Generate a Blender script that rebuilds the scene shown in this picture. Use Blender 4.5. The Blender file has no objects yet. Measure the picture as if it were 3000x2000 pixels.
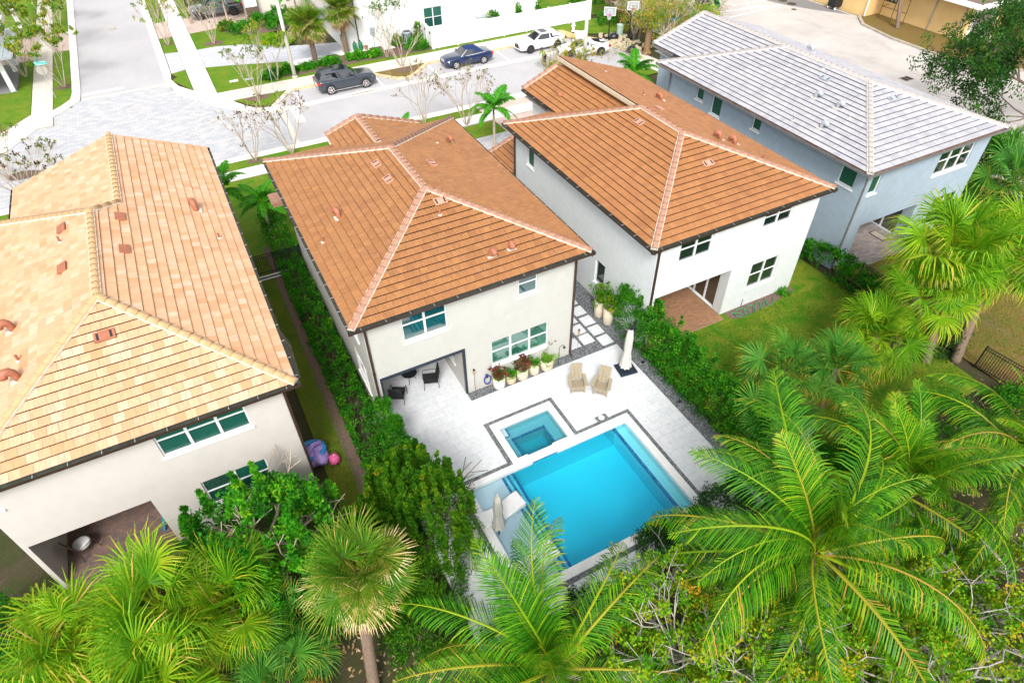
import bpy, bmesh, math, random
import numpy as np
from mathutils import Vector, Matrix, Quaternion
random.seed(7); np.random.seed(7)
R = math.radians
S = bpy.context.scene
C = S.collection

# ------------------------------------------------------------------ camera
cam_d = bpy.data.cameras.new('camera'); cam = bpy.data.objects.new('camera', cam_d); C.objects.link(cam)
cam_d.sensor_width = 36; cam_d.lens = 22.589; cam_d.clip_start = .3; cam_d.clip_end = 900
YAW, PITCH, ROLL, CAMH = R(27.025378), R(43.396274), R(-0.895819), 21.4496
_f = Vector((math.sin(YAW)*math.cos(PITCH), math.cos(YAW)*math.cos(PITCH), -math.sin(PITCH)))
_r = Vector((math.cos(YAW), -math.sin(YAW), 0)); _u = _r.cross(_f)
_r2 = _r*math.cos(ROLL) + _u*math.sin(ROLL); _u2 = -_r*math.sin(ROLL) + _u*math.cos(ROLL)
cam.matrix_world = Matrix(((_r2.x, _u2.x, -_f.x, 0), (_r2.y, _u2.y, -_f.y, 0), (_r2.z, _u2.z, -_f.z, CAMH), (0, 0, 0, 1)))
S.camera = cam

# ------------------------------------------------------------------ world, sun, exposure
SUN_EL, SUN_AZ = R(46), R(208)          # azimuth from +Y clockwise: behind the camera, to its left
W = bpy.data.worlds.new('World'); S.world = W; W.use_nodes = True
wn = W.node_tree.nodes; wl = W.node_tree.links; wn.clear()
wo = wn.new('ShaderNodeOutputWorld'); bg = wn.new('ShaderNodeBackground'); sk = wn.new('ShaderNodeTexSky'); hs = wn.new('ShaderNodeHueSaturation')
sk.sky_type = 'NISHITA'; sk.sun_disc = False; sk.sun_elevation = SUN_EL; sk.sun_rotation = SUN_AZ
sk.air_density = 1.0; sk.dust_density = 3.0; sk.ozone_density = 1.0
hs.inputs['Saturation'].default_value = 0.12          # thin overcast: the blue of a clear sky is mostly gone
wl.new(sk.outputs[0], hs.inputs['Color']); wl.new(hs.outputs[0], bg.inputs['Color']); wl.new(bg.outputs[0], wo.inputs['Surface'])
bg.inputs['Strength'].default_value = 0.15
sun_d = bpy.data.lights.new('sun', 'SUN'); sun_d.energy = 1.5; sun_d.angle = R(15); sun_d.color = (1, .965, .91)
sun = bpy.data.objects.new('sun', sun_d); C.objects.link(sun)
_sd = Vector((math.sin(SUN_AZ)*math.cos(SUN_EL), math.cos(SUN_AZ)*math.cos(SUN_EL), math.sin(SUN_EL)))
sun.rotation_euler = _sd.to_track_quat('Z', 'Y').to_euler(); sun.location = (0, 0, 60)
vs = S.view_settings; vs.view_transform = 'Standard'; vs.look = 'None'; vs.gamma = 1; vs.exposure = 0.95; vs.use_curve_mapping = False
S.cycles.max_bounces = 7; S.cycles.transparent_max_bounces = 12; S.cycles.diffuse_bounces = 3; S.cycles.glossy_bounces = 3
S.cycles.use_denoising = True

# ------------------------------------------------------------------ helpers: objects
_org = {}
def _link(o, parent, world, loc):
    C.objects.link(o)
    po = Vector((0, 0, 0))
    if parent is not None:
        o.parent = parent; po = _org[parent.name]
    o.location = (Vector(loc) - po) if world else Vector(loc)
    _org[o.name] = po + o.location
    return o
def tag(o, label=None, cat=None, group=None, kind=None):
    if label: o['label'] = label
    if cat: o['category'] = cat
    if group: o['group'] = group
    if kind: o['kind'] = kind
    return o
def thing(name, label, cat, loc=(0, 0, 0), rz=0, group=None):
    o = bpy.data.objects.new(name, None); o.empty_display_size = .2
    _link(o, None, False, loc); o.rotation_euler = (0, 0, rz)
    return tag(o, label, cat, group)
def link_copy(src, parent, loc=None, rot=None, scale=None):
    c = src.copy(); C.objects.link(c); c.parent = parent
    if loc is not None: c.location = loc
    if rot is not None: c.rotation_euler = rot
    if scale is not None: c.scale = scale
    return c
def copy_tree(root, loc, rz, label=None, group=None, scale=None):
    r = root.copy(); C.objects.link(r); r.location = loc; r.rotation_euler = (0, 0, rz)
    if scale: r.scale = (scale,)*3
    if label: r['label'] = label
    if group: r['group'] = group
    for ch in list(root.children):
        c = ch.copy(); C.objects.link(c); c.parent = r
        for g in list(ch.children):
            d = g.copy(); C.objects.link(d); d.parent = c
    return r

class MB:
    def __init__(s): s.v = []; s.f = []; s.m = []; s.mi = 0
    def quad(s, a, b, c, d): n = len(s.v); s.v += [a, b, c, d]; s.f.append((n, n+1, n+2, n+3)); s.m.append(s.mi); return s
    def poly(s, pts): n = len(s.v); s.v += list(pts); s.f.append(tuple(range(n, n+len(pts)))); s.m.append(s.mi); return s
    def box(s, x0, y0, z0, x1, y1, z1):
        n = len(s.v); s.v += [(x0, y0, z0), (x1, y0, z0), (x1, y1, z0), (x0, y1, z0), (x0, y0, z1), (x1, y0, z1), (x1, y1, z1), (x0, y1, z1)]
        for f in ((0, 3, 2, 1), (4, 5, 6, 7), (0, 1, 5, 4), (1, 2, 6, 5), (2, 3, 7, 6), (3, 0, 4, 7)):
            s.f.append(tuple(n+i for i in f)); s.m.append(s.mi)
        return s
    def obox(s, c, ax, ay, az):
        c, ax, ay, az = map(Vector, (c, ax, ay, az)); n = len(s.v)
        for k in ((-1, -1, -1), (1, -1, -1), (1, 1, -1), (-1, 1, -1), (-1, -1, 1), (1, -1, 1), (1, 1, 1), (-1, 1, 1)):
            s.v.append(tuple(c + ax*k[0] + ay*k[1] + az*k[2]))
        for f in ((0, 3, 2, 1), (4, 5, 6, 7), (0, 1, 5, 4), (1, 2, 6, 5), (2, 3, 7, 6), (3, 0, 4, 7)):
            s.f.append(tuple(n+i for i in f)); s.m.append(s.mi)
        return s
    def bar(s, a, b, w, h, up=(0, 0, 1)):
        a, b = Vector(a), Vector(b); d = b-a; t = d.normalized(); u = Vector(up)
        if abs(t.dot(u)) > .98: u = Vector((1, 0, 0))
        sd = t.cross(u).normalized(); u = sd.cross(t)
        return s.obox((a+b)/2, d/2, sd*w/2, u*h/2)
    def tube(s, pts, rad, n=6, cap=True):
        P = [Vector(p) for p in pts]; rad = rad if hasattr(rad, '__len__') else [rad]*len(P)
        b = len(s.v); pu = None
        for i, p in enumerate(P):
            t = (P[min(i+1, len(P)-1)] - P[max(i-1, 0)]).normalized()
            if pu is None:
                pu = Vector((0, 0, 1)) if abs(t.z) < .9 else Vector((1, 0, 0))
            sd = t.cross(pu).normalized(); pu = sd.cross(t).normalized()
            for k in range(n):
                a = 2*math.pi*k/n; s.v.append(tuple(p + (sd*math.cos(a) + pu*math.sin(a))*rad[i]))
        for i in range(len(P)-1):
            for k in range(n):
                k2 = (k+1) % n
                s.f.append((b+i*n+k, b+i*n+k2, b+(i+1)*n+k2, b+(i+1)*n+k)); s.m.append(s.mi)
        if cap:
            s.f.append(tuple(b+k for k in range(n))[::-1]); s.m.append(s.mi)
            e = b+(len(P)-1)*n; s.f.append(tuple(e+k for k in range(n))); s.m.append(s.mi)
        return s
    def lathe(s, prof, c=(0, 0, 0), n=16, cap_top=False, cap_bot=True):
        b = len(s.v)
        for r, z in prof:
            for k in range(n):
                a = 2*math.pi*k/n; s.v.append((c[0]+r*math.cos(a), c[1]+r*math.sin(a), c[2]+z))
        for i in range(len(prof)-1):
            for k in range(n):
                k2 = (k+1) % n
                s.f.append((b+i*n+k, b+i*n+k2, b+(i+1)*n+k2, b+(i+1)*n+k)); s.m.append(s.mi)
        if cap_bot: s.f.append(tuple(b+k for k in range(n))[::-1]); s.m.append(s.mi)
        if cap_top:
            e = b+(len(prof)-1)*n; s.f.append(tuple(e+k for k in range(n))); s.m.append(s.mi)
        return s
    def prism(s, poly, z0, z1):
        n = len(poly); b = len(s.v)
        a = sum(poly[i][0]*poly[(i+1) % n][1]-poly[(i+1) % n][0]*poly[i][1] for i in range(n))
        if a < 0: poly = poly[::-1]
        s.v += [(p[0], p[1], z0) for p in poly] + [(p[0], p[1], z1) for p in poly]
        s.f.append(tuple(range(b+n, b+2*n))); s.m.append(s.mi)
        s.f.append(tuple(range(b, b+n))[::-1]); s.m.append(s.mi)
        for i in range(n):
            j = (i+1) % n; s.f.append((b+i, b+j, b+n+j, b+n+i)); s.m.append(s.mi)
        return s
    def mesh(s, name, smooth=False):
        me = bpy.data.meshes.new(name); me.from_pydata([tuple(p) for p in s.v], [], s.f)
        if any(s.m): me.polygons.foreach_set('material_index', s.m)
        if smooth: me.polygons.foreach_set('use_smooth', [True]*len(s.f))
        me.update(); return me
    def obj(s, name, mats, parent=None, world=True, loc=None, smooth=False, bevel=0):
        me = s.mesh(name, smooth)
        for m in (mats if isinstance(mats, (list, tuple)) else [mats]): me.materials.append(m)
        o = bpy.data.objects.new(name, me)
        _link(o, parent, world and loc is None, loc or (0, 0, 0))
        if bevel:
            b = o.modifiers.new('bevel', 'BEVEL'); b.width = bevel; b.segments = 2; b.limit_method = 'ANGLE'
        return o
def meshobj(name, me, parent=None, loc=(0, 0, 0), rot=None, world=False):
    o = bpy.data.objects.new(name, me); _link(o, parent, world, loc)
    if rot is not None: o.rotation_euler = rot
    return o
def npmesh(name, V, F, mat, tint=None, smooth=False):
    V = np.asarray(V, np.float32); F = np.asarray(F, np.int32); k = F.shape[1]
    me = bpy.data.meshes.new(name)
    me.vertices.add(len(V)); me.vertices.foreach_set('co', V.ravel())
    me.loops.add(F.size); me.loops.foreach_set('vertex_index', F.ravel())
    me.polygons.add(len(F)); me.polygons.foreach_set('loop_start', np.arange(0, F.size, k, dtype=np.int32))
    if smooth: me.polygons.foreach_set('use_smooth', np.ones(len(F), bool))
    me.update(calc_edges=True); me.materials.append(mat)
    if tint is not None:
        a = me.attributes.new('tint', 'FLOAT', 'FACE'); a.data.foreach_set('value', np.asarray(tint, np.float32))
    return me

# ------------------------------------------------------------------ helpers: materials
def nt(name):
    m = bpy.data.materials.new(name); m.use_nodes = True; t = m.node_tree; t.nodes.clear()
    o = t.nodes.new('ShaderNodeOutputMaterial'); p = t.nodes.new('ShaderNodeBsdfPrincipled'); t.links.new(p.outputs[0], o.inputs[0])
    return m, t, p, o
def noise(t, vec, scale, detail=4, rough=.55, dist=0):
    n = t.nodes.new('ShaderNodeTexNoise'); n.inputs['Scale'].default_value = scale; n.inputs['Detail'].default_value = detail
    n.inputs['Roughness'].default_value = rough; n.inputs['Distortion'].default_value = dist
    if vec is not None: t.links.new(vec, n.inputs['Vector'])
    return n.outputs['Fac']
def ramp(t, fac, stops):
    r = t.nodes.new('ShaderNodeValToRGB'); e = r.color_ramp.elements
    while len(e) < len(stops): e.new(.5)
    for i, (p, c) in enumerate(stops): e[i].position = p; e[i].color = (*c, 1) if len(c) == 3 else c
    t.links.new(fac, r.inputs[0]); return r.outputs[0]
def mixc(t, fac, a, b, mode='MIX'):
    m = t.nodes.new('ShaderNodeMix'); m.data_type = 'RGBA'; m.blend_type = mode
    for sock, v in ((m.inputs[0], fac), (m.inputs[6], a), (m.inputs[7], b)):
        if hasattr(v, 'links') or isinstance(v, bpy.types.NodeSocket): t.links.new(v, sock)
        elif isinstance(v, (int, float)): sock.default_value = v
        else: sock.default_value = (*v, 1)
    return m.outputs[2]
def math_(t, op, a, b=None):
    m = t.nodes.new('ShaderNodeMath'); m.operation = op
    for i, v in enumerate((a, b)):
        if v is None: continue
        if isinstance(v, bpy.types.NodeSocket): t.links.new(v, m.inputs[i])
        else: m.inputs[i].default_value = v
    return m.outputs[0]
def coords(t, kind='pos', stretch=None):
    if kind == 'pos': v = t.nodes.new('ShaderNodeNewGeometry').outputs['Position']
    else: v = t.nodes.new('ShaderNodeTexCoord').outputs['Object']
    if stretch:
        m = t.nodes.new('ShaderNodeMapping'); m.inputs['Scale'].default_value = stretch; t.links.new(v, m.inputs[0]); v = m.outputs[0]
    return v
def bump(t, p, h, strength, dist=.02):
    b = t.nodes.new('ShaderNodeBump'); b.inputs['Strength'].default_value = strength; b.inputs['Distance'].default_value = dist
    t.links.new(h, b.inputs['Height']); t.links.new(b.outputs[0], p.inputs['Normal'])
def hexc(h):
    h = h.lstrip('#'); c = [int(h[i:i+2], 16)/255 for i in (0, 2, 4)]
    return tuple(x/12.92 if x <= .04045 else ((x+.055)/1.055)**2.4 for x in c)
def simple(name, col, rough=.5, metal=0, spec=.5, var=.12, scale=6, bmp=0, bscale=40, kind='obj', col2=None, dirt=0, coat=0):
    m, t, p, o = nt(name); v = coords(t, kind)
    n = noise(t, v, scale, 5)
    c2 = col2 or tuple(x*(1-var) for x in col); c1 = col if col2 else tuple(min(1, x*(1+var)) for x in col)
    cc = ramp(t, n, [(.3, c2), (.7, c1)])
    if dirt:
        d = noise(t, v, scale*.23, 6, .7); cc = mixc(t, ramp(t, d, [(.45, (0, 0, 0)), (.8, (dirt,)*3)]), cc, tuple(x*.45 for x in col))
    t.links.new(cc, p.inputs['Base Color'])
    p.inputs['Roughness'].default_value = rough; p.inputs['Metallic'].default_value = metal; p.inputs['Specular IOR Level'].default_value = spec
    if coat: p.inputs['Coat Weight'].default_value = coat; p.inputs['Coat Roughness'].default_value = .05
    if bmp: bump(t, p, noise(t, v, bscale, 3), bmp, .01)
    return m
def leafmat(name, stops, rough=.5, trans=.35, objrand=.0, spec=.15):
    """leaf colour from the face attribute 'tint' (how yellow or old a leaf is); leaves let light through"""
    m, t, p, o = nt(name)
    a = t.nodes.new('ShaderNodeAttribute'); a.attribute_name = 'tint'; f = a.outputs['Fac']
    if objrand:
        oi = t.nodes.new('ShaderNodeObjectInfo'); f = math_(t, 'ADD', f, math_(t, 'MULTIPLY', math_(t, 'SUBTRACT', oi.outputs['Random'], .5), objrand))
    c = ramp(t, f, stops); t.links.new(c, p.inputs['Base Color'])
    p.inputs['Roughness'].default_value = rough; p.inputs['Specular IOR Level'].default_value = spec
    if trans:
        tr = t.nodes.new('ShaderNodeBsdfTranslucent'); t.links.new(mixc(t, 1, c, (1.0, 1.0, .55), 'MULTIPLY'), tr.inputs[0])
        mx = t.nodes.new('ShaderNodeMixShader'); mx.inputs[0].default_value = trans
        t.links.new(p.outputs[0], mx.inputs[1]); t.links.new(tr.outputs[0], mx.inputs[2]); t.links.new(mx.outputs[0], o.inputs[0])
    return m
def tilemat(name, stops, streak, amount, rough=.6, spec=.35):
    """roof tile: colour per tile, streaks of the glaze running down the slope"""
    m, t, p, o = nt(name)
    a = t.nodes.new('ShaderNodeAttribute'); a.attribute_name = 'rnd'; oi = t.nodes.new('ShaderNodeObjectInfo')
    f = math_(t, 'FRACT', math_(t, 'ADD', a.outputs['Fac'], oi.outputs['Random']))
    c = ramp(t, f, stops)
    g = t.nodes.new('ShaderNodeNewGeometry').outputs['Position']
    big = noise(t, g, .55, 4, .6)
    uv = t.nodes.new('ShaderNodeAttribute'); uv.attribute_name = 'tuv'
    mp = t.nodes.new('ShaderNodeMapping'); mp.inputs['Scale'].default_value = (1, .12, 1); t.links.new(uv.outputs['Vector'], mp.inputs[0])
    off = t.nodes.new('ShaderNodeCombineXYZ'); t.links.new(math_(t, 'MULTIPLY', oi.outputs['Random'], 97.), off.inputs[0]); t.links.new(math_(t, 'MULTIPLY', oi.outputs['Random'], 53.), off.inputs[1])
    t.links.new(off.outputs[0], mp.inputs['Location'])
    st = noise(t, mp.outputs[0], 22, 4, .65)
    c = mixc(t, ramp(t, st, [(.42, (0, 0, 0)), (.68, (amount,)*3)]), c, streak)
    c = mixc(t, ramp(t, big, [(.35, (0, 0, 0)), (.75, (.35,)*3)]), c, stops[-1][1])
    t.links.new(c, p.inputs['Base Color']); p.inputs['Roughness'].default_value = rough; p.inputs['Specular IOR Level'].default_value = spec
    bump(t, p, noise(t, g, 60, 3), .25, .004)
    return m

M = {}
M['stucco_cream'] = simple('stucco_cream', (.535, .525, .488), .9, spec=.2, var=.03, scale=3, bmp=.25, bscale=90, kind='pos', dirt=.08)
M['stucco_tan'] = simple('stucco_tan', (0.572, 0.530, 0.499), .9, spec=.2, var=.03, scale=3, bmp=.25, bscale=90, kind='pos', dirt=.06)
M['stucco_white'] = simple('stucco_white', (0.668, 0.694, 0.696), .9, spec=.2, var=.04, scale=3, bmp=.25, bscale=90, kind='pos', dirt=.1)
M['stucco_blue'] = simple('stucco_blue', (0.347, 0.424, 0.499), .9, spec=.2, var=.06, scale=3, bmp=.3, bscale=90, kind='pos', dirt=.12)
M['wall_white'] = simple('wall_white', (.80, .80, .79), .9, spec=.2, var=.03, scale=2, kind='pos', dirt=.08)
M['wall_beige'] = simple('wall_beige', (.70, .64, .56), .9, spec=.2, var=.04, scale=2, kind='pos')
M['trim_white'] = simple('trim_white', (.80, .80, .80), .4, var=.03)
M['trim_cream'] = simple('trim_cream', (.55, .47, .34), .6, var=.08)
M['soffit'] = simple('soffit', (.55, .53, .5), .8, var=.05)
M['gutter_brown'] = simple('gutter_brown', (.075, .045, .035), .35, metal=.3, var=.2)
M['gutter_in'] = simple('gutter_in', (.12, .14, .12), .3, metal=.5, var=.25, dirt=.5)
M['gutter_gray'] = simple('gutter_gray', (.24, .24, .25), .4, metal=.3, var=.15)
M['gutter_rust'] = simple('gutter_rust', (.26, .23, .21), .5, var=.3, col2=(.25, .09, .03), scale=3)
M['bracket'] = simple('bracket', (.7, .72, .72), .3, metal=.6, var=.05)
M['black_metal'] = simple('black_metal', (.012, .014, .018), .35, var=.2)
M['navy_trim'] = simple('navy_trim', (.018, .028, .045), .4, var=.2)
M['dark'] = simple('dark', (.015, .015, .017), .7, var=.3)
M['vent_red'] = simple('vent_red', (.36, .13, .07), .6, var=.2)
M['vent_pink'] = simple('vent_pink', (.50, .26, .18), .6, var=.2)
M['vent_gray'] = simple('vent_gray', (.42, .46, .50), .4, metal=.3, var=.15)
M['mortar'] = simple('mortar', (.62, .55, .47), .9, var=.15)
M['mortar_gray'] = simple('mortar_gray', (.62, .6, .58), .9, var=.15)
def glass(name, col, rough=.04, spec=1.0):
    m, t, p, o = nt(name); v = coords(t, 'pos')
    c = ramp(t, noise(t, v, .8, 2), [(.35, tuple(x*.6 for x in col)), (.7, col)])
    t.links.new(c, p.inputs['Base Color']); p.inputs['Roughness'].default_value = rough; p.inputs['Specular IOR Level'].default_value = spec; p.inputs['IOR'].default_value = 2.0
    return m
M['glass_teal'] = glass('glass_teal', (.010, .085, .085))
M['glass_green'] = glass('glass_green', (.008, .10, .06))
M['glass_dark'] = glass('glass_dark', (.010, .030, .024))
M['glass_bright'] = glass('glass_bright', (.02, .19, .13))
M['blind_green'] = simple('blind_green', (.012, .105, .075), .25, spec=.8, var=.1)
M['blind_dark'] = simple('blind_dark', (.008, .06, .05), .2, spec=.8, var=.1)
M['screen_green'] = simple('screen_green', (.006, .085, .045), .45, spec=.5, var=.08)
M['tile_tan'] = tilemat('tile_tan', [(0, (0.624, 0.339, 0.177)), (.3, (0.720, 0.438, 0.261)), (.55, (0.564, 0.296, 0.137)), (.8, (0.744, 0.505, 0.353)), (1, (0.660, 0.372, 0.204))], (0.360, 0.230, 0.159), .7)
M['tile_rust'] = tilemat('tile_rust', [(0, (0.362, 0.151, 0.053)), (.35, (0.425, 0.188, 0.066)), (.65, (0.325, 0.134, 0.048)), (1, (0.400, 0.182, 0.071))], (0.163, 0.085, 0.041), .8)
M['tile_orange'] = tilemat('tile_orange', [(0, (0.375, 0.155, 0.052)), (.35, (0.431, 0.190, 0.065)), (.65, (0.331, 0.132, 0.046)), (1, (0.408, 0.178, 0.067))], (0.188, 0.092, 0.048), .7)
M['tile_gray'] = tilemat('tile_gray', [(0, (0.447, 0.442, 0.471)), (.35, (0.525, 0.519, 0.548)), (.65, (0.380, 0.376, 0.417)), (1, (0.503, 0.486, 0.493))], (0.224, 0.221, 0.252), .8)
M['cap_tan'] = simple('cap_tan', (.52, .34, .17), .7, var=.15, col2=(.44, .28, .14), scale=9)
M['cap_rust'] = simple('cap_rust', (.42, .23, .155), .7, var=.2, col2=(.28, .14, .09), scale=9)
M['cap_gray'] = simple('cap_gray', (.42, .37, .34), .7, var=.2, col2=(.34, .32, .32), scale=9)

def asphalt(name, col, crack=.5, big=.25):
    m, t, p, o = nt(name); v = coords(t, 'pos')
    c = ramp(t, noise(t, v, .25, 7, .65), [(.3, tuple(x*(1-big) for x in col)), (.7, tuple(x*(1+big*.7) for x in col))])
    st = noise(t, coords(t, 'pos', (.6, .16, 1)), .9, 6, .7, .4)
    c = mixc(t, ramp(t, st, [(.52, (0, 0, 0)), (.72, (crack,)*3)]), c, tuple(x*.55 for x in col))
    c = mixc(t, .25, c, ramp(t, noise(t, v, 45, 2), [(.3, (0, 0, 0)), (.7, tuple(min(1, x*1.6) for x in col))]))
    t.links.new(c, p.inputs['Base Color']); p.inputs['Roughness'].default_value = .85; p.inputs['Specular IOR Level'].default_value = .3
    bump(t, p, noise(t, v, 60, 2), .2, .005); return m
M['asphalt'] = asphalt('asphalt', (0.461, 0.448, 0.461), .18, .10)
M['asphalt_lot'] = asphalt('asphalt_lot', (.52, .475, .445), .75, .22)
M['asphalt_pale'] = asphalt('asphalt_pale', (.50, .47, .44), .3, .15)
M['asphalt_dark'] = asphalt('asphalt_dark', (.22, .215, .215), .4, .15)
M['concrete'] = simple('concrete', (.62, .58, .50), .85, spec=.25, var=.10, scale=1.3, bmp=.1, kind='pos', dirt=.2)
M['concrete_white'] = simple('concrete_white', (.74, .72, .68), .85, spec=.25, var=.06, scale=1.3, bmp=.1, kind='pos', dirt=.14)
M['kerb_tan'] = simple('kerb_tan', (.62, .48, .28), .85, var=.2, scale=2, kind='pos', dirt=.3)
M['kerb_gray'] = simple('kerb_gray', (.40, .35, .28), .85, var=.2, scale=2, kind='pos', dirt=.5)
M['rust_stain'] = simple('rust_stain', (.60, .36, .10), .85, var=.25, scale=1.5, kind='pos', col2=(.62, .50, .30))
M['paint_white'] = simple('paint_white', (.80, .80, .79), .7, var=.05, scale=8, kind='pos', dirt=.15)
def paver(name, cols, scale, sz=(1, .5), groutc=(.2, .19, .18), bmp=.5):
    m, t, p, o = nt(name); v = coords(t, 'pos')
    b = t.nodes.new('ShaderNodeTexBrick'); b.inputs['Scale'].default_value = scale; b.inputs['Mortar Size'].default_value = .012; b.inputs['Brick Width'].default_value = sz[0]; b.inputs['Row Height'].default_value = sz[1]
    b.inputs['Color1'].default_value = (0, 0, 0, 1); b.inputs['Color2'].default_value = (1, 1, 1, 1); b.inputs['Mortar'].default_value = (.5, .5, .5, 1); b.inputs['Bias'].default_value = 0
    t.links.new(v, b.inputs['Vector'])
    c = ramp(t, b.outputs['Color'], [(0, cols[0]), (.4, cols[1]), (.75, cols[2]), (1, cols[0])])
    c = mixc(t, ramp(t, noise(t, v, .5, 7, .7), [(.35, (0, 0, 0)), (.7, (.7,)*3)]), c, cols[3])
    c = mixc(t, b.outputs['Fac'], c, groutc)
    t.links.new(c, p.inputs['Base Color']); p.inputs['Roughness'].default_value = .85
    return m
M['paver_gray'] = paver('paver_gray', [(0.448, 0.437, 0.437), (0.543, 0.519, 0.507), (0.366, 0.378, 0.413), (0.413, 0.437, 0.484)], 2.2)
M['paver_pink'] = paver('paver_pink', [(.56, .42, .36), (.62, .48, .42), (.50, .37, .32), (.58, .46, .40)], 2.5)
M['paver_blue'] = paver('paver_blue', [(0.462, 0.473, 0.517), (0.550, 0.550, 0.583), (0.396, 0.407, 0.462), (0.506, 0.517, 0.572)], 2.5)
def brickm(name, stops):
    m, t, p, o = nt(name); a = t.nodes.new('ShaderNodeAttribute'); a.attribute_name = 'rnd'; oi = t.nodes.new('ShaderNodeObjectInfo')
    f = math_(t, 'FRACT', math_(t, 'ADD', a.outputs['Fac'], oi.outputs['Random'])); c = ramp(t, f, stops)
    v = coords(t, 'pos'); c = mixc(t, ramp(t, noise(t, v, 5, 6, .7), [(.4, (0, 0, 0)), (.8, (.5,)*3)]), c, tuple(x*.6 for x in stops[0][1]))
    t.links.new(c, p.inputs['Base Color']); p.inputs['Roughness'].default_value = .8; bump(t, p, noise(t, v, 50, 3), .2, .004); return m
M['brick_brown'] = brickm('brick_brown', [(0, (.17, .105, .085)), (.4, (.22, .135, .105)), (.7, (.13, .10, .10)), (1, (.19, .125, .105))])
M['brick_warm'] = brickm('brick_warm', [(0, (.30, .155, .080)), (.4, (.35, .185, .095)), (.7, (.25, .135, .080)), (1, (.31, .165, .09))])
M['brick_gray'] = brickm('brick_gray', [(0, (.30, .25, .23)), (.4, (.38, .33, .30)), (.7, (.24, .21, .20)), (1, (.33, .29, .27))])
M['deck_stone'] = brickm('deck_stone', [(0, (0.638, 0.651, 0.679)), (.4, (0.680, 0.684, 0.705)), (.7, (0.613, 0.634, 0.662)), (1, (0.664, 0.668, 0.688))])
M['coping'] = simple('coping', (0.736, 0.736, 0.727), .7, var=.04, kind='pos', scale=3, dirt=.06)
M['pool_plaster'] = simple('pool_plaster', (.46, .76, .80), .6, var=.05, kind='pos', scale=20)
M['spa_plaster'] = simple('spa_plaster', (.24, .44, .50), .6, var=.05, kind='pos', scale=20)
M['ledge_plaster'] = simple('ledge_plaster', (.70, .66, .72), .6, var=.04, kind='pos', scale=20)
def mosaic():
    m, t, p, o = nt('mosaic_blue'); v = coords(t, 'pos'); vo = t.nodes.new('ShaderNodeTexVoronoi'); vo.inputs['Scale'].default_value = 22
    t.links.new(v, vo.inputs['Vector']); c = ramp(t, vo.outputs['Color'], [(0, (.01, .05, .16)), (.5, (.03, .16, .36)), (1, (.10, .35, .55))])
    t.links.new(c, p.inputs['Base Color']); p.inputs['Roughness'].default_value = .2; return m
M['mosaic_blue'] = mosaic()
def gravelm(name, a, b, c_):
    m, t, p, o = nt(name); v = coords(t, 'pos'); vo = t.nodes.new('ShaderNodeTexVoronoi'); vo.inputs['Scale'].default_value = 26; t.links.new(v, vo.inputs['Vector'])
    c = ramp(t, vo.outputs['Color'], [(.1, a), (.5, b), (.9, c_)]); t.links.new(c, p.inputs['Base Color']); p.inputs['Roughness'].default_value = .8
    bump(t, p, vo.outputs['Distance'], .8, .02); return m
M['gravel_dark'] = gravelm('gravel_dark', (.05, .055, .06), (.12, .13, .14), (.26, .27, .28))
M['gravel_tan'] = gravelm('gravel_tan', (.20, .17, .14), (.34, .29, .25), (.5, .44, .38))
def pebm(name, stops):
    m, t, p, o = nt(name); a = t.nodes.new('ShaderNodeAttribute'); a.attribute_name = 'tint'
    t.links.new(ramp(t, a.outputs['Fac'], stops), p.inputs['Base Color']); p.inputs['Roughness'].default_value = .7; return m
M['pebble_dark'] = pebm('pebble_dark', [(0, (.04, .045, .05)), (.6, (.13, .14, .15)), (1, (.40, .41, .42))])
M['pebble_tan'] = pebm('pebble_tan', [(0, (.12, .10, .09)), (.6, (.32, .27, .24)), (1, (.6, .55, .5))])
def lawnm(name, g1, g2, dry, amt, soil=None):
    m, t, p, o = nt(name); v = coords(t, 'pos')
    c = ramp(t, noise(t, v, 9, 6, .75), [(.32, g1), (.62, g2)])
    d = noise(t, v, .9, 7, .72, .5); c = mixc(t, ramp(t, d, [(.5-amt*.35, (0, 0, 0)), (.72-amt*.3, (.85,)*3)]), c, dry)
    if soil: c = mixc(t, ramp(t, noise(t, v, .45, 6, .7), [(.56, (0, 0, 0)), (.66, (.8,)*3)]), c, soil)
    t.links.new(c, p.inputs['Base Color']); p.inputs['Roughness'].default_value = .9; p.inputs['Specular IOR Level'].default_value = .15
    bump(t, p, noise(t, v, 30, 4, .7), .9, .05); return m
M['lawn'] = lawnm('lawn', (0.032, 0.137, 0.006), (0.084, 0.247, 0.012), (0.179, 0.221, 0.018), .40)
M['lawn_side'] = lawnm('lawn_side', (0.032, 0.112, 0.006), (0.081, 0.195, 0.012), (0.172, 0.173, 0.022), .65)
M['lawn_back'] = lawnm('lawn_back', (0.025, 0.120, 0.004), (0.063, 0.217, 0.007), (0.218, 0.225, 0.020), .38)
M['lawn_dry'] = lawnm('lawn_dry', (.075, .105, .012), (.14, .165, .020), (.21, .125, .045), .72, (.20, .14, .07))
M['soil'] = lawnm('soil', (.055, .040, .026), (.10, .075, .05), (.045, .06, .015), .4)
M['mulch'] = simple('mulch', (.20, .13, .095), .95, var=.3, col2=(.10, .065, .05), scale=14, kind='pos', bmp=.6)
M['grass_blade'] = leafmat('grass_blade', [(0, (0.024, 0.128, 0.006)), (.5, (0.066, 0.225, 0.014)), (.8, (0.168, 0.255, 0.020)), (1, (0.288, 0.255, 0.050))], .7, .2)
M['bark'] = simple('bark', (.17, .13, .10), .9, var=.3, scale=12, bmp=.6)
M['bark_palm'] = simple('bark_palm', (.24, .17, .12), .9, var=.35, scale=16, bmp=.8, col2=(.13, .09, .065))
M['bark_pale'] = simple('bark_pale', (.46, .37, .29), .85, var=.25, scale=10)
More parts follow.
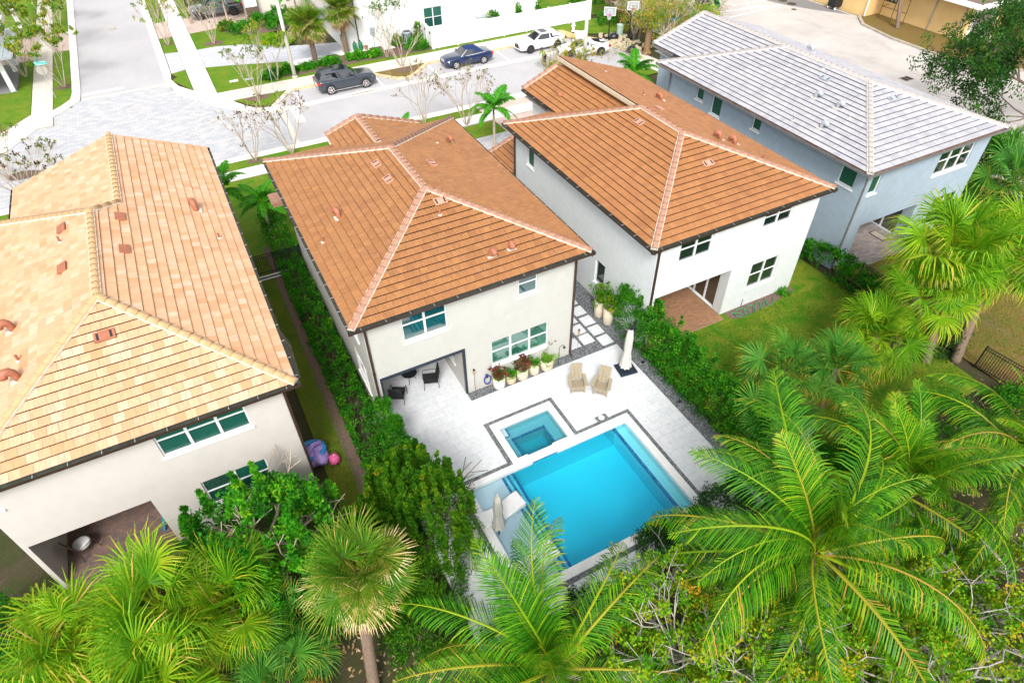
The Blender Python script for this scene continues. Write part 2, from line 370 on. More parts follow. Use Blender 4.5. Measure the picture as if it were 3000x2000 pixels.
M['bark_gray'] = simple('bark_gray', (.40, .36, .33), .85, var=.25, scale=10)
M['bark_orange'] = simple('bark_orange', (.30, .17, .07), .9, var=.4, scale=9, bmp=.8, col2=(.14, .09, .05))
# foliage: young / normal / yellowing
M['leaf_hedge'] = leafmat('leaf_hedge', [(0, (0.013, 0.107, 0.005)), (.45, (0.036, 0.215, 0.009)), (.8, (0.090, 0.345, 0.011)), (1, (0.248, 0.431, 0.018))])
M['leaf_olive'] = leafmat('leaf_olive', [(0, (0.024, 0.128, 0.005)), (.45, (0.067, 0.225, 0.009)), (.8, (0.180, 0.345, 0.011)), (1, (0.360, 0.285, 0.018))])
M['leaf_bright'] = leafmat('leaf_bright', [(0, (0.017, 0.138, 0.007)), (.45, (0.041, 0.263, 0.011)), (.8, (0.096, 0.400, 0.013)), (1, (0.240, 0.500, 0.018))])
M['leaf_dark'] = leafmat('leaf_dark', [(0, (0.010, 0.056, 0.009)), (.5, (0.022, 0.100, 0.013)), (1, (0.072, 0.200, 0.016))])
M['leaf_yellow'] = leafmat('leaf_yellow', [(0, (0.039, 0.205, 0.007)), (.4, (0.138, 0.366, 0.009)), (.75, (0.372, 0.468, 0.013)), (1, (0.605, 0.293, 0.016))])
M['leaf_autumn'] = leafmat('leaf_autumn', [(0, (.03, .15, .015)), (.35, (.12, .22, .02)), (.6, (.28, .22, .02)), (.85, (.13, .065, .035)), (1, (.08, .03, .03))])
M['leaf_red'] = leafmat('leaf_red', [(0, (.05, .12, .015)), (.35, (.10, .06, .02)), (.7, (.16, .03, .03)), (1, (.26, .08, .05))])
M['leaf_lime'] = leafmat('leaf_lime', [(0, (.06, .22, .01)), (.5, (.14, .36, .02)), (1, (.28, .5, .03))])
M['leaf_scrub'] = leafmat('leaf_scrub', [(0, (0.061, 0.223, 0.016)), (.35, (0.216, 0.342, 0.020)), (.7, (0.459, 0.356, 0.054)), (1, (0.432, 0.208, 0.068))])
M['frond_coco'] = leafmat('frond_coco', [(0, (.012, .085, .004)), (.32, (.040, .20, .006)), (.62, (.14, .37, .009)), (.88, (.40, .46, .018)), (1, (.48, .31, .06))], .42, .36, .30, .22)
M['frond_fan'] = leafmat('frond_fan', [(0, (0.028, 0.136, 0.007)), (.4, (0.089, 0.283, 0.009)), (.7, (0.240, 0.444, 0.012)), (.88, (0.481, 0.468, 0.025)), (1, (0.683, 0.468, 0.136))], .45, .4, .3)
M['frond_sabal'] = leafmat('frond_sabal', [(0, (0.018, 0.109, 0.009)), (.42, (0.066, 0.207, 0.011)), (.68, (0.198, 0.287, 0.017)), (.84, (0.462, 0.356, 0.095)), (1, (0.770, 0.598, 0.342))], .45, .3, .25)
M['frond_silver'] = leafmat('frond_silver', [(0, (0.024, 0.125, 0.016)), (.45, (0.066, 0.250, 0.027)), (.72, (0.168, 0.350, 0.036)), (.9, (0.480, 0.350, 0.045)), (1, (0.600, 0.325, 0.063))], .45, .35, .25)
M['frond_dead'] = leafmat('frond_dead', [(0, (.30, .17, .07)), (.5, (.46, .30, .16)), (1, (.62, .46, .32))], .8, .2, .2)
CAMV = Vector((0, 0, CAMH))
# ------------------------------------------------------------------ flat pieces laid side by side
def with_rnd(me, val=None):
    a = me.attributes.new('rnd', 'FLOAT', 'FACE')
    if val is not None: a.data.foreach_set('value', np.asarray(val, np.float32))
    return me
def lay_pieces(parent, name, mat, rects, tw, th, z, thick=.03, bond=.5, gap=.006, limit=300, along='x', org=(0, 0)):
    """stones, slabs or bricks in running bond over disjoint rectangles; the nearest are objects, the rest one mesh"""
    out = []
    for (x0, y0, x1, y1) in rects:
        if along == 'x': U0, U1, V0, V1 = x0, x1, y0, y1; ou, ov = org
        else: U0, U1, V0, V1 = y0, y1, x0, x1; ov, ou = org
        j0 = math.floor((V0-ov)/th)
        for j in range(j0, int((V1-ov)/th)+1):
            off = ou + (j % 2)*bond*tw
            for k in range(math.floor((U0-off)/tw), int((U1-off)/tw)+1):
                a, b = max(U0, off+k*tw), min(U1, off+(k+1)*tw); c, d = max(V0, ov+j*th), min(V1, ov+(j+1)*th)
                if b-a < .02 or d-c < .02: continue
                a += gap/2; b -= gap/2; c += gap/2; d -= gap/2
                out.append((a, c, b, d) if along == 'x' else (c, a, d, b))
    out.sort(key=lambda r: (Vector(((r[0]+r[2])/2, (r[1]+r[3])/2, z))-CAMV).length)
    cache = {}
    for r in out[:limit]:
        key = (round(r[2]-r[0], 3), round(r[3]-r[1], 3))
        if key not in cache:
            w, h = key; me = MB().box(-w/2, -h/2, -thick, w/2, h/2, 0).mesh(name); me.materials.append(mat); cache[key] = with_rnd(me)
        meshobj(name, cache[key], parent, ((r[0]+r[2])/2, (r[1]+r[3])/2, z + random.uniform(-.0015, .0015)), world=True)
    if len(out) > limit:
        mb = MB(); rv = []
        for r in out[limit:]: mb.box(r[0], r[1], z-thick, r[2], r[3], z); rv += [random.random()]*6
        o = mb.obj(name, mat, parent); with_rnd(o.data, rv); o['kind'] = 'stuff'
def sheet(name, poly, z, mat, parent=None, thick=0):
    mb = MB()
    if thick: mb.prism(list(poly), z-thick, z)
    else:
        p = list(poly); n = len(p); a = sum(p[i][0]*p[(i+1) % n][1]-p[(i+1) % n][0]*p[i][1] for i in range(n))
        mb.poly([(q[0], q[1], z) for q in (p if a > 0 else p[::-1])])
    o = mb.obj(name, mat, parent)
    if parent is None: o['kind'] = 'structure'
    return o
def rect(x0, y0, x1, y1): return [(x0, y0), (x1, y0), (x1, y1), (x0, y1)]

# ------------------------------------------------------------------ ground (one sheet to the horizon, with a hole for the pool)
HX0, HX1, HY0, HY1, BIG = 4.62, 12.62, 8.56, 16.02, 600
g = MB()
for r in ((-BIG, -BIG, HX0, BIG), (HX1, -BIG, BIG, BIG), (HX0, -BIG, HX1, HY0), (HX0, HY1, HX1, BIG)): g.poly([(x, y, -.10) for x, y in rect(*r)])
tag(g.obj('ground', M['soil']), kind='structure')

# streets
sheet('street', [(6.3, 45.9), (37.6, 45.4), (39, 49), (39, 52), (37.8, 53.2), (36.5, 53.2), (36.2, 54.8), (34.6, 56.0), (6.3, 56.0)], -.06, M['asphalt'])
sheet('street', rect(-7.5, 62.5, -.85, 200), -.06, M['asphalt'])
sheet('paved_crossing', [(-.9, 62.55), (-7.5, 62.55), (-8.2, 61.6), (-9.3, 60.4), (-11, 57.6), (-12.9, 54.5), (-16, 50), (-24, 45.7), (6.35, 45.9), (6.2, 53), (5.8, 52.6), (4.36, 53.3), (3.64, 53.9), (2.8, 55.2), (1.86, 56.35), (.86, 58.0), (-.36, 60.06), (-.7, 61.8)], -.052, M['paver_gray'])
sheet('street', [(-90, 42), (-24, 45.6), (-16, 50), (-14.4, 52.2), (-30, 60), (-90, 60)], -.058, M['asphalt'])
sheet('concrete_ribbon', rect(-7.45, 62.45, -.95, 62.85), -.046, M['concrete'])
sheet('concrete_ribbon', [(6.2, 46.1), (6.5, 46.1), (6.8, 52.8), (6.45, 52.8)], -.046, M['concrete'])
sheet('white_line', rect(-7.4, 63.45, -4.17, 64.0), -.048, M['paint_white'])
sheet('white_line', [(7.2, 49.6), (7.8, 49.6), (7.88, 52.45), (7.28, 52.45)], -.048, M['paint_white'])
sheet('gutter_strip', rect(5.9, 52.42, 34.5, 53.1), -.05, M['concrete_white'])
sheet('oil_stain', [(11.3, 52.55), (14.6, 52.62), (14.7, 52.9), (12.6, 52.86)], -.0465, M['kerb_gray'])
for x in (8.36, 15.35, 20.35, 27.28): sheet('white_line', rect(x-.09, 53.12, x+.09, 55.75), -.048, M['paint_white'])
for x, y, r in ((-4.07, 80.8, .42), (29.3, 49.34, .42), (60.85, 36.0, .3), (61.4, 52.8, .5), (61.4, 54.1, .45), (60.2, 51.3, .25)):
    tag(MB().lathe([(r, 0), (r, .012), (r*.86, .012), (r*.84, .006)], (x, y, -.056), 20, cap_top=True).obj('manhole_cover', M['kerb_gray'] if x < 0 else M['black_metal']), 'round iron manhole cover set in the ' + ('side road north of the stop bar' if x < 0 else {29.3: 'street beside the hi-vis worker', 60.85: 'car park near the curved kerb, small', 61.4: ('lot, larger of the close dark pair' if r > .46 else 'lot, farther of the close dark pair'), 60.2: 'lot, smallest of three together'}[x]), 'manhole cover', 'manhole covers in the road surfaces')
# kerbs
def strip(name, a, b, z0, z1, mat):
    mb = MB(); n = len(a)
    for i in range(n-1):
        p, q, r_, s_ = a[i], a[i+1], b[i+1], b[i]
        mb.quad((*p, z1), (*q, z1), (*r_, z1), (*s_, z1)); mb.quad((*p, z0), (*q, z0), (*q, z1), (*p, z1)); mb.quad((*s_, z1), (*r_, z1), (*r_, z0), (*s_, z0))
    mb.quad((*a[0], z0), (*a[0], z1), (*b[0], z1), (*b[0], z0)); mb.quad((*a[-1], z1), (*a[-1], z0), (*b[-1], z0), (*b[-1], z1))
    o = mb.obj(name, mat); o['kind'] = 'structure'; return o
strip('kerb', [(-.88, 200), (-.9, 64), (-.9, 62.6), (-.62, 61.76), (-.36, 60.06), (.86, 58.04), (1.86, 56.35), (2.79, 55.19), (3.64, 53.94), (4.36, 53.31), (5.89, 52.6), (6.9, 52.9)],
      [(-.22, 200), (-.26, 65), (-.40, 63.4), (-.22, 62.5), (.02, 61.5), (1.2, 59.5), (2.5, 57.7), (3.55, 56.0), (4.3, 54.6), (4.9, 53.9), (5.8, 53.5), (6.6, 53.5)], -.1, .03, M['concrete_white'])
strip('kerb', [(-7.45, 200), (-7.45, 64.5), (-7.55, 62.5), (-8.2, 61.5), (-9.3, 60.3), (-11, 57.5), (-12.9, 54.5), (-15.8, 50.2)][::-1], [(-8.08, 200), (-8.1, 64.4), (-8.25, 63.0), (-8.9, 62.0), (-9.75, 61.0), (-11.6, 58), (-13.5, 54.9), (-16.3, 50.6)][::-1], -.1, .03, M['concrete_white'])
strip('kerb', [(6.05, 53.6), (8.1, 56.35)], [(6.3, 53.35), (8.42, 55.98)], -.1, .06, M['concrete'])
strip('kerb', [(15.5, 56.1), (17.0, 54.2), (18.0, 54.02), (18.75, 54.62), (20.35, 56.2)], [(15.2, 55.95), (16.9, 53.92), (18.1, 53.72), (19.0, 54.4), (20.62, 55.95)], -.1, .06, M['kerb_tan'])
for a, b in ((8.3, 15.4), (20.5, 34.2)): strip('kerb', [(a, 56.2), (b, 56.2)], [(a, 55.92), (b, 55.92)], -.1, .05, M['kerb_tan'])
strip('kerb', [(37.4, 46.1), (6.3, 46.1), (-24, 46.1)], [(37.4, 45.4), (6.3, 45.4), (-24, 45.4)], -.1, .03, M['concrete_white'])
strip('kerb', [(64.3, 46.2), (63.7, 45.6), (62.5, 44.2), (61.7, 40.4), (61.6, 36.6), (61.7, 34.4), (62.5, 32.1), (64.5, 29.5), (70, 25)], [(64.1, 46.4), (63.45, 45.8), (62.2, 44.3), (61.4, 40.4), (61.3, 36.6), (61.4, 34.3), (62.2, 31.9), (64.3, 29.2), (69.8, 24.7)], -.1, .09, M['kerb_gray'])
# sidewalks of concrete panels
def walk(rects, tw, th, mat, z=.035, along='x', limit=60, bond=0):
    base = MB()
    for r in rects: base.box(r[0], r[1], -.1, r[2], r[3], z-.012)
    b = base.obj('sidewalk', M['kerb_gray']); b['kind'] = 'structure'
    lay_pieces(b, 'concrete_panel', mat, rects, tw, th, z, .02, bond, .02, limit, along)
walk([(2.66, 56.25, 34.4, 58.35)], 2.3, 5, M['concrete'], .035)
walk([(1.02, 57.6, 2.64, 150)], 5, 1.9, M['concrete_white'])
walk([(-11.05, 58.2, -9.52, 150)], 5, 1.9, M['concrete'])
walk([(-24, 42.75, 22.0, 44.15)], 1.6, 5, M['concrete_white'])
sheet('sidewalk', [(-11.05, 61.2), (-9.52, 61.2), (-9.45, 60.75), (-11.3, 57.75), (-13.15, 54.7), (-16.0, 50.3), (-18, 50.3), (-13.1, 58.5)], .024, M['concrete'])
sheet('sidewalk', [(2.66, 58.35), (1.1, 59.4), (2.5, 57.55), (3.5, 56.0), (3.7, 56.2), (2.66, 57.6)], .032, M['concrete_white'])
sheet('sidewalk', [(34.4, 58.3), (35.6, 57.6), (36.1, 55.7), (37.7, 53.4), (38.4, 53.0), (37.6, 51.9), (36.0, 53.9), (34.6, 55.9), (34.4, 56.25)], .03, M['rust_stain'])
sheet('sidewalk', [(36.8, 48.2), (38.6, 48.7), (39.2, 44.5), (37.2, 44.2)], .03, M['concrete'])
sheet('sidewalk', [(22, 42.75), (26, 42.75), (26, 44.15), (22, 44.15)], .03, M['concrete_white'])
# lawns (turf sheets a little above the soil)
def lawn(poly, mat='lawn', z=.0): return sheet('lawn', poly, z, M[mat])
lawn([(-.2, 64.6), (.98, 62), (1.0, 200), (-.2, 200)]); lawn([(-.36, 63.2), (.98, 59.9), (1.0, 64.8)], z=.004)
lawn([(2.66, 58.37), (34.4, 58.37), (34.9, 58.2), (36.8, 55.8), (39.5, 54.2), (41.5, 55), (41.5, 59.0), (16, 61.6), (9, 62.9), (4.6, 64.4), (2.66, 64.9)])
lawn([(2.66, 70.0), (4.5, 70.05), (6.8, 69.3), (10.4, 66.8), (11.5, 69), (9.2, 72.6), (6.5, 73.4), (5.4, 75.5), (2.66, 75.1)])
lawn(rect(-9.5, 61.3, -8.15, 200)); lawn([(-9.0, 62.2), (-8.2, 63.3), (-8.2, 64), (-9.5, 64), (-9.5, 61.5)], z=.004)
lawn([(-60, 61.5), (-13.1, 58.8), (-11.1, 61.2), (-11.08, 120), (-60, 120)])
lawn([(2.66, 80.4), (3.6, 80.7), (3.6, 130), (2.66, 130)])
lawn([(3.7, 56.15), (4.5, 54.7), (5.9, 53.7), (8.1, 56.2)], z=.01); lawn([(15.5, 56.15), (17.0, 54.2), (18.0, 54.05), (18.7, 54.65), (20.3, 56.2)], 'lawn_dry', z=.01)
lawn(rect(-24, 44.16, 38.5, 45.4)); lawn([(16.5, 30), (27, 34), (27, 42.6), (16, 42.6)], z=-.002); lawn(rect(-24, 33.4, 3.4, 42.7), z=-.003)
lawn(rect(36.3, 60.2, 44.5, 90), z=-.002)
lawn(rect(.2, 10, 1.32, 33.3), 'lawn_side'); sheet('dirt_strip', [(1.05, 9), (1.6, 9), (1.62, 34), (1.25, 34)], .006, M['mulch'])
sheet('dirt_strip', [(.25, 22.6), (.62, 22.7), (.75, 25.2), (.45, 26.8), (.3, 25)], .008, M['gravel_tan'])
lawn([(15.6, 7.6), (27.6, 7.6), (27.6, 19), (15.6, 17.0)], 'lawn_back')
lawn([(28.4, 6.6), (40, 6.6), (40, 17.0), (28.4, 17.0)], 'lawn_dry')
lawn([(64.1, 46.3), (63.75, 45.55), (62.55, 44.15), (61.78, 40.4), (61.68, 36.6), (61.78, 34.5), (62.58, 32.2), (64.6, 29.6), (70, 25.1), (90, 25), (90, 36.6), (66.5, 36.6), (66.5, 46)], 'lawn_dry')
sheet('parking_lot', [(55, -40), (200, -40), (200, 25), (70, 24.8), (64.4, 29.4), (62.4, 32), (61.6, 34.3), (61.5, 36.6), (61.6, 40.4), (62.4, 44.2), (63.6, 45.7), (64.2, 46.3), (64.2, 120), (45, 120), (45, 59), (51, 54), (55, 46)], -.062, M['asphalt_lot'])
sheet('parking_lot', [(43.2, -40), (55, -40), (55, 46), (51, 54), (43.2, 56)], -.064, M['asphalt_lot'])
sheet('gutter_strip', rect(54.3, -40, 55.0, 32.6), -.056, M['asphalt_pale']); sheet('gutter_strip', rect(54.3, 33.4, 55.0, 44), -.056, M['asphalt_pale'])
sheet('concrete_apron', rect(64.5, 46.1, 68, 60), -.03, M['concrete_white'])
for wi, (a, b) in enumerate((((52.6, 52.6), (60.2, 53.0)), ((55.9, 54.5), (60.2, 53.1)), ((54.5, 55.6), (60.1, 55.2)), ((56.0, 53.0), (57.5, 55.4)), ((52.0, 54.6), (58.4, 53.6)))):
    d = Vector((b[0]-a[0], b[1]-a[1])).normalized(); n_ = Vector((-d.y, d.x))*.07
    sheet('white_line', [(a[0]-n_.x, a[1]-n_.y), (b[0]-n_.x, b[1]-n_.y), (b[0]+n_.x, b[1]+n_.y), (a[0]+n_.x, a[1]+n_.y)], -.0575 + .0008*wi, M['paint_white'])
sheet('asphalt_patch', [(62, 50), (63.9, 47), (63.9, 55), (61, 60), (59.5, 57), (60.5, 53)], -.060, M['asphalt_dark'])
# driveways across the street and between the houses
sheet('driveway', [(2.66, 70.0), (4.5, 70.05), (6.8, 69.3), (10.4, 66.75), (15.2, 65.3), (15.2, 62.3), (14.4, 62.25), (9.1, 62.8), (4.6, 64.37), (2.66, 64.85)], -.002, M['paver_blue'])
sheet('driveway', [(-.2, 64.8), (1.0, 65.2), (1.0, 70.2), (-.2, 70.4)], .010, M['paver_blue'])
sheet('driveway', [(2.66, 75.1), (5.4, 75.55), (7.83, 76.25), (8.7, 76.4), (8.7, 81), (3.6, 80.7), (2.66, 80.4)], -.002, M['paver_pink'])
sheet('driveway', [(-.2, 75.0), (1.0, 75.1), (1.0, 80.4), (-.2, 80.2)], .010, M['paver_pink'])
sheet('driveway', rect(-8.1, 76, -11.0, 82), .012, M['paver_pink']); sheet('driveway', rect(-11.05, 74.6, -20, 82), .008, M['paver_pink'])
sheet('driveway', rect(8.5, 32, 12.5, 42.75), .003, M['paver_pink']); sheet('driveway', rect(8.3, 44.15, 12.5, 45.4), .006, M['paver_pink'])
sheet('driveway', rect(20.5, 33, 24.5, 42.75), .003, M['paver_pink']); sheet('driveway', rect(20.3, 44.15, 25, 45.4), .006, M['paver_pink'])
sheet('driveway', rect(17.4, 36.2, 20.5, 40.5), .004, M['paver_gray'])
for pts in ([(9.35, 62.55), (12.7, 62.7), (12.9, 62.3), (12.5, 61.65), (9.95, 61.4)], [(13.5, 63.1), (14.9, 63.0), (14.9, 61.9), (14.2, 61.7)]): sheet('gravel_bed', pts, .012, M['wall_white'])
sheet('mulch_bed', [(6.3, 59.6), (9.2, 58.95), (15, 59.3), (22.2, 58.95), (22.2, 62.3), (15, 61.8), (9.8, 60.7)], .004, M['mulch'])
sheet('mulch_bed', [(5.4, 74.6), (6.6, 72.6), (9.2, 71.7), (13.5, 71.5), (13.5, 77), (8.5, 76.6), (6.2, 76)], .005, M['mulch'])
for x, y, r in ((-8.65, 66.2, .75), (.42, 72.9, .5), (4.4, 71.05, .95), (5.54, 55.8, 1.0), (18.2, 55.5, .9), (-11.4, 50.6, 1.0), (3.0, 44.9, .55)):
    sheet('mulch_ring', [(x+r*(1+.12*math.sin(3*a+x))*math.cos(a), y+r*.62*(1+.1*math.cos(2*a+y))*math.sin(a)) for a in np.linspace(0, 2*math.pi, 22)[:-1]], .018, M['mulch'])

# ------------------------------------------------------------------ pool deck, pool, spa
deck = MB()
DECK = [(2.7, 7.7, 4.45, 17.65), (4.45, 13.95, 6.82, 17.65), (6.82, 16.2, 10.15, 17.65), (10.15, 14.02, 12.77, 17.65), (12.77, 7.7, 14.66, 17.65), (4.45, 7.7, 12.77, 8.38), (3.1, 17.65, 6.95, 21.2)]
for r in DECK: deck.box(r[0], r[1], -.12, r[2], r[3], .006)
deck = tag(deck.obj('pool_deck', M['mortar_gray']), kind='structure')
lay_pieces(deck, 'deck_tile', M['deck_stone'], DECK, .61, .41, .022, .02, .5, .007, 300, 'x', (.1, .2))
gr = MB()
for r in ((4.45, 13.77, 4.63, 13.95), (4.45, 8.38, 4.63, 13.77), (4.63, 13.77, 6.82, 13.95), (6.82, 13.77, 7.0, 16.2), (7.0, 16.02, 10.15, 16.2), (9.97, 13.85, 10.15, 16.02), (10.15, 13.85, 12.77, 14.02), (12.59, 8.38, 12.77, 13.85), (4.63, 8.38, 12.59, 8.56), (11.2, 14.02, 11.75, 14.28)):
    gr.box(r[0], r[1], -.12, r[2], r[3], .012 if r[1] < 14.0 or r[0] < 11 else .0265)
tag(gr.obj('gravel_border', M['gravel_dark']), kind='structure')
gb = MB()
for r in ((6.95, 17.65, 12.42, 18.14), (12.42, 17.65, 15.62, 30.2), (14.66, 7.7, 15.35, 17.65)): gb.box(r[0], r[1], -.12, r[2], r[3], .008)
gb = tag(gb.obj('gravel_bed', M['gravel_dark']), kind='structure')
for (x0, y0) in ((14.01, 17.83), (14.01, 18.63), (14.01, 19.43), (14.01, 20.26), (14.01, 21.1), (13.24, 18.31), (13.24, 19.07), (13.24, 19.87), (13.24, 20.68), (12.47, 18.31), (13.24, 21.5), (14.01, 21.9)):
    meshobj('paving_slab', (lambda me: (me.materials.append(M['deck_stone']), with_rnd(me))[1])(MB().box(-.305, -.32, -.05, .305, .32, 0).mesh('paving_slab')), gb, (x0+.305, y0+.32, .04), world=True)
def pebbles(rects, n, mat, z, s0, s1):
    ar = np.array([(r[2]-r[0])*(r[3]-r[1]) for r in rects]); pick = np.random.choice(len(rects), n, p=ar/ar.sum()); rr = np.array(rects)[pick]
    P = np.stack([np.random.uniform(rr[:, 0], rr[:, 2]), np.random.uniform(rr[:, 1], rr[:, 3]), np.full(n, z)], 1)
    s = np.random.uniform(s0, s1, n); oc = np.array([(1, 0, 0), (0, 1, 0), (-1, 0, 0), (0, -1, 0), (0, 0, .7), (0, 0, -.3)])
    a = np.random.uniform(0, 6.28, n); V = oc[None]*s[:, None, None]*np.random.uniform(.7, 1.3, (n, 1, 3))
    x = V[:, :, 0]*np.cos(a)[:, None]-V[:, :, 1]*np.sin(a)[:, None]; y = V[:, :, 0]*np.sin(a)[:, None]+V[:, :, 1]*np.cos(a)[:, None]
    V = np.stack([x, y, V[:, :, 2]], 2)+P[:, None]
    F = np.array([(0, 1, 4), (1, 2, 4), (2, 3, 4), (3, 0, 4)])[None]+np.arange(n)[:, None, None]*6
    o = meshobj('gravel', npmesh('gravel', V.reshape(-1, 3), F.reshape(-1, 3), mat, np.repeat(np.random.random(n)**1.6, 4))); tag(o, 'loose dark grey gravel between the slabs and round the pool', 'gravel', kind='stuff')
pebbles([(6.95, 17.65, 12.42, 18.14), (12.42, 17.65, 15.62, 26), (14.66, 7.7, 15.5, 17.65)], 9000, M['pebble_dark'], .012, .014, .035)
# basin
PX0, PX1, PY0, PY1 = 4.95, 12.28, 8.9, 13.52; WZ = -.10
basin = MB(); P_, L_, T_ = 0, 1, 2
def wallz(mb, pts, z0, z1, mi):
    mb.mi = mi
    for i in range(len(pts)-1): (x0, y0), (x1, y1) = pts[i], pts[i+1]; mb.quad((x0, y0, z0), (x1, y1, z0), (x1, y1, z1), (x0, y0, z1))
ring = [(PX0, PY0), (PX0, PY1), (PX1, PY1), (PX1, PY0), (PX0, PY0)]
wallz(basin, ring, -1.4, -.19, P_); wallz(basin, ring, -.19, -.02, T_)
basin.mi = P_; basin.poly([(PX0, PY0, -1.4), (PX1, PY0, -1.4), (PX1, PY1, -1.4), (PX0, PY1, -1.4)])
basin.mi = L_; basin.box(PX0+.002, PY0+.002, -1.39, 6.44, PY1-.002, -.27)
basin.mi = P_; basin.box(6.441, PY0+.003, -1.39, 6.74, PY1-.003, -.52); basin.box(6.741, PY0+.003, -1.39, 7.04, PY1-.003, -.78)
basin.box(11.82, PY0+.003, -1.39, PX1-.003, PY1-.003, -.42)
basin.mi = T_
for x, z in ((6.37, -.268), (6.67, -.518), (6.97, -.778)): basin.box(x-.02, PY0+.01, z-.03, x+.085, PY1-.01, z+.004)
basin.box(11.80, PY0+.01, -.5, 11.91, PY1-.01, -.416)
tag(basin.obj('pool_basin', [M['pool_plaster'], M['ledge_plaster'], M['mosaic_blue']]), kind='structure')
SX0, SX1, SY0, SY1 = 7.28, 9.70, 13.92, 15.70
spa = MB(); ring = [(SX0, SY0), (SX0, SY1), (SX1, SY1), (SX1, SY0), (SX0, SY0)]
wallz(spa, ring, -1.1, -.16, P_); wallz(spa, ring, -.16, -.0, T_)
spa.mi = P_; spa.poly([(SX0, SY0, -1.1), (SX1, SY0, -1.1), (SX1, SY1, -1.1), (SX0, SY1, -1.1)])
spa.box(SX0+.003, SY1-.46, -1.09, SX1-.003, SY1-.003, -.44); spa.box(SX1-.45, SY0+.003, -1.09, SX1-.003, SY1-.461, -.44); spa.box(SX0+.003, SY0+.003, -1.09, SX0+.42, SY1-.461, -.44)
spa.mi = L_; spa.box(SX0+.004, SY1-.42, -.439, SX0+.36, SY1-.004, -.2)
spa.mi = T_
spa.box(SX0+.42, SY1-.5, -.5, SX1-.45, SY1-.42, -.434); spa.box(SX1-.49, SY0+.02, -.5, SX1-.41, SY1-.421, -.434); spa.box(SX0+.38, SY0+.02, -.5, SX0+.46, SY1-.421, -.434)
spa.box(SX0+.30, SY1-.43, -.22, SX0+.38, SY1-.01, -.196); spa.box(SX0+.01, SY1-.45, -.22, SX0+.30, SY1-.39, -.197)
tag(spa.obj('spa_basin', [M['spa_plaster'], M['ledge_plaster'], M['mosaic_blue']]), kind='structure')
def watermat(name, dens, colr):
    m, t, p, o = nt(name); t.nodes.remove(p)
    v = coords(t, 'pos'); fr = t.nodes.new('ShaderNodeFresnel'); fr.inputs['IOR'].default_value = 1.33
    tr = t.nodes.new('ShaderNodeBsdfTransparent'); gl = t.nodes.new('ShaderNodeBsdfGlossy'); gl.inputs['Roughness'].default_value = .03
    b = t.nodes.new('ShaderNodeBump'); b.inputs['Strength'].default_value = .45; b.inputs['Distance'].default_value = .03
    t.links.new(noise(t, v, 4.5, 4, .55, .8), b.inputs['Height'])
    t.links.new(b.outputs[0], fr.inputs['Normal']); t.links.new(b.outputs[0], gl.inputs['Normal'])
    mx = t.nodes.new('ShaderNodeMixShader'); t.links.new(fr.outputs[0], mx.inputs[0]); t.links.new(tr.outputs[0], mx.inputs[1]); t.links.new(gl.outputs[0], mx.inputs[2]); t.links.new(mx.outputs[0], o.inputs[0])
    va = t.nodes.new('ShaderNodeVolumeAbsorption'); va.inputs['Color'].default_value = (*colr, 1); va.inputs['Density'].default_value = dens; t.links.new(va.outputs[0], o.inputs['Volume'])
    return m
M['pool_water'] = watermat('pool_water', 1.05, (.0, .895, .985)); M['spa_water'] = watermat('spa_water', 1.0, (.02, .86, .92))
tag(MB().box(PX0+.001, PY0+.001, -1.399, PX1-.001, PY1-.001, WZ).obj('pool_water', M['pool_water']), kind='structure')
tag(MB().box(SX0+.001, SY0+.001, -1.099, SX1-.001, SY1-.001, WZ+.05).obj('spa_water', M['spa_water']), kind='structure')
cop = MB().box(4.64, 8.57, -.3, 12.58, 8.575, .0)
cop = tag(cop.obj('pool_coping', M['coping']), kind='structure')
def coping(x0, y0, x1, y1, z=.045, n=1, ax='x'):
    for i in range(n):
        a, b = i/n, (i+1)/n
        if ax == 'x': r = (x0+(x1-x0)*a+.002, y0, x0+(x1-x0)*b-.002, y1)
        else: r = (x0, y0+(y1-y0)*a+.002, x1, y0+(y1-y0)*b-.002)
        MB().box(r[0], r[1], -.14, r[2], r[3], z).obj('coping_stone', M['coping'], cop)
coping(4.635, 8.9, 4.97, 13.50, n=5, ax='y'); coping(12.26, 8.9, 12.585, 13.5, n=5, ax='y'); coping(4.635, 8.575, 12.585, 8.92, n=8)
coping(4.635, 13.5, 7.0, 13.765, n=3); coping(7.0, 13.5, 7.75, 13.94); coping(8.9, 13.5, 9.965, 13.94); coping(9.965, 13.5, 12.585, 13.845, n=3); coping(7.755, 13.53, 8.895, 13.93, z=-.028, n=2)
coping(7.005, 13.95, 7.30, 15.68, n=2, ax='y'); coping(9.68, 13.95, 9.965, 15.68, n=2, ax='y'); coping(7.005, 15.68, 9.965, 16.015, n=3)
lid = thing('skimmer_lid', 'round white skimmer lid in the gravel notch beside the pool', 'skimmer lid', (11.47, 14.13, .02))
MB().lathe([(.13, 0), (.13, .022), (.115, .026)], (0, 0, 0), 20, cap_top=True).obj('lid', M['trim_white'], lid, world=False)
for sx in (-.075, .075): MB().box(sx-.015, -.012, .026, sx+.015, .012, .032).obj('finger_hole', M['dark'], lid, world=False)
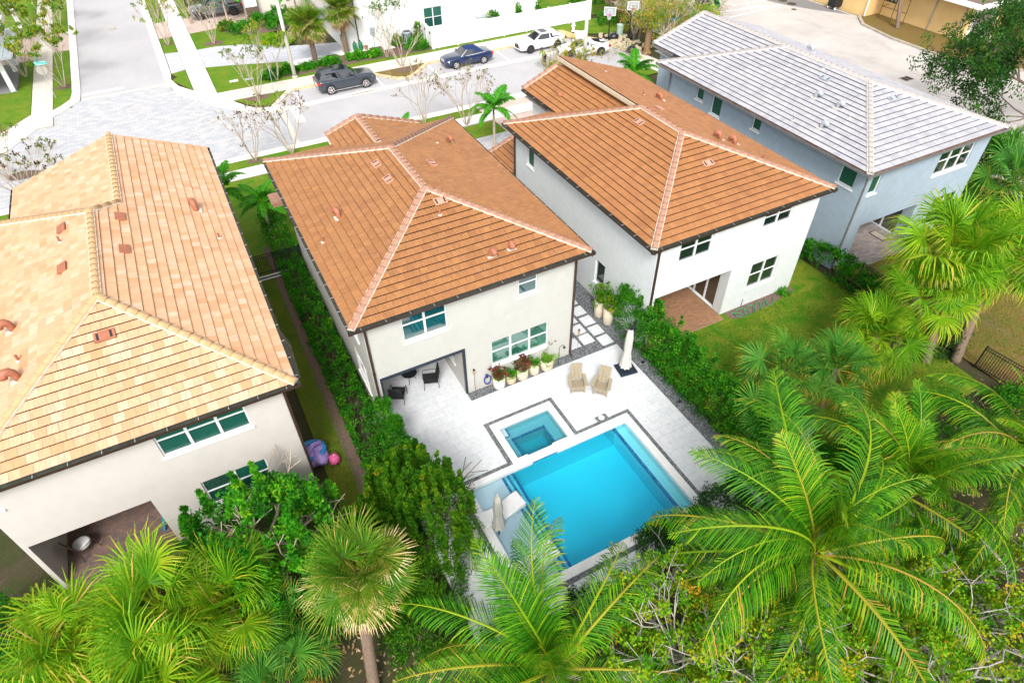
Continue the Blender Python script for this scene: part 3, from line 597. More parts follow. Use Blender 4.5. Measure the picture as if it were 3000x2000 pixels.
# ------------------------------------------------------------------ roofs of single tiles
def clip_poly(P, a, b, c):           # keep a*x+b*y<=c
    out = []
    for i in range(len(P)):
        p, q = P[i], P[(i+1) % len(P)]; dp, dq = a*p[0]+b*p[1]-c, a*q[0]+b*q[1]-c
        if dp <= 1e-9: out.append(p)
        if (dp < -1e-9 and dq > 1e-9) or (dp > 1e-9 and dq < -1e-9):
            t = dp/(dp-dq); out.append((p[0]+(q[0]-p[0])*t, p[1]+(q[1]-p[1])*t))
    return out
def set_tuv(me, uv):
    a = me.attributes.new('tuv', 'FLOAT_VECTOR', 'POINT'); a.data.foreach_set('vector', np.asarray(uv, np.float32).ravel())
TT, GAP = .014, .048
def tile_faces(mb, P, e, v0, X):
    """one tile over the uv polygon P, thick at its lower edge; X maps (u, v, h) to space"""
    h = lambda v: GAP*(1-(v-v0)/e)+.006
    n = len(P); b = len(mb.v)
    P = [(u, min(v, v0+e-.016)) for u, v in P]
    for u, v in P: mb.v.append(X(u, v, h(v)+TT))
    for u, v in P: mb.v.append(X(u, v, h(v)))
    mb.f.append(tuple(range(b, b+n))); k = 1
    for i in range(n):
        j = (i+1) % n
        if min(P[i][1], P[j][1]) > v0+e*.97: continue
        mb.f.append((b+n+i, b+n+j, b+j, b+i)); k += 1
    mb.m += [0]*k
    return k
def build_roof(house, slopes, mat, capmat, tw, e, ridges, mortar, limit=300):
    roof = MB(); allt = []
    frames = []
    for poly, A, B, up in slopes:
        A, B, up = Vector(A), Vector(B), Vector(up); u = (B-A).normalized(); v = (up-A) - u*(up-A).dot(u); v.normalize(); n = u.cross(v)
        pts = [Vector(p) for p in poly]
        roof.poly([tuple(p - n*.004) for p in pts])
        uv = [((p-A).dot(u), (p-A).dot(v)) for p in pts]
        ar = sum(uv[i][0]*uv[(i+1) % len(uv)][1]-uv[(i+1) % len(uv)][0]*uv[i][1] for i in range(len(uv)))
        if ar < 0: uv = uv[::-1]
        frames.append((A, u, v, n))
        U0, U1 = min(p[0] for p in uv), max(p[0] for p in uv); V0, V1 = min(p[1] for p in uv), max(p[1] for p in uv)
        fi = len(frames)-1
        for j in range(int(math.floor(V0/e-1e-6)), int(V1/e)+1):
            v0 = j*e; off = (j % 2)*tw*.5 + random.uniform(-.012, .012)
            for k in range(int((U0-off)/tw)-1, int((U1-off)/tw)+2):
                P = [(off+k*tw+.003, v0), (off+(k+1)*tw-.003, v0), (off+(k+1)*tw-.003, v0+e), (off+k*tw+.003, v0+e)]; full = True
                for i in range(len(uv)):
                    p, q = uv[i], uv[(i+1) % len(uv)]; a, b = (q[1]-p[1]), -(q[0]-p[0]); c = a*p[0]+b*p[1]
                    if any(a*x+b*y-c > 1e-6 for x, y in P): full = False; P = clip_poly(P, a, b, c)
                    if len(P) < 3: break
                if len(P) < 3: continue
                cu, cv = off+(k+.5)*tw, v0
                w = A+u*cu+v*cv
                allt.append(((w-CAMV).length, fi, cu, cv, full, P))
    ro = roof.obj('roof', M['dark'], house)
    uvx = lambda cu: (lambda a, b, h: (a, b, h))
    mb = MB(); tile_faces(mb, [(-tw/2+.003, 0), (tw/2-.003, 0), (tw/2-.003, e), (-tw/2+.003, e)], e, 0, lambda a, b, h: (a, b, h))
    me = mb.mesh('roof_tile'); me.materials.append(mat); with_rnd(me); set_tuv(me, [(p[0], p[1], 0) for p in mb.v])
    allt.sort(key=lambda t: t[0]); cnt = 0; rest = MB(); rv = []; uvs = []
    Q = [Matrix((f[1], f[2], f[3])).transposed().to_euler() for f in frames]
    for d, fi, cu, cv, full, P in allt:
        A, u, v, n = frames[fi]
        if full and cnt < limit:
            o = meshobj('roof_tile', me, ro, A+u*cu+v*cv+n*random.uniform(0, .004), Q[fi], world=True); cnt += 1
        else:
            b0 = len(rest.v); k = tile_faces(rest, P, e, cv, lambda a, b, h: tuple(A+u*a+v*b+n*(h)))
            sh = random.random()*40; uvs += [(p[0]+sh, p[1]+sh, 0) for p in P]*2; rv += [random.random()]*k
    if rest.f:
        o = rest.obj('roof_tile', mat, ro); with_rnd(o.data, rv); set_tuv(o.data, uvs); o['kind'] = 'stuff'
    # ridge and hip caps: barrel tiles lapped up the line, bedded in mortar
    cap = MB(); nseg = 7; L = .43
    for t, r, z in ((0, .135, .03), (1, .115, .0)):
        for k in range(nseg):
            a = math.pi*k/(nseg-1); cap.v.append((t*L, math.cos(a)*r, z+math.sin(a)*r*.8))
    for k in range(nseg-1): cap.f.append((k, k+1, nseg+k+1, nseg+k)); cap.m.append(0)
    b0 = len(cap.v)
    for k in range(nseg):
        a = math.pi*k/(nseg-1); cap.v.append((0, math.cos(a)*.117, .03+math.sin(a)*.117*.8))
    for k in range(nseg-1): cap.f.append((k+1, k, b0+k, b0+k+1)); cap.m.append(0)
    cm = cap.mesh('ridge_tile', True); cm.materials.append(capmat)
    bed = MB()
    for a, b in ridges:
        a, b = Vector(a), Vector(b); d = b-a; n = max(1, int(d.length/.37)); t = d.normalized(); sd = t.cross(Vector((0, 0, 1))).normalized(); up = sd.cross(t)
        rot = Matrix((t, -sd, up)).transposed().to_euler()
        bed.bar(a+up*.035, b+up*.035, .30, .06, up)
        for i in range(n): meshobj('ridge_tile', cm, ro, a + d*(i/n) + up*.045, rot, world=True)
    bed.obj('mortar_bed', mortar, ro)
    return ro
def gutters(house, runs, mat, inner, fascia, brkt, every=.9):
    """runs: (start, end, outward normal) along the eaves at the gutter's outer lip"""
    g = MB()
    bm_ = MB().box(-.008, -.15, -.012, .008, .01, .004).mesh('gutter_bracket'); bm_.materials.append(brkt)
    o_list = []
    for a, b, nrm in runs:
        a, b, nrm = Vector(a), Vector(b), Vector(nrm); i = a-nrm*.14; j = b-nrm*.14; dz = Vector((0, 0, -.14))
        g.mi = 0; g.quad(a, b, b+dz+nrm*-.02, a+dz+nrm*-.02); g.quad(a+dz-nrm*.02, b+dz-nrm*.02, j+dz, i+dz)
        g.quad(a-nrm*.012, a, b, b-nrm*.012); g.quad(a+dz-nrm*.02, a, a-nrm*.14, i+dz); g.quad(b+dz-nrm*.02, j+dz, b-nrm*.14, b)
        g.mi = 1; g.quad(a-nrm*.012, b-nrm*.012, b-nrm*.03+dz*.9, a-nrm*.03+dz*.9); g.quad(a-nrm*.03+dz*.9, b-nrm*.03+dz*.9, j+dz*.9, i+dz*.9); g.quad(i+Vector((0, 0, .01)), i+dz*.9, j+dz*.9, j+Vector((0, 0, .01)))
        g.mi = 2; f = -nrm*.142; g.quad(i+f*.0-nrm*.004+Vector((0, 0, .0)), j-nrm*.004, j+dz*1.5-nrm*.004, i+dz*1.5-nrm*.004)
        o_list.append((a, b, nrm))
    go = g.obj('gutter', [mat, inner, fascia], house)
    for a, b, nrm in o_list:
        n = int((b-a).length/every)
        for k in range(n): meshobj('gutter_bracket', bm_, go, a+(b-a)*((k+.5)/n)+Vector((0, 0, .004)), (0, 0, math.atan2(nrm.y, nrm.x)-math.pi/2), world=True)
    return go
# ------------------------------------------------------------------ walls with openings, windows
def P3(ax, pos, a, z, out=0.0):
    """point on a wall: ax 'y-' faces -Y at y=pos (a = x); 'x-' faces -X at x=pos (a = y); 'x+' faces +X; 'y+' faces +Y"""
    if ax == 'y-': return (a, pos-out, z)
    if ax == 'y+': return (a, pos+out, z)
    if ax == 'x-': return (pos-out, a, z)
    return (pos+out, a, z)
def wall(name, parent, ax, pos, a0, a1, z0, z1, holes, mat, depth=.14):
    mb = MB(); A = sorted({a0, a1, *[h[0] for h in holes], *[h[1] for h in holes]}); Z = sorted({z0, z1, *[h[2] for h in holes], *[h[3] for h in holes]})
    flip = ax in ('x-', 'y+')
    q = lambda a, b, c, d: mb.quad(d, c, b, a) if flip else mb.quad(a, b, c, d)
    for i in range(len(A)-1):
        for j in range(len(Z)-1):
            ca, cz = (A[i]+A[i+1])/2, (Z[j]+Z[j+1])/2
            if any(h[0] < ca < h[1] and h[2] < cz < h[3] for h in holes): continue
            q(P3(ax, pos, A[i], Z[j]), P3(ax, pos, A[i+1], Z[j]), P3(ax, pos, A[i+1], Z[j+1]), P3(ax, pos, A[i], Z[j+1]))
    for h in holes:
        d = -(h[4] if len(h) > 4 else depth)
        for (s, t, u_, w) in ((h[0], h[2], h[0], h[3]), (h[1], h[3], h[1], h[2]), (h[0], h[3], h[1], h[3]), (h[1], h[2], h[0], h[2])):
            q(P3(ax, pos, s, t), P3(ax, pos, u_, w), P3(ax, pos, u_, w, d), P3(ax, pos, s, t, d))
    return mb.obj(name, mat, parent)
def abox(mb, ax, pos, a0, a1, z0, z1, o0, o1):
    p, q = P3(ax, pos, a0, z0, o0), P3(ax, pos, a1, z1, o1)
    return mb.box(*[min(p[i], q[i]) for i in range(3)], *[max(p[i], q[i]) for i in range(3)])
def window(house, ax, pos, a0, a1, z0, z1, cols, split=.42, glassm='glass_teal', lower=None, frame='trim_white', sill=True, rows=2, inset=.09, label=None):
    """window set back in the wall: frame with mullions (the part), glass panes and sill (its pieces)"""
    f = MB(); w = .055; o0, o1 = -inset-.03, -inset+.03
    abox(f, ax, pos, a0+.002, a1-.002, z0+.002, z0+w, o0, o1); abox(f, ax, pos, a0+.002, a1-.002, z1-w, z1-.002, o0, o1)
    abox(f, ax, pos, a0+.002, a0+w, z0+w, z1-w, o0, o1); abox(f, ax, pos, a1-w, a1-.002, z0+w, z1-w, o0, o1)
    cw = (a1-a0)/cols; zs = z1-(z1-z0)*split
    for c in range(1, cols): abox(f, ax, pos, a0+c*cw-.045, a0+c*cw+.045, z0+w, z1-w, o0, o1+.006)
    if rows == 2:
        for c in range(cols): abox(f, ax, pos, a0+c*cw+.05, a0+(c+1)*cw-.05, zs-.025, zs+.025, o0, o1-.006)
    win = f.obj('window', M[frame], house)
    if label: win['label'] = label
    for c in range(cols):
        for r in range(rows):
            zz0, zz1 = (z0, z1) if rows == 1 else ((z0, zs) if r == 0 else (zs, z1))
            p = MB(); abox(p, ax, pos, a0+c*cw+.03, a0+(c+1)*cw-.03, zz0+.02, zz1-.02, -inset-.018, -inset-.006)
            p.obj('pane', M[(lower or glassm) if r == 0 and rows == 2 else glassm], win)
    if sill:
        s = MB(); abox(s, ax, pos, a0-.06, a1+.06, z0-.09, z0-.004, -inset, .05); s.obj('sill', M[sill if isinstance(sill, str) else 'trim_white'], win)
    return win
def blinds(win, ax, pos, a0, a1, z0, z1, mat):
    mb = MB(); n = int((z1-z0)/.055)
    for i in range(n): abox(mb, ax, pos, a0+.06, a1-.06, z0+.05+i*.055, z0+.05+i*.055+.03, -.099, -.094)
    mb.obj('blind', mat, win)
def downspout(house, x, y, z1, mat, w=.09, d=.07):
    mb = MB().box(x-w/2, y-d/2, .12, x+w/2, y+d/2, z1-.25).bar((x, y, .14), (x, y-.16, .03), w, d).box(x-w*.75, y-d, z1-.25, x+w*.75, y+d, z1-.02)
    for z in (1.2, 3.2): mb.box(x-w*.62, y-d*.6, z, x+w*.62, y+d*.6, z+.04)
    return mb.obj('downspout', mat, house)
def gooseneck(house, x, y, z, mat, rz=0, s=1.0):
    """hooded pipe vent on a flashing"""
    c, sn = math.cos(rz), math.sin(rz); T = lambda p: (x+(p[0]*c-p[1]*sn)*s, y+(p[0]*sn+p[1]*c)*s, z+p[2]*s)
    pts = [(0, 0, -.1), (0, 0, .16), (0, .02, .26), (0, .09, .34), (0, .18, .35), (0, .25, .30), (0, .28, .22)]
    o = MB().tube([T(p) for p in pts], [.10*s, .10*s, .11*s, .12*s, .125*s, .125*s, .13*s], 10).obj('roof_vent', mat, house, smooth=True)
    f = MB().obox((x, y, z+.005), (.19*s, 0, 0), (0, .16*s, 0), (0, 0, .025)); f.obj('flashing', M['mortar'], o)
    return o
def flatvent(house, p, u, v, mat, w=.55, l=.36, slots=True):
    """low off-ridge vent lying between the tiles"""
    p, u, v = Vector(p), Vector(u).normalized(), Vector(v).normalized(); n = u.cross(v)
    mb = MB().obox(p+n*.10, u*w/2, v*l/2, n*.025).obox(p+n*.05, u*w*.48, v*l*.42, n*.05)
    o = mb.obj('tile_vent', mat, house)
    if slots:
        sb = MB()
        for s in (-.32, .32): sb.obox(p+n*.127+u*w*s, u*w*.06, v*l*.36, n*.003)
        sb.obj('vent_slot', M['dark'], o)
    return o
def pipe(house, x, y, z, mat, h=.28, r=.045):
    o = MB().tube([(x, y, z-.1), (x, y, z+h)], r, 8).obj('pipe_vent', mat, house)
    MB().lathe([(.11, -.04), (.09, .05), (.05, .08)], (x, y, z), 10).obj('flashing', M['mortar'], o)
def soffit(house, x0, y0, x1, y1, z, mat):
    return MB().box(x0, y0, z-.02, x1, y1, z).obj('soffit', mat, house)
def shell(name, parent, mat, pts, z0, z1):
    """plain wall seen from outside along a path"""
    mb = MB()
    for i in range(len(pts)-1): (a, b), (c, d) = pts[i], pts[i+1]; mb.quad((a, b, z0), (c, d, z0), (c, d, z1), (a, b, z1))
    return mb.obj(name, mat, parent)
def room(house, x0, x1, y0, y1, h, wallm, floor_rects, floor_mat, tw, th, holes_r=None, limit=300, ceil='soffit'):
    """covered patio cut into the back of a house"""
    wall('patio_wall', house, 'y-', y1, x0, x1, 0, h, [], M[wallm]); wall('patio_wall', house, 'x+', x0, y0+.145, y1, 0, h, [], M[wallm]); wall('patio_wall', house, 'x-', x1, y0+.145, y1, 0, h, holes_r or [], M[wallm])
    MB().quad((x0, y0+.145, h), (x0, y1, h), (x1, y1, h), (x1, y0+.145, h)).obj('patio_ceiling', M[ceil], house)
    if floor_rects:
        fl = MB()
        for r in floor_rects: fl.box(r[0], r[1], -.12, r[2], r[3], .004)
        fo = fl.obj('patio_floor', M['kerb_gray'], house)
        lay_pieces(fo, 'patio_paver', M[floor_mat], floor_rects, tw, th, .02, .03, .5, .005, limit)

# ================================================================== house with the pool (rust tiles, cream stucco)
x0, x1, y0, y1, ze, zr = 2.60, 12.80, 17.77, 32.08, 6.0, 7.727
hx = (x1-x0)/2; xm = (x0+x1)/2; ya, yb = y0+hx, y1-hx
H = thing('house', 'rust tiled two storey house with cream walls beside the swimming pool', 'house', (xm, 18.16, 0), group='tiled houses')
pz = lambda y: ze+(y1-y)*(zr-ze)/hx
SL = [([(x0, y0, ze), (x1, y0, ze), (xm, ya, zr)], (x0, y0, ze), (x1, y0, ze), (xm, ya, zr)),
      ([(x0, y1, ze), (x0, y0, ze), (xm, ya, zr), (xm, yb, zr)], (x0, y1, ze), (x0, y0, ze), (xm, ya, zr)),
      ([(x1, y0, ze), (x1, y1, ze), (xm, yb, zr), (xm, ya, zr)], (x1, y0, ze), (x1, y1, ze), (xm, yb, zr)),
      ([(x1, y1, ze), (x0, y1, ze), (xm, yb, zr)], (x1, y1, ze), (x0, y1, ze), (xm, yb, zr)),
      ([(5.94, 32.6, 6.37), (5.94, 31.0, 6.37), (7.75, 29.1, 7.0), (7.75, 32.6, 7.0)], (5.94, 32.6, 6.37), (5.94, 31.0, 6.37), (7.75, 30, 7.0)),
      ([(11.1, 31.9, 5.9), (11.1, 32.6, 5.9), (7.75, 32.6, 7.0), (7.75, 29.1, 7.0)], (11.1, 31.9, 5.9), (11.1, 32.6, 5.9), (7.75, 32.6, 7.0))]
build_roof(H, SL, M['tile_rust'], M['cap_rust'], .33, .335, [((x0, y0, ze), (xm, ya, zr)), ((x1, y0, ze), (xm, ya, zr)), ((xm, ya, zr), (xm, yb, zr)), ((x0, y1, ze), (xm, yb, zr)), ((x1, y1, ze), (xm, yb, zr)), ((7.75, 29.2, 7.0), (7.75, 32.6, 7.0)), ((5.94, 32.6, 6.37), (7.75, 32.6, 7.0)), ((11.1, 32.6, 5.9), (7.75, 32.6, 7.0))], M['mortar'])
G0, G1, G2, G3 = 2.47, 12.93, 17.64, 32.2
gutters(H, [((G0, G2, ze), (G1, G2, ze), (0, -1, 0)), ((G0, G3, ze), (G0, G2, ze), (-1, 0, 0)), ((G1, G2, ze), (G1, G3, ze), (1, 0, 0))], M['gutter_brown'], M['gutter_in'], M['gutter_brown'], M['bracket'])
WY = 18.16
wall('wall', H, 'y-', WY, 3.05, 12.38, -.12, 5.86, [(3.36, 6.95, -.11, 2.76, .14), (4.55, 6.42, 4.20, 5.56), (9.60, 10.50, 4.53, 5.56), (8.26, 11.10, 1.12, 2.57)], M['stucco_cream'])
wall('wall', H, 'x-', 3.05, 18.16, 31.6, -.12, 5.86, [(19.4, 20.9, 3.9, 5.3), (19.3, 21.0, .9, 2.4)], M['stucco_cream'])
wall('wall', H, 'x+', 12.38, 18.16, 31.6, -.12, 5.86, [], M['stucco_cream']); wall('wall', H, 'y+', 31.6, 3.05, 12.38, -.12, 5.86, [], M['stucco_cream'])
shell('porch_wall', H, M['stucco_cream'], [(6.2, 31.6), (6.2, 32.3), (11, 32.3), (11, 31.6)][::-1], -.1, 5.9)
soffit(H, G0+.14, G2+.14, G1-.14, G3-.14, 5.86, M['soffit'])
window(H, 'y-', WY, 4.55, 6.42, 4.20, 5.56, 2, .40, 'glass_teal'); window(H, 'y-', WY, 9.60, 10.50, 4.53, 5.56, 1, .42, 'glass_teal')
window(H, 'y-', WY, 8.26, 11.10, 1.12, 2.57, 3, .46, 'glass_bright')
window(H, 'x-', 3.05, 19.4, 20.9, 3.9, 5.3, 2, .45, 'glass_dark'); window(H, 'x-', 3.05, 19.3, 21.0, .9, 2.4, 2, .45, 'glass_dark')
tf = MB(); tf.box(3.30, WY-.03, 2.64, 7.03, WY+.10, 2.78).box(6.93, WY-.03, -.1, 7.03, WY+.10, 2.64).box(3.30, WY-.03, -.1, 3.38, WY+.10, 2.64); tf.obj('patio_frame', M['navy_trim'], H)
room(H, 3.2, 6.96, WY, 21.2, 2.76, 'stucco_cream', [], None, 0, 0, [(19.3, 20.3, .9, 2.3)])
window(H, 'x-', 6.96, 19.3, 20.3, .9, 2.3, 1, .45, 'glass_green')
window(H, 'y-', 21.2, 3.9, 6.4, .05, 2.4, 3, .3, 'glass_dark', rows=1, sill=False)
downspout(H, 3.12, WY-.06, 5.9, M['gutter_brown']); downspout(H, 12.30, WY-.06, 5.9, M['gutter_brown'])
MB().obox((2.62, 30.5, 4.6), (.42, 0, 0), (0, .45, 0), (0, 0, .07)).obox((2.62, 30.5, 4.75), (.46, 0, 0), (0, .48, 0), (0, 0, .06)).obj('beam_end', M['cap_rust'], H)
rz_ = lambda x, y: ze + min(x-x0, x1-x, y-y0, y1-y)*(zr-ze)/hx
for x, y in ((4.22, 24.3), (8.79, 18.95), (9.7, 19.0), (11.1, 28.4)): gooseneck(H, x, y, rz_(x, y), M['vent_red'], R(random.choice((170, 190, 10))))
for x, y in ((3.2, 23.35), (7.72, 21.4), (10.35, 28.1)): pipe(H, x, y, rz_(x, y), M['vent_red'])
sl_ = (zr-ze)/hx
for x, y in ((6.75, 26.3), (6.75, 24.75)): flatvent(H, (x, y, rz_(x, y)), (0, 1, 0), (-1, 0, -sl_), M['vent_pink'])
flatvent(H, (8.0, 22.0, rz_(8.0, 22.0)), (1, 0, 0), (0, 1, sl_), M['vent_pink']); flatvent(H, (9.0, 25.4, rz_(9.0, 25.4)), (0, 1, 0), (-1, 0, sl_), M['vent_pink'])

# ================================================================== tan tiled house on the left
x0, x1, y0, ze, zr = -9.52, .24, 16.05, 6.13, 8.112
hx = (x1-x0)/2; xm = (x0+x1)/2; ya = y0+hx; y1 = 31.75; yb = y1-hx; sl_ = (zr-ze)/hx; yf = 34.8; xr2 = -3.72; zr2 = ze+(x1-xr2)*sl_; yv = yb+(xr2-xm)
H = thing('house', 'tan tiled two storey house with pale walls and a covered brown paver patio', 'house', (xm, 16.55, 0), group='tiled houses')
SL = [([(x0, y0, ze), (x1, y0, ze), (xm, ya, zr)], (x0, y0, ze), (x1, y0, ze), (xm, ya, zr)),
      ([(x0, y1, ze), (x0, y0, ze), (xm, ya, zr), (xm, yb, zr)], (x0, y1, ze), (x0, y0, ze), (xm, ya, zr)),
      ([(x1, y0, ze), (x1, yb, ze), (xm, yb, zr), (xm, ya, zr)], (x1, y0, ze), (x1, yf, ze), (xm, yb, zr)),
      ([(x1, yb, ze), (x1, yv, ze), (xr2, yv, zr2), (xm, yb, zr)], (x1, y0, ze), (x1, yf, ze), (xm, yb, zr)),
      ([(x1, yv, ze), (x1, yf, ze), (xr2, yf, zr2), (xr2, yv, zr2)], (x1, y0, ze), (x1, yf, ze), (xm, yb, zr)),
      ([(x1, y1, ze), (x0, y1, ze), (xm, yb, zr)], (x1, y1, ze), (x0, y1, ze), (xm, yb, zr)),
      ([(-8.45, yf, ze), (-8.45, y1, ze), (xr2, yv, zr2), (xr2, yf, zr2)], (-8.45, yf, ze), (-8.45, y1, ze), (xr2, yf, zr2))]
build_roof(H, SL, M['tile_tan'], M['cap_tan'], .32, .335, [((x0, y0, ze), (xm, ya, zr)), ((x1, y0, ze), (xm, ya, zr)), ((xm, ya, zr), (xm, yb, zr)), ((x0, y1, ze), (xm, yb, zr)), ((xr2, yv, zr2), (xm, yb, zr)), ((xr2, yv, zr2), (xr2, yf, zr2))], M['mortar'])
G0, G1, G2, G3 = -9.65, .37, 15.92, 34.75
gutters(H, [((G0, G2, ze), (G1, G2, ze), (0, -1, 0)), ((G0, y1, ze), (G0, G2, ze), (-1, 0, 0)), ((G1, G2, ze), (G1, G3, ze), (1, 0, 0)), ((-8.58, yf, ze), (-8.58, 32, ze), (-1, 0, 0))], M['gutter_brown'], M['gutter_in'], M['gutter_brown'], M['bracket'])
WY = 16.55
wall('wall', H, 'y-', WY, -10.15+.9, -.28, -.12, 5.99, [(-9.1, -5.42, -.11, 2.68, .14), (-4.36, -1.54, 4.42, 5.56), (-3.84, -1.6, 1.2, 2.60), (-9.1, -8.83, 4.7, 5.56)], M['stucco_tan'])
wall('wall', H, 'x-', -9.25, WY, 31.2, -.12, 5.99, [], M['stucco_tan']); wall('wall', H, 'x+', -.28, WY, 34.3, -.12, 5.99, [(19, 20.2, 4.3, 5.3), (25, 26, 4.3, 5.3)], M['stucco_tan'])
shell('wall', H, M['stucco_tan'], [(-.28, 34.3), (-8.0, 34.3), (-8.0, 31.2), (-9.25, 31.2)], -.12, 5.99)
MB().poly([(-8.2, 34.3, 5.99), (-.3, 34.3, 5.99), (xr2, 34.3, zr2-.15)][::-1]).obj('gable', M['stucco_tan'], H)
soffit(H, G0+.14, G2+.14, G1-.14, y1-.1, 5.99, M['soffit']); soffit(H, -8.4, y1-.09, G1-.14, G3-.14, 5.985, M['soffit'])
w_ = window(H, 'y-', WY, -4.36, -1.54, 4.42, 5.56, 3, .36, 'blind_green', 'blind_dark')
for c in range(3): blinds(w_, 'y-', WY, -4.36+c*.94, -4.36+(c+1)*.94, 4.42, 5.15, M['blind_green'])
w_ = window(H, 'y-', WY, -3.84, -1.6, 1.2, 2.60, 2, .48, 'blind_green', 'blind_dark'); blinds(w_, 'y-', WY, -3.84, -2.72, 1.93, 2.6, M['glass_dark'])
window(H, 'y-', WY, -9.1, -8.83, 4.7, 5.56, 1, .42, 'glass_green', label='narrow green window at the house corner')
window(H, 'x+', -.28, 19, 20.2, 4.3, 5.3, 1); window(H, 'x+', -.28, 25, 26, 4.3, 5.3, 1)
room(H, -9.1, -5.42, WY, 19.8, 2.68, 'stucco_tan', [(-9.1, 15.9, -5.42, 19.8), (-9.9, 15.6, -5.3, 15.9)], 'brick_brown', .22, .11, None)
downspout(H, -.22, WY-.06, 6.0, M['gutter_brown'])
rz_ = lambda x, y: ze + min(x-x0, x1-x, y-y0, (y1-y) if x < xr2-1.2 else 99)*sl_
for x, y, a in ((-1.07, 27.6, 10), (-7.7, 22.3, 100), (-7.4, 19.4, 100)): gooseneck(H, x, y, rz_(x, y), M['vent_red'], R(a), 1.15)
for x, y in ((-.55, 25.3), (-5.9, 26.0), (-7.4, 20.3)): pipe(H, x, y, rz_(x, y), M['vent_red'])
for x, y in ((-3.75, 26.5), (-3.75, 24.0)): flatvent(H, (x, y, rz_(x, y)), (0, 1, 0), (-1, 0, sl_), M['vent_red'], slots=False)
for x, y in ((-5.8, 26.9), (-5.8, 24.0)): flatvent(H, (x, y, rz_(x, y)), (0, -1, 0), (1, 0, sl_), M['vent_red'], slots=False)
flatvent(H, (-4.7, 19.5, rz_(-4.7, 19.5)), (1, 0, 0), (0, 1, sl_), M['vent_red'], .62, .36)

# ================================================================== orange tiled house (white stucco)
x0, x1, y0, y1, ze, zr = 15.21, 25.57, 16.76, 30.32, 5.863, 7.62
hx = (x1-x0)/2; xm = (x0+x1)/2; ya, yb = y0+hx, y1-hx; sl_ = (zr-ze)/hx; yf = 33.4; zl = 6.15; zl2 = zl+(xm+.40-18.03)*sl_
H = thing('house', 'orange tiled two storey house with white walls beside the worn back lawn', 'house', (xm, 17, 0), group='tiled houses')
SL = [([(x0, y0, ze), (x1, y0, ze), (xm, ya, zr)], (x0, y0, ze), (x1, y0, ze), (xm, ya, zr)),
      ([(x0, y1, ze), (x0, y0, ze), (xm, ya, zr), (xm, yb, zr)], (x0, y1, ze), (x0, y0, ze), (xm, ya, zr)),
      ([(x1, y0, ze), (x1, yf, ze), (xm, yf, zr), (xm, ya, zr)], (x1, y0, ze), (x1, yf, ze), (xm, yf, zr)),
      ([(xm, y1, ze), (x0, y1, ze), (xm, yb, zr)], (xm, y1, ze), (x0, y1, ze), (xm, yb, zr)),
      ([(18.03, yf, zl), (18.03, 29.4, zl), (xm+.40, 26.0, zl2), (xm+.40, yf, zl2)], (18.03, yf, zl), (18.03, 29.8, zl), (xm, yf, zl2)),
      ([(15.3, 32.9, 2.9), (15.3, 29.95, 2.9), (17.6, 29.95, 3.75), (17.6, 32.9, 3.75)], (15.3, 32.9, 2.9), (15.3, 29.95, 2.9), (17.6, 32.9, 3.75))]
build_roof(H, SL, M['tile_orange'], M['cap_rust'], .33, .335, [((x0, y0, ze), (xm, ya, zr)), ((x1, y0, ze), (xm, ya, zr)), ((xm, ya, zr), (xm, yb, zr)), ((x0, y1, ze), (xm, yb, zr)), ((18.03, yf, zl), (xm-.1, yf, zl2)), ((15.3, 32.9, 2.9), (17.6, 32.9, 3.75))], M['mortar'])
fb = MB().box(xm-.12, yb-.1, zr-.19, xm-.05, yf+.04, zr+.015).box(xm-.12, yf, zr-.19, xm+.1, yf+.05, zr+.015); fb.obj('fascia', M['trim_cream'], H)
MB().box(xm+.36, yb, zl2-.3, xm+.46, yf-.1, zr-.18).obj('clerestory_wall', M['stucco_white'], H)
G0, G1, G2, G3 = 15.08, 25.70, 16.63, 30.44
gutters(H, [((G0, G2, ze), (G1, G2, ze), (0, -1, 0)), ((G0, G3, ze), (G0, G2, ze), (-1, 0, 0)), ((G1, G2, ze), (G1, yf, ze), (1, 0, 0)), ((17.9, yf, zl), (17.9, 30.5, zl), (-1, 0, 0))], M['gutter_brown'], M['gutter_in'], M['gutter_brown'], M['bracket'])
WY = 16.98
wall('wall', H, 'y-', WY, 15.62, 25.12, -.12, 5.72, [(15.95, 20.45, -.11, 2.80, .14), (16.92, 18.74, 4.40, 5.56), (21.72, 23.48, 4.68, 5.56), (21.82, 23.6, 1.10, 2.62)], M['stucco_white'])
wall('wall', H, 'x-', 15.62, WY, 29.9, -.12, 5.72, [(20.45, 21.28, 1.0, 2.42), (27.7, 28.45, 4.2, 5.2)], M['stucco_white'])
wall('wall', H, 'x+', 25.12, WY, 32.9, -.12, 5.72, [], M['stucco_white'])
shell('wall', H, M['stucco_white'], [(25.12, 32.9), (18.4, 32.9), (18.4, 29.9), (15.62, 29.9)], -.12, 5.72); shell('wall', H, M['stucco_white'], [(18.4, 32.5), (15.7, 32.5), (15.7, 29.9)], -.12, 2.95)
soffit(H, G0+.14, G2+.14, G1-.14, G3-.14, 5.72, M['soffit']); soffit(H, 18.05, G3-.13, G1-.14, yf-.1, 5.73, M['soffit'])
window(H, 'y-', WY, 16.92, 18.74, 4.40, 5.56, 2, .42, 'glass_dark'); window(H, 'y-', WY, 21.72, 23.48, 4.68, 5.56, 2, .38, 'glass_dark'); window(H, 'y-', WY, 21.82, 23.6, 1.10, 2.62, 2, .47, 'glass_dark')
window(H, 'x-', 15.62, 20.45, 21.28, 1.0, 2.42, 1, .5, 'glass_dark', rows=1); window(H, 'x-', 15.62, 27.7, 28.45, 4.2, 5.2, 1, .5, 'screen_green', rows=1)
room(H, 15.8, 20.45, WY, 20.2, 2.80, 'stucco_white', [(15.8, 16.6, 20.42, 20.2)], 'brick_warm', .22, .11, [(17.55, 19.9, .03, 2.3)])
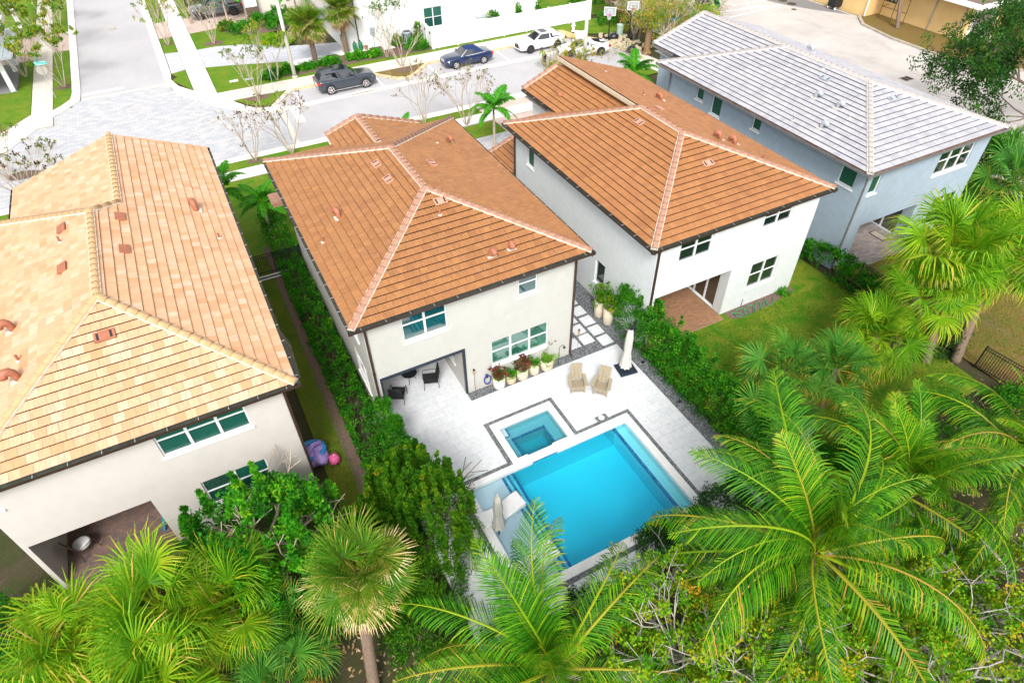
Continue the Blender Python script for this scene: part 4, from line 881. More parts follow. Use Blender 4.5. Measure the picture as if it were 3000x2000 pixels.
window(H, 'x-', 20.45, 17.55, 19.9, .03, 2.3, 3, .5, 'glass_dark', rows=1, sill=False, label='white framed sliding glass door')
downspout(H, 15.70, WY-.06, 5.75, M['gutter_brown']); downspout(H, 15.56, 29.8, 5.75, M['gutter_brown'])
rz_ = lambda x, y: ze + min(x-x0, x1-x, y-y0, (y1-y) if x < xm else 99)*sl_
for x, y, a in ((22.6, 21.6, 10), (23.25, 21.2, 10), (23.35, 27.2, 10)): gooseneck(H, x, y, rz_(x, y), M['vent_red'], R(a))
gooseneck(H, 18.9, 30.9, 6.3, M['vent_red'], R(190))
for x, y in ((23.5, 19.5), (22.4, 27.6), (22.6, 31.6)): pipe(H, x, y, rz_(x, y), M['vent_red'])
flatvent(H, (19.6, 24.2, rz_(19.6, 24.2)), (0, -1, 0), (1, 0, sl_), M['vent_pink']); flatvent(H, (20.4, 19.9, rz_(20.4, 19.9)), (1, 0, 0), (0, 1, sl_), M['vent_pink'])
flatvent(H, (21.7, 25.3, rz_(21.7, 25.3)), (0, 1, 0), (-1, 0, sl_), M['vent_pink'], slots=False)

# ================================================================== grey tiled house (blue stucco)
x0, x1, y0, y1, ze, zr = 27.78, 38.14, 16.69, 33.15, 6.0, 7.63
hx = (x1-x0)/2; xm = (x0+x1)/2; ya, yb = y0+hx, y1-hx; sl_ = (zr-ze)/hx; yf = 35.4
H = thing('house', 'grey tiled two storey house with pale blue walls and green shades', 'house', (xm, 17.2, 0), group='tiled houses')
zfl = 6.3
SL = [([(x0, y0, ze), (x1, y0, ze), (xm, ya, zr)], (x0, y0, ze), (x1, y0, ze), (xm, ya, zr)),
      ([(x0, y1, ze), (x0, y0, ze), (xm, ya, zr), (xm, yb, zr)], (x0, y1, ze), (x0, y0, ze), (xm, ya, zr)),
      ([(x1, y0, ze), (x1, yf, ze), (xm, yf, zr), (xm, ya, zr)], (x1, y0, ze), (x1, yf, ze), (xm, yf, zr)),
      ([(xm, y1, ze), (x0, y1, ze), (xm, yb, zr)], (xm, y1, ze), (x0, y1, ze), (xm, yb, zr)),
      ([(29.0, yf, zfl), (29.0, 32.1, zfl), (xm, yb, zr), (xm, yf, zr)], (29.0, yf, zfl), (29.0, 32.1, zfl), (xm, yf, zr))]
build_roof(H, SL, M['tile_gray'], M['cap_gray'], .33, .335, [((x0, y0, ze), (xm, ya, zr)), ((x1, y0, ze), (xm, ya, zr)), ((xm, ya, zr), (xm, yb, zr)), ((x0, y1, ze), (xm, yb, zr)), ((xm, yb, zr), (xm, yf, zr)), ((29.0, yf, zfl), (xm, yf, zr))], M['mortar_gray'])
G0, G1, G2, G3 = 27.65, 38.27, 16.56, 33.28
gutters(H, [((G0, G2, ze), (G1, G2, ze), (0, -1, 0)), ((G0, G3, ze), (G0, G2, ze), (-1, 0, 0)), ((G1, G2, ze), (G1, yf, ze), (1, 0, 0)), ((28.87, yf, zfl), (28.87, 33.3, zfl), (-1, 0, 0))], M['gutter_gray'], M['gutter_rust'], M['gutter_gray'], M['gutter_gray'])
WY = 17.15
wall('wall', H, 'y-', WY, 28.35, 38.05, -.12, 5.86, [(29.5, 33.95, -.11, 2.35, .14), (28.95, 29.62, 4.3, 5.3), (34.05, 36.85, 4.0, 5.3), (35.5, 37.6, .4, 2.25)], M['stucco_blue'])
wall('wall', H, 'x-', 28.35, WY, 32.6, -.12, 5.86, [(17.65, 18.62, 4.55, 5.55), (24.3, 24.95, 4.82, 5.55), (27.55, 28.4, 4.4, 5.55), (29.2, 29.85, 4.78, 5.55)], M['stucco_blue'])
wall('wall', H, 'x+', 38.05, WY, 35, -.12, 5.86, [], M['stucco_blue']); shell('wall', H, M['stucco_blue'], [(38.05, 35), (29.4, 35), (29.4, 32.6), (28.35, 32.6)], -.12, 5.86)
soffit(H, G0+.14, G2+.14, G1-.14, G3-.14, 5.86, M['trim_white']); soffit(H, 29.1, G3-.13, G1-.14, yf-.1, 5.87, M['trim_white'])
MB().poly([(29.4, 35, 5.86), (38.05, 35, 5.86), (xm, 35, zr-.1)][::-1]).obj('gable', M['stucco_blue'], H)
window(H, 'y-', WY, 34.05, 36.85, 4.0, 5.3, 3, .40, 'glass_dark'); window(H, 'y-', WY, 28.95, 29.62, 4.3, 5.3, 1, .5, 'screen_green', rows=1); window(H, 'y-', WY, 35.5, 37.6, .4, 2.25, 2, .5, 'glass_green', 'glass_dark')
for a0, a1, z0, z1 in ((17.65, 18.62, 4.55, 5.55), (24.3, 24.95, 4.82, 5.55), (27.55, 28.4, 4.4, 5.55), (29.2, 29.85, 4.78, 5.55)): window(H, 'x-', 28.35, a0, a1, z0, z1, 1, .5, 'screen_green', rows=1, frame='trim_white')
room(H, 29.4, 33.95, WY, 20.2, 2.35, 'stucco_blue', [(29.4, 16.7, 33.95, 20.2), (30.2, 16.3, 33.8, 16.7)], 'brick_gray', .30, .15, [(17.7, 19.6, .03, 2.15)])
window(H, 'x-', 33.95, 17.7, 19.6, .03, 2.15, 2, .5, 'glass_dark', rows=1, sill=False, label='white framed sliding glass door')
downspout(H, 28.44, WY-.06, 5.9, M['gutter_gray']); downspout(H, 28.28, 32.4, 5.9, M['gutter_gray'])
rz_ = lambda x, y: ze + min(x-x0, x1-x, y-y0, (y1-y) if x < xm else 99)*sl_
for x, y, a in ((35.7, 28.2, 10), (30.5, 23.0, 190), (30.5, 21.5, 190), (28.9, 20.9, 190)): gooseneck(H, x, y, rz_(x, y), M['vent_gray'], R(a))
for x, y in ((28.5, 22.4), (30.2, 20.4), (32.5, 24.6)): pipe(H, x, y, rz_(x, y), M['vent_gray'], .2)
flatvent(H, (31.9, 23.8, rz_(31.9, 23.8)), (0, -1, 0), (1, 0, sl_), M['vent_gray'], .62, .3); flatvent(H, (33.2, 20.4, rz_(33.2, 20.4)), (1, 0, 0), (0, 1, sl_), M['vent_gray'], .62, .3)
# ================================================================== buildings across the street and beyond the car park
B = thing('house', 'white two storey house behind the white vinyl fence across the street', 'house', (25, 62.6, 0), group='houses across the street')
wall('wall', B, 'y-', 62.6, 16.2, 35.5, -.1, 6.5, [(23.0, 24.9, .75, 2.55)], M['wall_white']); wall('wall', B, 'x+', 35.5, 62.6, 74, -.1, 6.5, [], M['wall_white']); wall('wall', B, 'x-', 16.2, 62.6, 74, -.1, 6.5, [], M['wall_white'])
wall('wall', B, 'y-', 62.61, 15.0, 16.2, -.1, 3.0, [], M['wall_white']); wall('wall', B, 'x-', 15.0, 62.61, 75, -.1, 2.75, [], M['wall_white'])
rb = MB(); rb.box(15.6, 62.0, 6.5, 36.1, 74.5, 6.62); rb.obj('roof', M['tile_gray'], B)
window(B, 'y-', 62.6, 23.0, 24.9, .75, 2.55, 2, .5, 'blind_green', 'blind_dark')
shed = [(14.1, 63.0, 2.75), (14.1, 76, 2.75), (16.19, 76, 3.5), (16.19, 63.0, 3.5)]
lr = MB(); lr.poly(shed[::-1]); lr = lr.obj('roof', M['kerb_gray'], B)
for i in range(6):
    t0, t1 = i/6, (i+1)/6; X = lambda t, h: (14.1+2.09*t, 2.77+.75*t+h)
    (xa, za), (xb, zb) = X(t0, .05), X(t1, .01)
    MB().quad((xa, 63, za), (xb, 63, zb), (xb, 76, zb), (xa, 76, za)).quad((xa, 63, za-.04), (xa, 63, za), (xa, 76, za), (xa, 76, za-.04)).obj('tile_course', M['brick_warm'] if 0 else M['cap_gray'], lr)
MB().box(13.95, 63, 2.62, 14.1, 76, 2.76).box(13.95, 62.93, 2.62, 14.5, 63.0, 2.78).obj('gutter', M['gutter_gray'], B)
st = MB()
for i in range(9):
    for j in range(3): st.box(14.62+j*.13+.02*(i % 2), 62.42, .02+i*.17, 14.74+j*.13+.02*(i % 2), 62.6, .17+i*.17)
st.obj('stone_veneer', M['kerb_gray'], B)
downspout(B, 16.3, 62.52, 5.0, M['gutter_brown'])
B = thing('house', 'beige house with a garage and stacked stone corner behind the pickup', 'house', (12, 77, 0), group='houses across the street')
wall('wall', B, 'y-', 77.0, 9.95, 22, -.1, 6, [], M['wall_beige']); wall('wall', B, 'x-', 8.72, 76.2, 88, -.1, 6, [(78.0, 82.6, -.05, 2.3)], M['wall_beige']); wall('pillar', B, 'y-', 76.2, 8.72, 9.9, -.1, 6, [], M['wall_white']); wall('pillar', B, 'x+', 9.9, 76.2, 77.05, -.1, 6, [], M['wall_white'])
gd = MB()
for i in range(4): gd.box(8.80, 78.02, .0+i*.57, 8.86, 82.58, .55+i*.57)
gd.obj('garage_door', M['trim_cream'], B)
sv = MB()
for i in range(8):
    for j in range(4): sv.box(8.64+j*.32+.05*(i % 2), 76.08+.02*((i+j) % 3), .0+i*.16, 8.94+j*.32+.05*(i % 2), 76.19, .15+i*.16)
sv.obj('stone_veneer', M['mulch'], B); downspout(B, 10.0, 76.9, 5.5, M['gutter_brown'])
MB().box(13.0, 76.9, 1.2, 13.35, 76.99, 1.75).obj('meter_box', M['vent_gray'], B)
B = thing('porch', 'white posted porch with a grey roof at the left sidewalk', 'porch', (-12.6, 70, 0))
pm = MB().box(-20, 65.9, 2.9, -11.15, 74.1, 3.02)
pr = pm.obj('roof', M['vent_gray'], B)
for i in range(12): MB().box(-20+i*.75, 65.85, 3.02, -19.3+i*.75, 74.15, 3.05).obj('roof_panel', M['vent_gray'], pr)
for y in (67.3, 72.25, 74.0): MB().box(-12.62, y-.17, 0, -12.28, y+.17, 2.9).obj('post', M['wall_white'], B)
MB().box(-12.7, 74.2, 2.9, -12.2, 96, 3.3).obj('beam', M['wall_white'], B); MB().box(-12.62, 85.8, 0, -12.28, 86.1, 2.9).obj('post', M['wall_white'], B)
MB().box(-20, 67.1, -.05, -12.15, 74.3, .06).obj('porch_floor', M['asphalt_dark'], B)
# yellow brick building
YB = simple('yellow_brick', (.74, .52, .24), .85, spec=.2, var=.1, scale=1.2, kind='pos', col2=(.68, .46, .20), dirt=.15, bmp=.3, bscale=30)
YC = simple('yellow_stucco', (.74, .52, .22), .85, spec=.2, var=.1, scale=1.2, kind='pos', dirt=.15)
B = thing('building', 'yellow brick building with a white roof edge beyond the car park', 'building', (70, 40, 0))
wall('wall', B, 'x-', 66.4, 36.7, 45.95, -.1, 3.3, [(44.2, 45.6, 1.3, 2.9)], YB); wall('wall', B, 'y-', 45.95, 64.4, 66.4, -.1, 3.6, [], YB); wall('wall', B, 'x-', 64.4, 45.95, 60, -.1, 3.6, [], YB)
wall('wall', B, 'y-', 36.7, 66.4, 67.05, -.1, 3.3, [], YC); wall('wall', B, 'y-', 36.7, 69.9, 80, -.1, 3.3, [], YC)
wall('entry_wall', B, 'y-', 39.2, 67.05, 69.9, -.1, 3.3, [], M['wall_beige']); wall('entry_wall', B, 'x-', 69.9, 36.7, 39.2, -.1, 3.3, [], M['wall_beige']); wall('entry_wall', B, 'x+', 67.05, 36.7, 39.2, -.1, 3.3, [], M['wall_beige'])
for x in (67.02, 69.85): MB().box(x-.09, 36.5, 0, x+.09, 36.69, 3.0).obj('post', M['wall_white'], B)
MB().box(66.32, 40.1, 0, 66.38, 40.25, 3.2).obj('pilaster', M['kerb_gray'], B); MB().box(66.32, 37.1, 0, 66.38, 37.2, 3.2).obj('pilaster', M['kerb_gray'], B)
wf = MB()
for y in (44.25, 44.7, 45.15, 45.55): wf.box(66.44, y-.04, 1.3, 66.5, y+.04, 2.9)
for z in (1.34, 1.85, 2.35, 2.86): wf.box(66.43, 44.2, z-.04, 66.49, 45.6, z+.04)
wf = wf.obj('window', M['black_metal'], B); MB().box(66.52, 44.2, 1.3, 66.55, 45.6, 2.9).obj('pane', M['glass_bright'], wf)
rf = MB().box(65.2, 35.4, 3.3, 82, 46.5, 3.42); rf = rf.obj('roof', M['brick_brown'], B)
MB().box(65.0, 35.2, 3.15, 65.2, 46.6, 3.55).box(65.2, 35.2, 3.15, 82, 35.4, 3.55).box(63.8, 45.4, 3.45, 65.0, 60, 3.7).obj('fascia', M['wall_white'], rf)
MB().box(63.9, 45.5, 3.6, 70, 60, 3.72).obj('roof', M['wall_white'], B)
MB().tube([(64.3, 45.85, 0.1), (64.3, 45.85, 3.4)], .07, 8).obj('downspout', M['trim_white'], B)
sheet('concrete_apron', [(66.9, 36.65), (70.9, 36.5), (70.3, 34.9), (66.8, 34.75)], .03, M['kerb_gray'])
t = thing('steel_cage', 'rusty steel pipe cage against the yellow brick wall', 'cage', (65.6, 44, 0))
for y in (42.2, 43.6, 45.0):
    MB().tube([(65.4, y, 0), (65.4, y, 2.3)], .035, 6).obj('post', M['gutter_brown'], t)
for z in (1.1, 2.25): MB().tube([(65.4, 42.2, z), (65.4, 45.0, z), (66.35, 45.0, z)], .03, 6).obj('rail', M['gutter_brown'], t)
t = thing('storm_drain', 'dark iron storm drain grate between pale gutter strips', 'drain', (54.55, 33.0, -.05))
MB().box(-.5, -.4, -.02, .5, .4, 0).obj('pit', M['dark'], t, world=False); MB().box(-.5, -.4, 0, .5, -.36, .012).box(-.5, .36, 0, .5, .4, .012).box(-.5, -.36, 0, -.46, .36, .012).box(.46, -.36, 0, .5, .36, .012).box(-.03, -.36, 0, .03, .36, .012).obj('frame', M['kerb_gray'], t, world=False)
for i in range(8): MB().box(-.46+i*.055+(.06 if i > 3 else 0)+.0*i, -.36, .0, -.44+i*.055+(.52-.22 if i > 3 else 0), .36, .008).obj('bar', M['gutter_brown'], t, world=False)
# dumpster
t = thing('dumpster', 'green metal dumpster with a black lid behind the grey roof', 'dumpster', (50.9, 54.4, -.06), R(-24))
G = simple('dumpster_green', (.012, .15, .065), .5, var=.2, dirt=.3)
dm = MB(); dm.v = [(-1.1, -.8, .15), (1.1, -.8, .15), (1.1, .8, .15), (-1.1, .8, .15), (-1.1, -.8, 1.2), (1.1, -.8, 1.2), (1.1, .8, 1.7), (-1.1, .8, 1.7), (-1.02, -.72, 1.21), (1.02, -.72, 1.21), (1.02, .72, 1.66), (-1.02, .72, 1.66), (-1.02, -.72, .3), (1.02, -.72, .3), (1.02, .72, .3), (-1.02, .72, .3)]
dm.f = [(0, 3, 2, 1), (0, 1, 5, 4), (1, 2, 6, 5), (2, 3, 7, 6), (3, 0, 4, 7), (4, 5, 9, 8), (5, 6, 10, 9), (6, 7, 11, 10), (7, 4, 8, 11), (8, 9, 13, 12), (9, 10, 14, 13), (10, 11, 15, 14), (11, 8, 12, 15), (12, 13, 14, 15)]; dm.m = [0]*14
dm.obj('body', G, t, world=False)
MB().obox((-.55, 0, 1.47), (.52, 0, 0), (0, .82, .26), (0, -.012, .04)).obj('lid', M['black_metal'], t, world=False)
for k in range(6): MB().obox((-.95+k*.16, 0, 1.52), (.03, 0, 0), (0, .8, .25), (0, -.008, .02)).obj('lid_rib', M['black_metal'], t, world=False)
for x in (-1.13, 1.13): MB().box(x-.05, -.5, .8, x+.05, .5, .95).obj('fork_pocket', G, t, world=False)
t = thing('cart', 'black wheeled cart parked by the yellow wall at the top edge', 'cart', (64.0, 49.4, -.03))
MB().box(-.6, -.5, .25, .6, .5, 1.1).obj('body', M['black_metal'], t, world=False, bevel=.04)
for y in (-.45, .45): MB().tube([(-.45, y-.04, .13), (-.45, y+.04, .13)], .13, 12).obj('wheel', M['trim_white'], t, world=False)
MB().tube([(.6, -.4, .9), (.85, -.4, 1.15), (.85, .4, 1.15), (.6, .4, .9)], .025, 6).obj('handle', M['black_metal'], t, world=False)
# white vinyl fence
t = thing('vinyl_fence', 'white vinyl privacy fence along the lawn across the street', 'fence', (31, 59.0, 0))
xs = [22.35 + i*2.47 for i in range(8)]
for i, x in enumerate(xs):
    MB().box(x-.065, 58.93, 0, x+.065, 59.06, 1.86).box(x-.085, 58.91, 1.86, x+.085, 59.08, 1.89).lathe([(.09, 1.89), (.0, 1.96)], (x, 58.995, 0), 4).obj('post', M['trim_white'], t)
    if i < 7:
        for z in (.06, 1.68): MB().box(x+.067, 58.955, z, x+2.47-.067, 59.035, z+.14).obj('rail', M['trim_white'], t)
        for k in range(14):
            a = x+.07+k*.1663; MB().box(a+.003, 58.975, .2, a+.1633, 59.015, 1.68).obj('plank', M['trim_white'], t)
g = thing('fence_gate', 'white vinyl gate at the left end of the fence', 'gate', (22.3, 60, 0))
for y in (59.15, 60.4, 61.75): MB().box(22.24, y-.06, 0, 22.36, y+.06, 1.88).obj('post', M['trim_white'], g)
for k in range(14): MB().box(22.28, 59.22+k*.178, .15, 22.32, 59.39+k*.178, 1.78).obj('plank', M['trim_white'], g)
for z in (.1, 1.7): MB().box(22.26, 59.2, z, 22.34, 61.7, z+.12).obj('rail', M['trim_white'], g)
for y in (59.3, 60.55): MB().box(22.18, y, 1.3, 22.25, y+.1, 1.5).obj('latch', M['black_metal'], g)
# black aluminium picket fences
def picket_fence(label, p, q, h, n):
    p, q = Vector(p), Vector(q); t = thing('picket_fence', label, 'fence', ((p.x+q.x)/2, (p.y+q.y)/2, 0), group='black picket fences')
    d = q-p; pk = MB().box(-.011, -.011, 0, .011, .011, h-.03).mesh('picket'); pk.materials.append(M['black_metal'])
    for z in (.12, h-.16, h): MB().bar((p.x, p.y, z), (q.x, q.y, z), .035, .03).obj('rail', M['black_metal'], t)
    m = int(d.length/.105)
    for k in range(1, m): meshobj('picket', pk, t, (p.x+d.x*k/m, p.y+d.y*k/m, .05), world=True)
    for k in range(n+1): MB().box(p.x+d.x*k/n-.03, p.y+d.y*k/n-.03, 0, p.x+d.x*k/n+.03, p.y+d.y*k/n+.03, h+.06).obj('post', M['black_metal'], t)
picket_fence('black picket fence closing the grass strip beside the tan roof', (.1, 31.45), (2.9, 31.3), 1.25, 2)
picket_fence('black picket fence in the hedge below the grey tiled house', (28.62, 15.6), (28.78, 11.2), 1.2, 2)
picket_fence('black picket fence at the right edge under the palms', (28.3, 8.6), (28.9, 3.2), 1.25, 3)
# ------------------------------------------------------------------ street lamps, signs
for (x, y, h, lab) in ((9.22, 58.8, 10.5, 'white concrete lamp post beside the sidewalk behind the dark SUV'), (29.9, 44.9, 10.5, 'white concrete lamp post rising behind the orange roof')):
    t = thing('lamp_post', lab, 'lamp post', (x, y, 0), group='concrete lamp posts')
    MB().tube([(0, 0, -.1), (0, 0, h)], [.17, .10], 12).obj('pole', M['concrete_white'], t, world=False, smooth=True); MB().lathe([(.24, 0), (.22, .06), (.17, .08)], (0, 0, 0), 12).obj('base', M['concrete_white'], t, world=False)
    MB().tube([(0, 0, h-.1), (.3, -.6, h+.25), (.5, -1.4, h+.3)], .05, 8).obj('arm', M['vent_gray'], t, world=False); MB().obox((.56, -1.65, h+.28), (.12, .04, 0), (-.09, .34, 0), (0, 0, .06)).obj('lamp_head', M['vent_gray'], t, world=False)
t = thing('street_sign', 'stop sign seen from behind under teal street name blades', 'street sign', (-9.3, 64.05, 0))
TEAL = simple('sign_teal', (.01, .42, .36), .4, var=.05)
MB().bar((0, 0, 0), (-.02, .02, 3.05), .06, .04).obj('post', M['vent_gray'], t, world=False)
MB().prism([(.42*math.cos(R(22.5+45*k)), .42*math.sin(R(22.5+45*k))) for k in range(8)], -.01, .01).obj('stop_plate', simple('sign_back', (.40, .37, .32), .5, metal=.2, var=.05), t, world=False, loc=(-.02, .06, 2.25)).rotation_euler = (R(90), 0, 0)
b1 = MB().box(-.62, -.012, -.13, .62, .012, .13).obj('name_blade', TEAL, t, world=False, loc=(-.02, .0, 2.78)); b1.rotation_euler = (R(-12), 0, R(-6))
b2 = MB().box(-.5, -.012, -.13, .5, .012, .13).obj('name_blade', TEAL, t, world=False, loc=(-.02, .25, 3.03)); b2.rotation_euler = (0, 0, R(84))
bd = MB()
for r in ((-.60, .095, .60, .115), (-.60, -.115, .60, -.095), (-.60, -.115, -.58, .115), (.58, -.115, .60, .115)): bd.box(r[0], -.016, r[1], r[2], -.013, r[3])
for k in range(9): bd.box(-.5+k*.078, -.016, -.05, -.485+k*.078, -.013, .05); bd.box(-.5+k*.078, -.016, (.035, -.01, -.05)[k % 3], -.45+k*.078, -.013, (.05, .008, -.035)[k % 3])
bd.obj('lettering', M['trim_white'], b1, world=False)
def txt(name, s, size, mat, parent, loc, rot):
    cu = bpy.data.curves.new(name, 'FONT'); cu.body = s; cu.size = size; cu.extrude = .003; cu.align_x = 'CENTER'; cu.align_y = 'CENTER'
    tmp = bpy.data.objects.new(name, cu); C.objects.link(tmp); dg = bpy.context.evaluated_depsgraph_get()
    me = bpy.data.meshes.new_from_object(tmp.evaluated_get(dg)); me.name = name; bpy.data.objects.remove(tmp); me.materials.append(mat)
    return meshobj(name, me, parent, loc, rot)
txt('lettering', 'ST', .16, M['trim_white'], b1, (.44, -.0165, 0), (R(90), 0, 0))
t = thing('sign_post', 'thin grey sign post at the angled parking kerb', 'sign post', (6.85, 55.9, 0))
MB().bar((0, 0, 0), (.05, .1, 2.1), .05, .03).obj('post', M['vent_gray'], t, world=False); MB().obox((.05, .1, 1.95), (.02, 0, 0), (0, .15, 0), (0, 0, .2)).obj('plate', M['vent_gray'], t, world=False)
# ------------------------------------------------------------------ utilities at the white house
t = thing('utility_meter', 'grey electric meter box and conduit on the white house wall', 'meter', (17.8, 62.5, 0))
MB().box(17.5, 62.45, 1.1, 17.95, 62.6, 1.7).obj('box', M['vent_gray'], t); MB().tube([(17.72, 62.52, 0), (17.72, 62.52, 1.1)], .03, 6).tube([(17.9, 62.52, .9), (18.2, 62.5, .6), (18.5, 62.5, .65), (18.6, 62.5, 1.0)], .02, 6).obj('conduit', M['vent_gray'], t)
sheet('concrete_pad', [(15.1, 61.7), (16.9, 61.6), (17.1, 62.0), (16.9, 62.55), (15.1, 62.58)], .05, M['concrete_white']); sheet('concrete_pad', rect(18.2, 61.0, 19.3, 62.5), .05, M['concrete_white'])
for x, lab in ((15.75, 'dark green gas bottle on the white pad, beside the palm'), (16.3, 'dark green gas bottle on the white pad, beside the terracotta pot')):
    t = thing('gas_bottle', lab, 'gas bottle', (x, 62.15, .05), group='gas bottles on the pad'); MB().lathe([(.18, 0), (.2, .08), (.2, .62), (.1, .74)], (0, 0, 0), 12, cap_top=True).obj('tank', G, t, world=False, smooth=True); MB().lathe([(.06, .74), (.06, .86)], (0, 0, 0), 8, cap_top=True).obj('valve', M['black_metal'], t, world=False)
t = thing('flower_pot', 'small terracotta pot on the white gas bottle pad', 'pot', (16.75, 62.0, .05)); MB().lathe([(.12, 0), (.19, .32), (.21, .34), (.18, .35), (.15, .1)], (0, 0, 0), 12).obj('pot', M['cap_rust'], t, world=False)
t = thing('air_conditioner', 'grey air conditioner unit beside the white house gate', 'air conditioner', (20.9, 62.0, .0))
MB().box(-.5, -.45, 0, .5, .45, .08).obj('pad', M['concrete'], t, world=False); MB().lathe([(.43, .08), (.45, .12), (.45, .95), (.42, 1.0)], (0, 0, 0), 16, cap_top=True).obj('casing', M['vent_gray'], t, world=False, smooth=False); MB().lathe([(.36, 1.005), (.12, 1.02)], (0, 0, 0), 16, cap_top=True).obj('fan_grille', M['black_metal'], t, world=False)
fn = MB()
for k in range(16): a = k*math.pi/8; fn.obox((.455*math.cos(a), .455*math.sin(a), .53), (.012*math.cos(a), .012*math.sin(a), 0), (-.03*math.sin(a), .03*math.cos(a), 0), (0, 0, .38))
fn.obj('louvre', M['black_metal'], t, world=False)['kind'] = 'stuff'
t = thing('storage_box', 'white storage box against the wall behind the vinyl fence', 'box', (28.6, 61.6, 0)); MB().box(-.55, -.4, 0, .55, .4, 1.3).obj('body', M['wall_white'], t, world=False, bevel=.03); MB().box(-.6, -.45, 1.3, .6, .45, 1.36).obj('lid', M['vent_gray'], t, world=False)
for x, y, lab, m_ in ((4.35, 57.9+2.5, 'white utility lid in the grass beside the wide sidewalk', 'concrete_white'), (5.6, 60.2, 'small green utility lid in the grass beside the white lid', 'vent_gray')):
    t = thing('utility_cover', lab, 'lid', (x, y, 0)); MB().box(-.35, -.2, -.02, .35, .2, .04).obj('plate', M[m_], t, world=False, bevel=.01)
# basketball hoops, hydrant, bin
def hoop(label, x, y, rz, rimc, h, clear):
    t = thing('basketball_hoop', label, 'basketball hoop', (x, y, 0), rz, 'basketball hoops')
    MB().tube([(0, .5, 0), (0, .5, h-.5), (0, .12, h)], .055, 8).obj('pole', M['black_metal'], t, world=False); MB().box(-.45, .2, 0, .45, .9, .18).obj('base', M['black_metal'], t, world=False, bevel=.05)
    b = MB().box(-.52, .02, h-.28, .52, .05, h+.42).obj('backboard', simple('board_'+str(int(clear)), (.40, .42, .45) if clear else (.34, .38, .40), .2, var=.1), t, world=False)
    fr = MB()
    for r in ((-.54, -.30, .54, -.25), (-.54, .39, .54, .44), (-.54, -.25, -.49, .39), (.49, -.25, .54, .39), (-.19, -.12, .19, -.09), (-.19, .17, .19, .20), (-.19, -.09, -.16, .17), (.16, -.09, .19, .17)): fr.box(r[0], .0, h+r[1], r[2], .019, h+r[3])
    fr.obj('frame', M['trim_white'], b, world=False)
    pts = [(.25*math.cos(a), -.32+.25*math.sin(a), h-.12) for a in np.linspace(0, 2*math.pi, 17)]
    MB().tube(pts, .018, 5, cap=False).box(-.1, -.08, h-.2, .1, .02, h-.1).obj('rim', rimc, t, world=False)
    nm = MB()
    for k in range(12):
        a, b_ = k*math.pi/6, (k+1)*math.pi/6
        for s in (0, 1): nm.tube([(.24*math.cos(a), -.32+.24*math.sin(a), h-.12), (.16*math.cos(b_ if s else a-.5), -.32+.16*math.sin(b_ if s else a-.5), h-.38), (.12*math.cos(a), -.32+.12*math.sin(a), h-.55)], .007, 3, cap=False)
    nm.obj('net', M['trim_white'], t, world=False)
RED = simple('rim_red', (.5, .03, .02), .4); PUR = simple('rim_magenta', (.42, .04, .2), .4)
hoop('basketball hoop with a grey backboard and magenta rim under the scrub', 37.6, 52.7, R(-40), PUR, 2.6, False)
hoop('basketball hoop with a white framed backboard and red rim', 39.8, 52.2, R(-25), RED, 2.9, True)
t = thing('fire_hydrant', 'white fire hydrant on the lawn in front of the vinyl fence', 'hydrant', (36.3, 56.8, 0)); MB().lathe([(.2, 0), (.2, .05), (.13, .08), (.13, .6), (.17, .62), (.15, .75), (.05, .86)], (0, 0, 0), 12, cap_top=True).obj('barrel', M['trim_white'], t, world=False, smooth=True)
for a in (0, 90, 180): MB().tube([(0, 0, .5), (.24*math.cos(R(a)), .24*math.sin(R(a)), .5)], .06, 8).obj('nozzle', M['trim_white'], t, world=False)
sheet('concrete_pad', [(36.0, 56.9), (36.8, 56.8), (37.2, 55.9), (36.6, 55.7)], .03, M['concrete_white'])
t = thing('bin', 'pale green waste bin beside the basketball hoops', 'bin', (39.6, 53.6, 0)); MB().lathe([(.28, 0), (.33, .95)], (0, 0, 0), 14).obj('body', simple('bin_green', (.35, .48, .40), .5), t, world=False); MB().lathe([(.35, .95), (.35, 1.0), (.1, 1.08)], (0, 0, 0), 14, cap_top=True).obj('lid', simple('bin_lid', (.38, .5, .43), .5), t, world=False)
for x, y, lab in ((40.0, 51.9, 'upright wooden post beside the red rimmed hoop'), (40.5, 51.7, 'wooden post leaning beside the upright post'), (38.9, 48.2, 'grey wooden plank leaning by the thick palm trunk')):
    tag(MB().bar((x, y, 0), (x+.15, y-.1, 1.9), .14, .1).obj('wooden_post', M['bark'], None), lab, 'post')
t = thing('tarp', 'crumpled blue tarp in the scrub behind the grey roof', 'tarp', (46.6, 53.2, 0)); P_ = []
mb = MB(); n = 9
for i in range(n):
    for j in range(n): mb.v.append(((i/(n-1)-.5)*2.6, (j/(n-1)-.5)*2.2, .15+.35*math.sin(i*1.1)*math.cos(j*.9)+random.uniform(0, .22)+.3*(1-abs(i-4)/4)))
for i in range(n-1):
    for j in range(n-1): mb.f.append((i*n+j, (i+1)*n+j, (i+1)*n+j+1, i*n+j+1)); mb.m.append(0)
mb.obj('sheet', simple('tarp_blue', (.03, .16, .42), .4, var=.2), t, world=False, smooth=True)
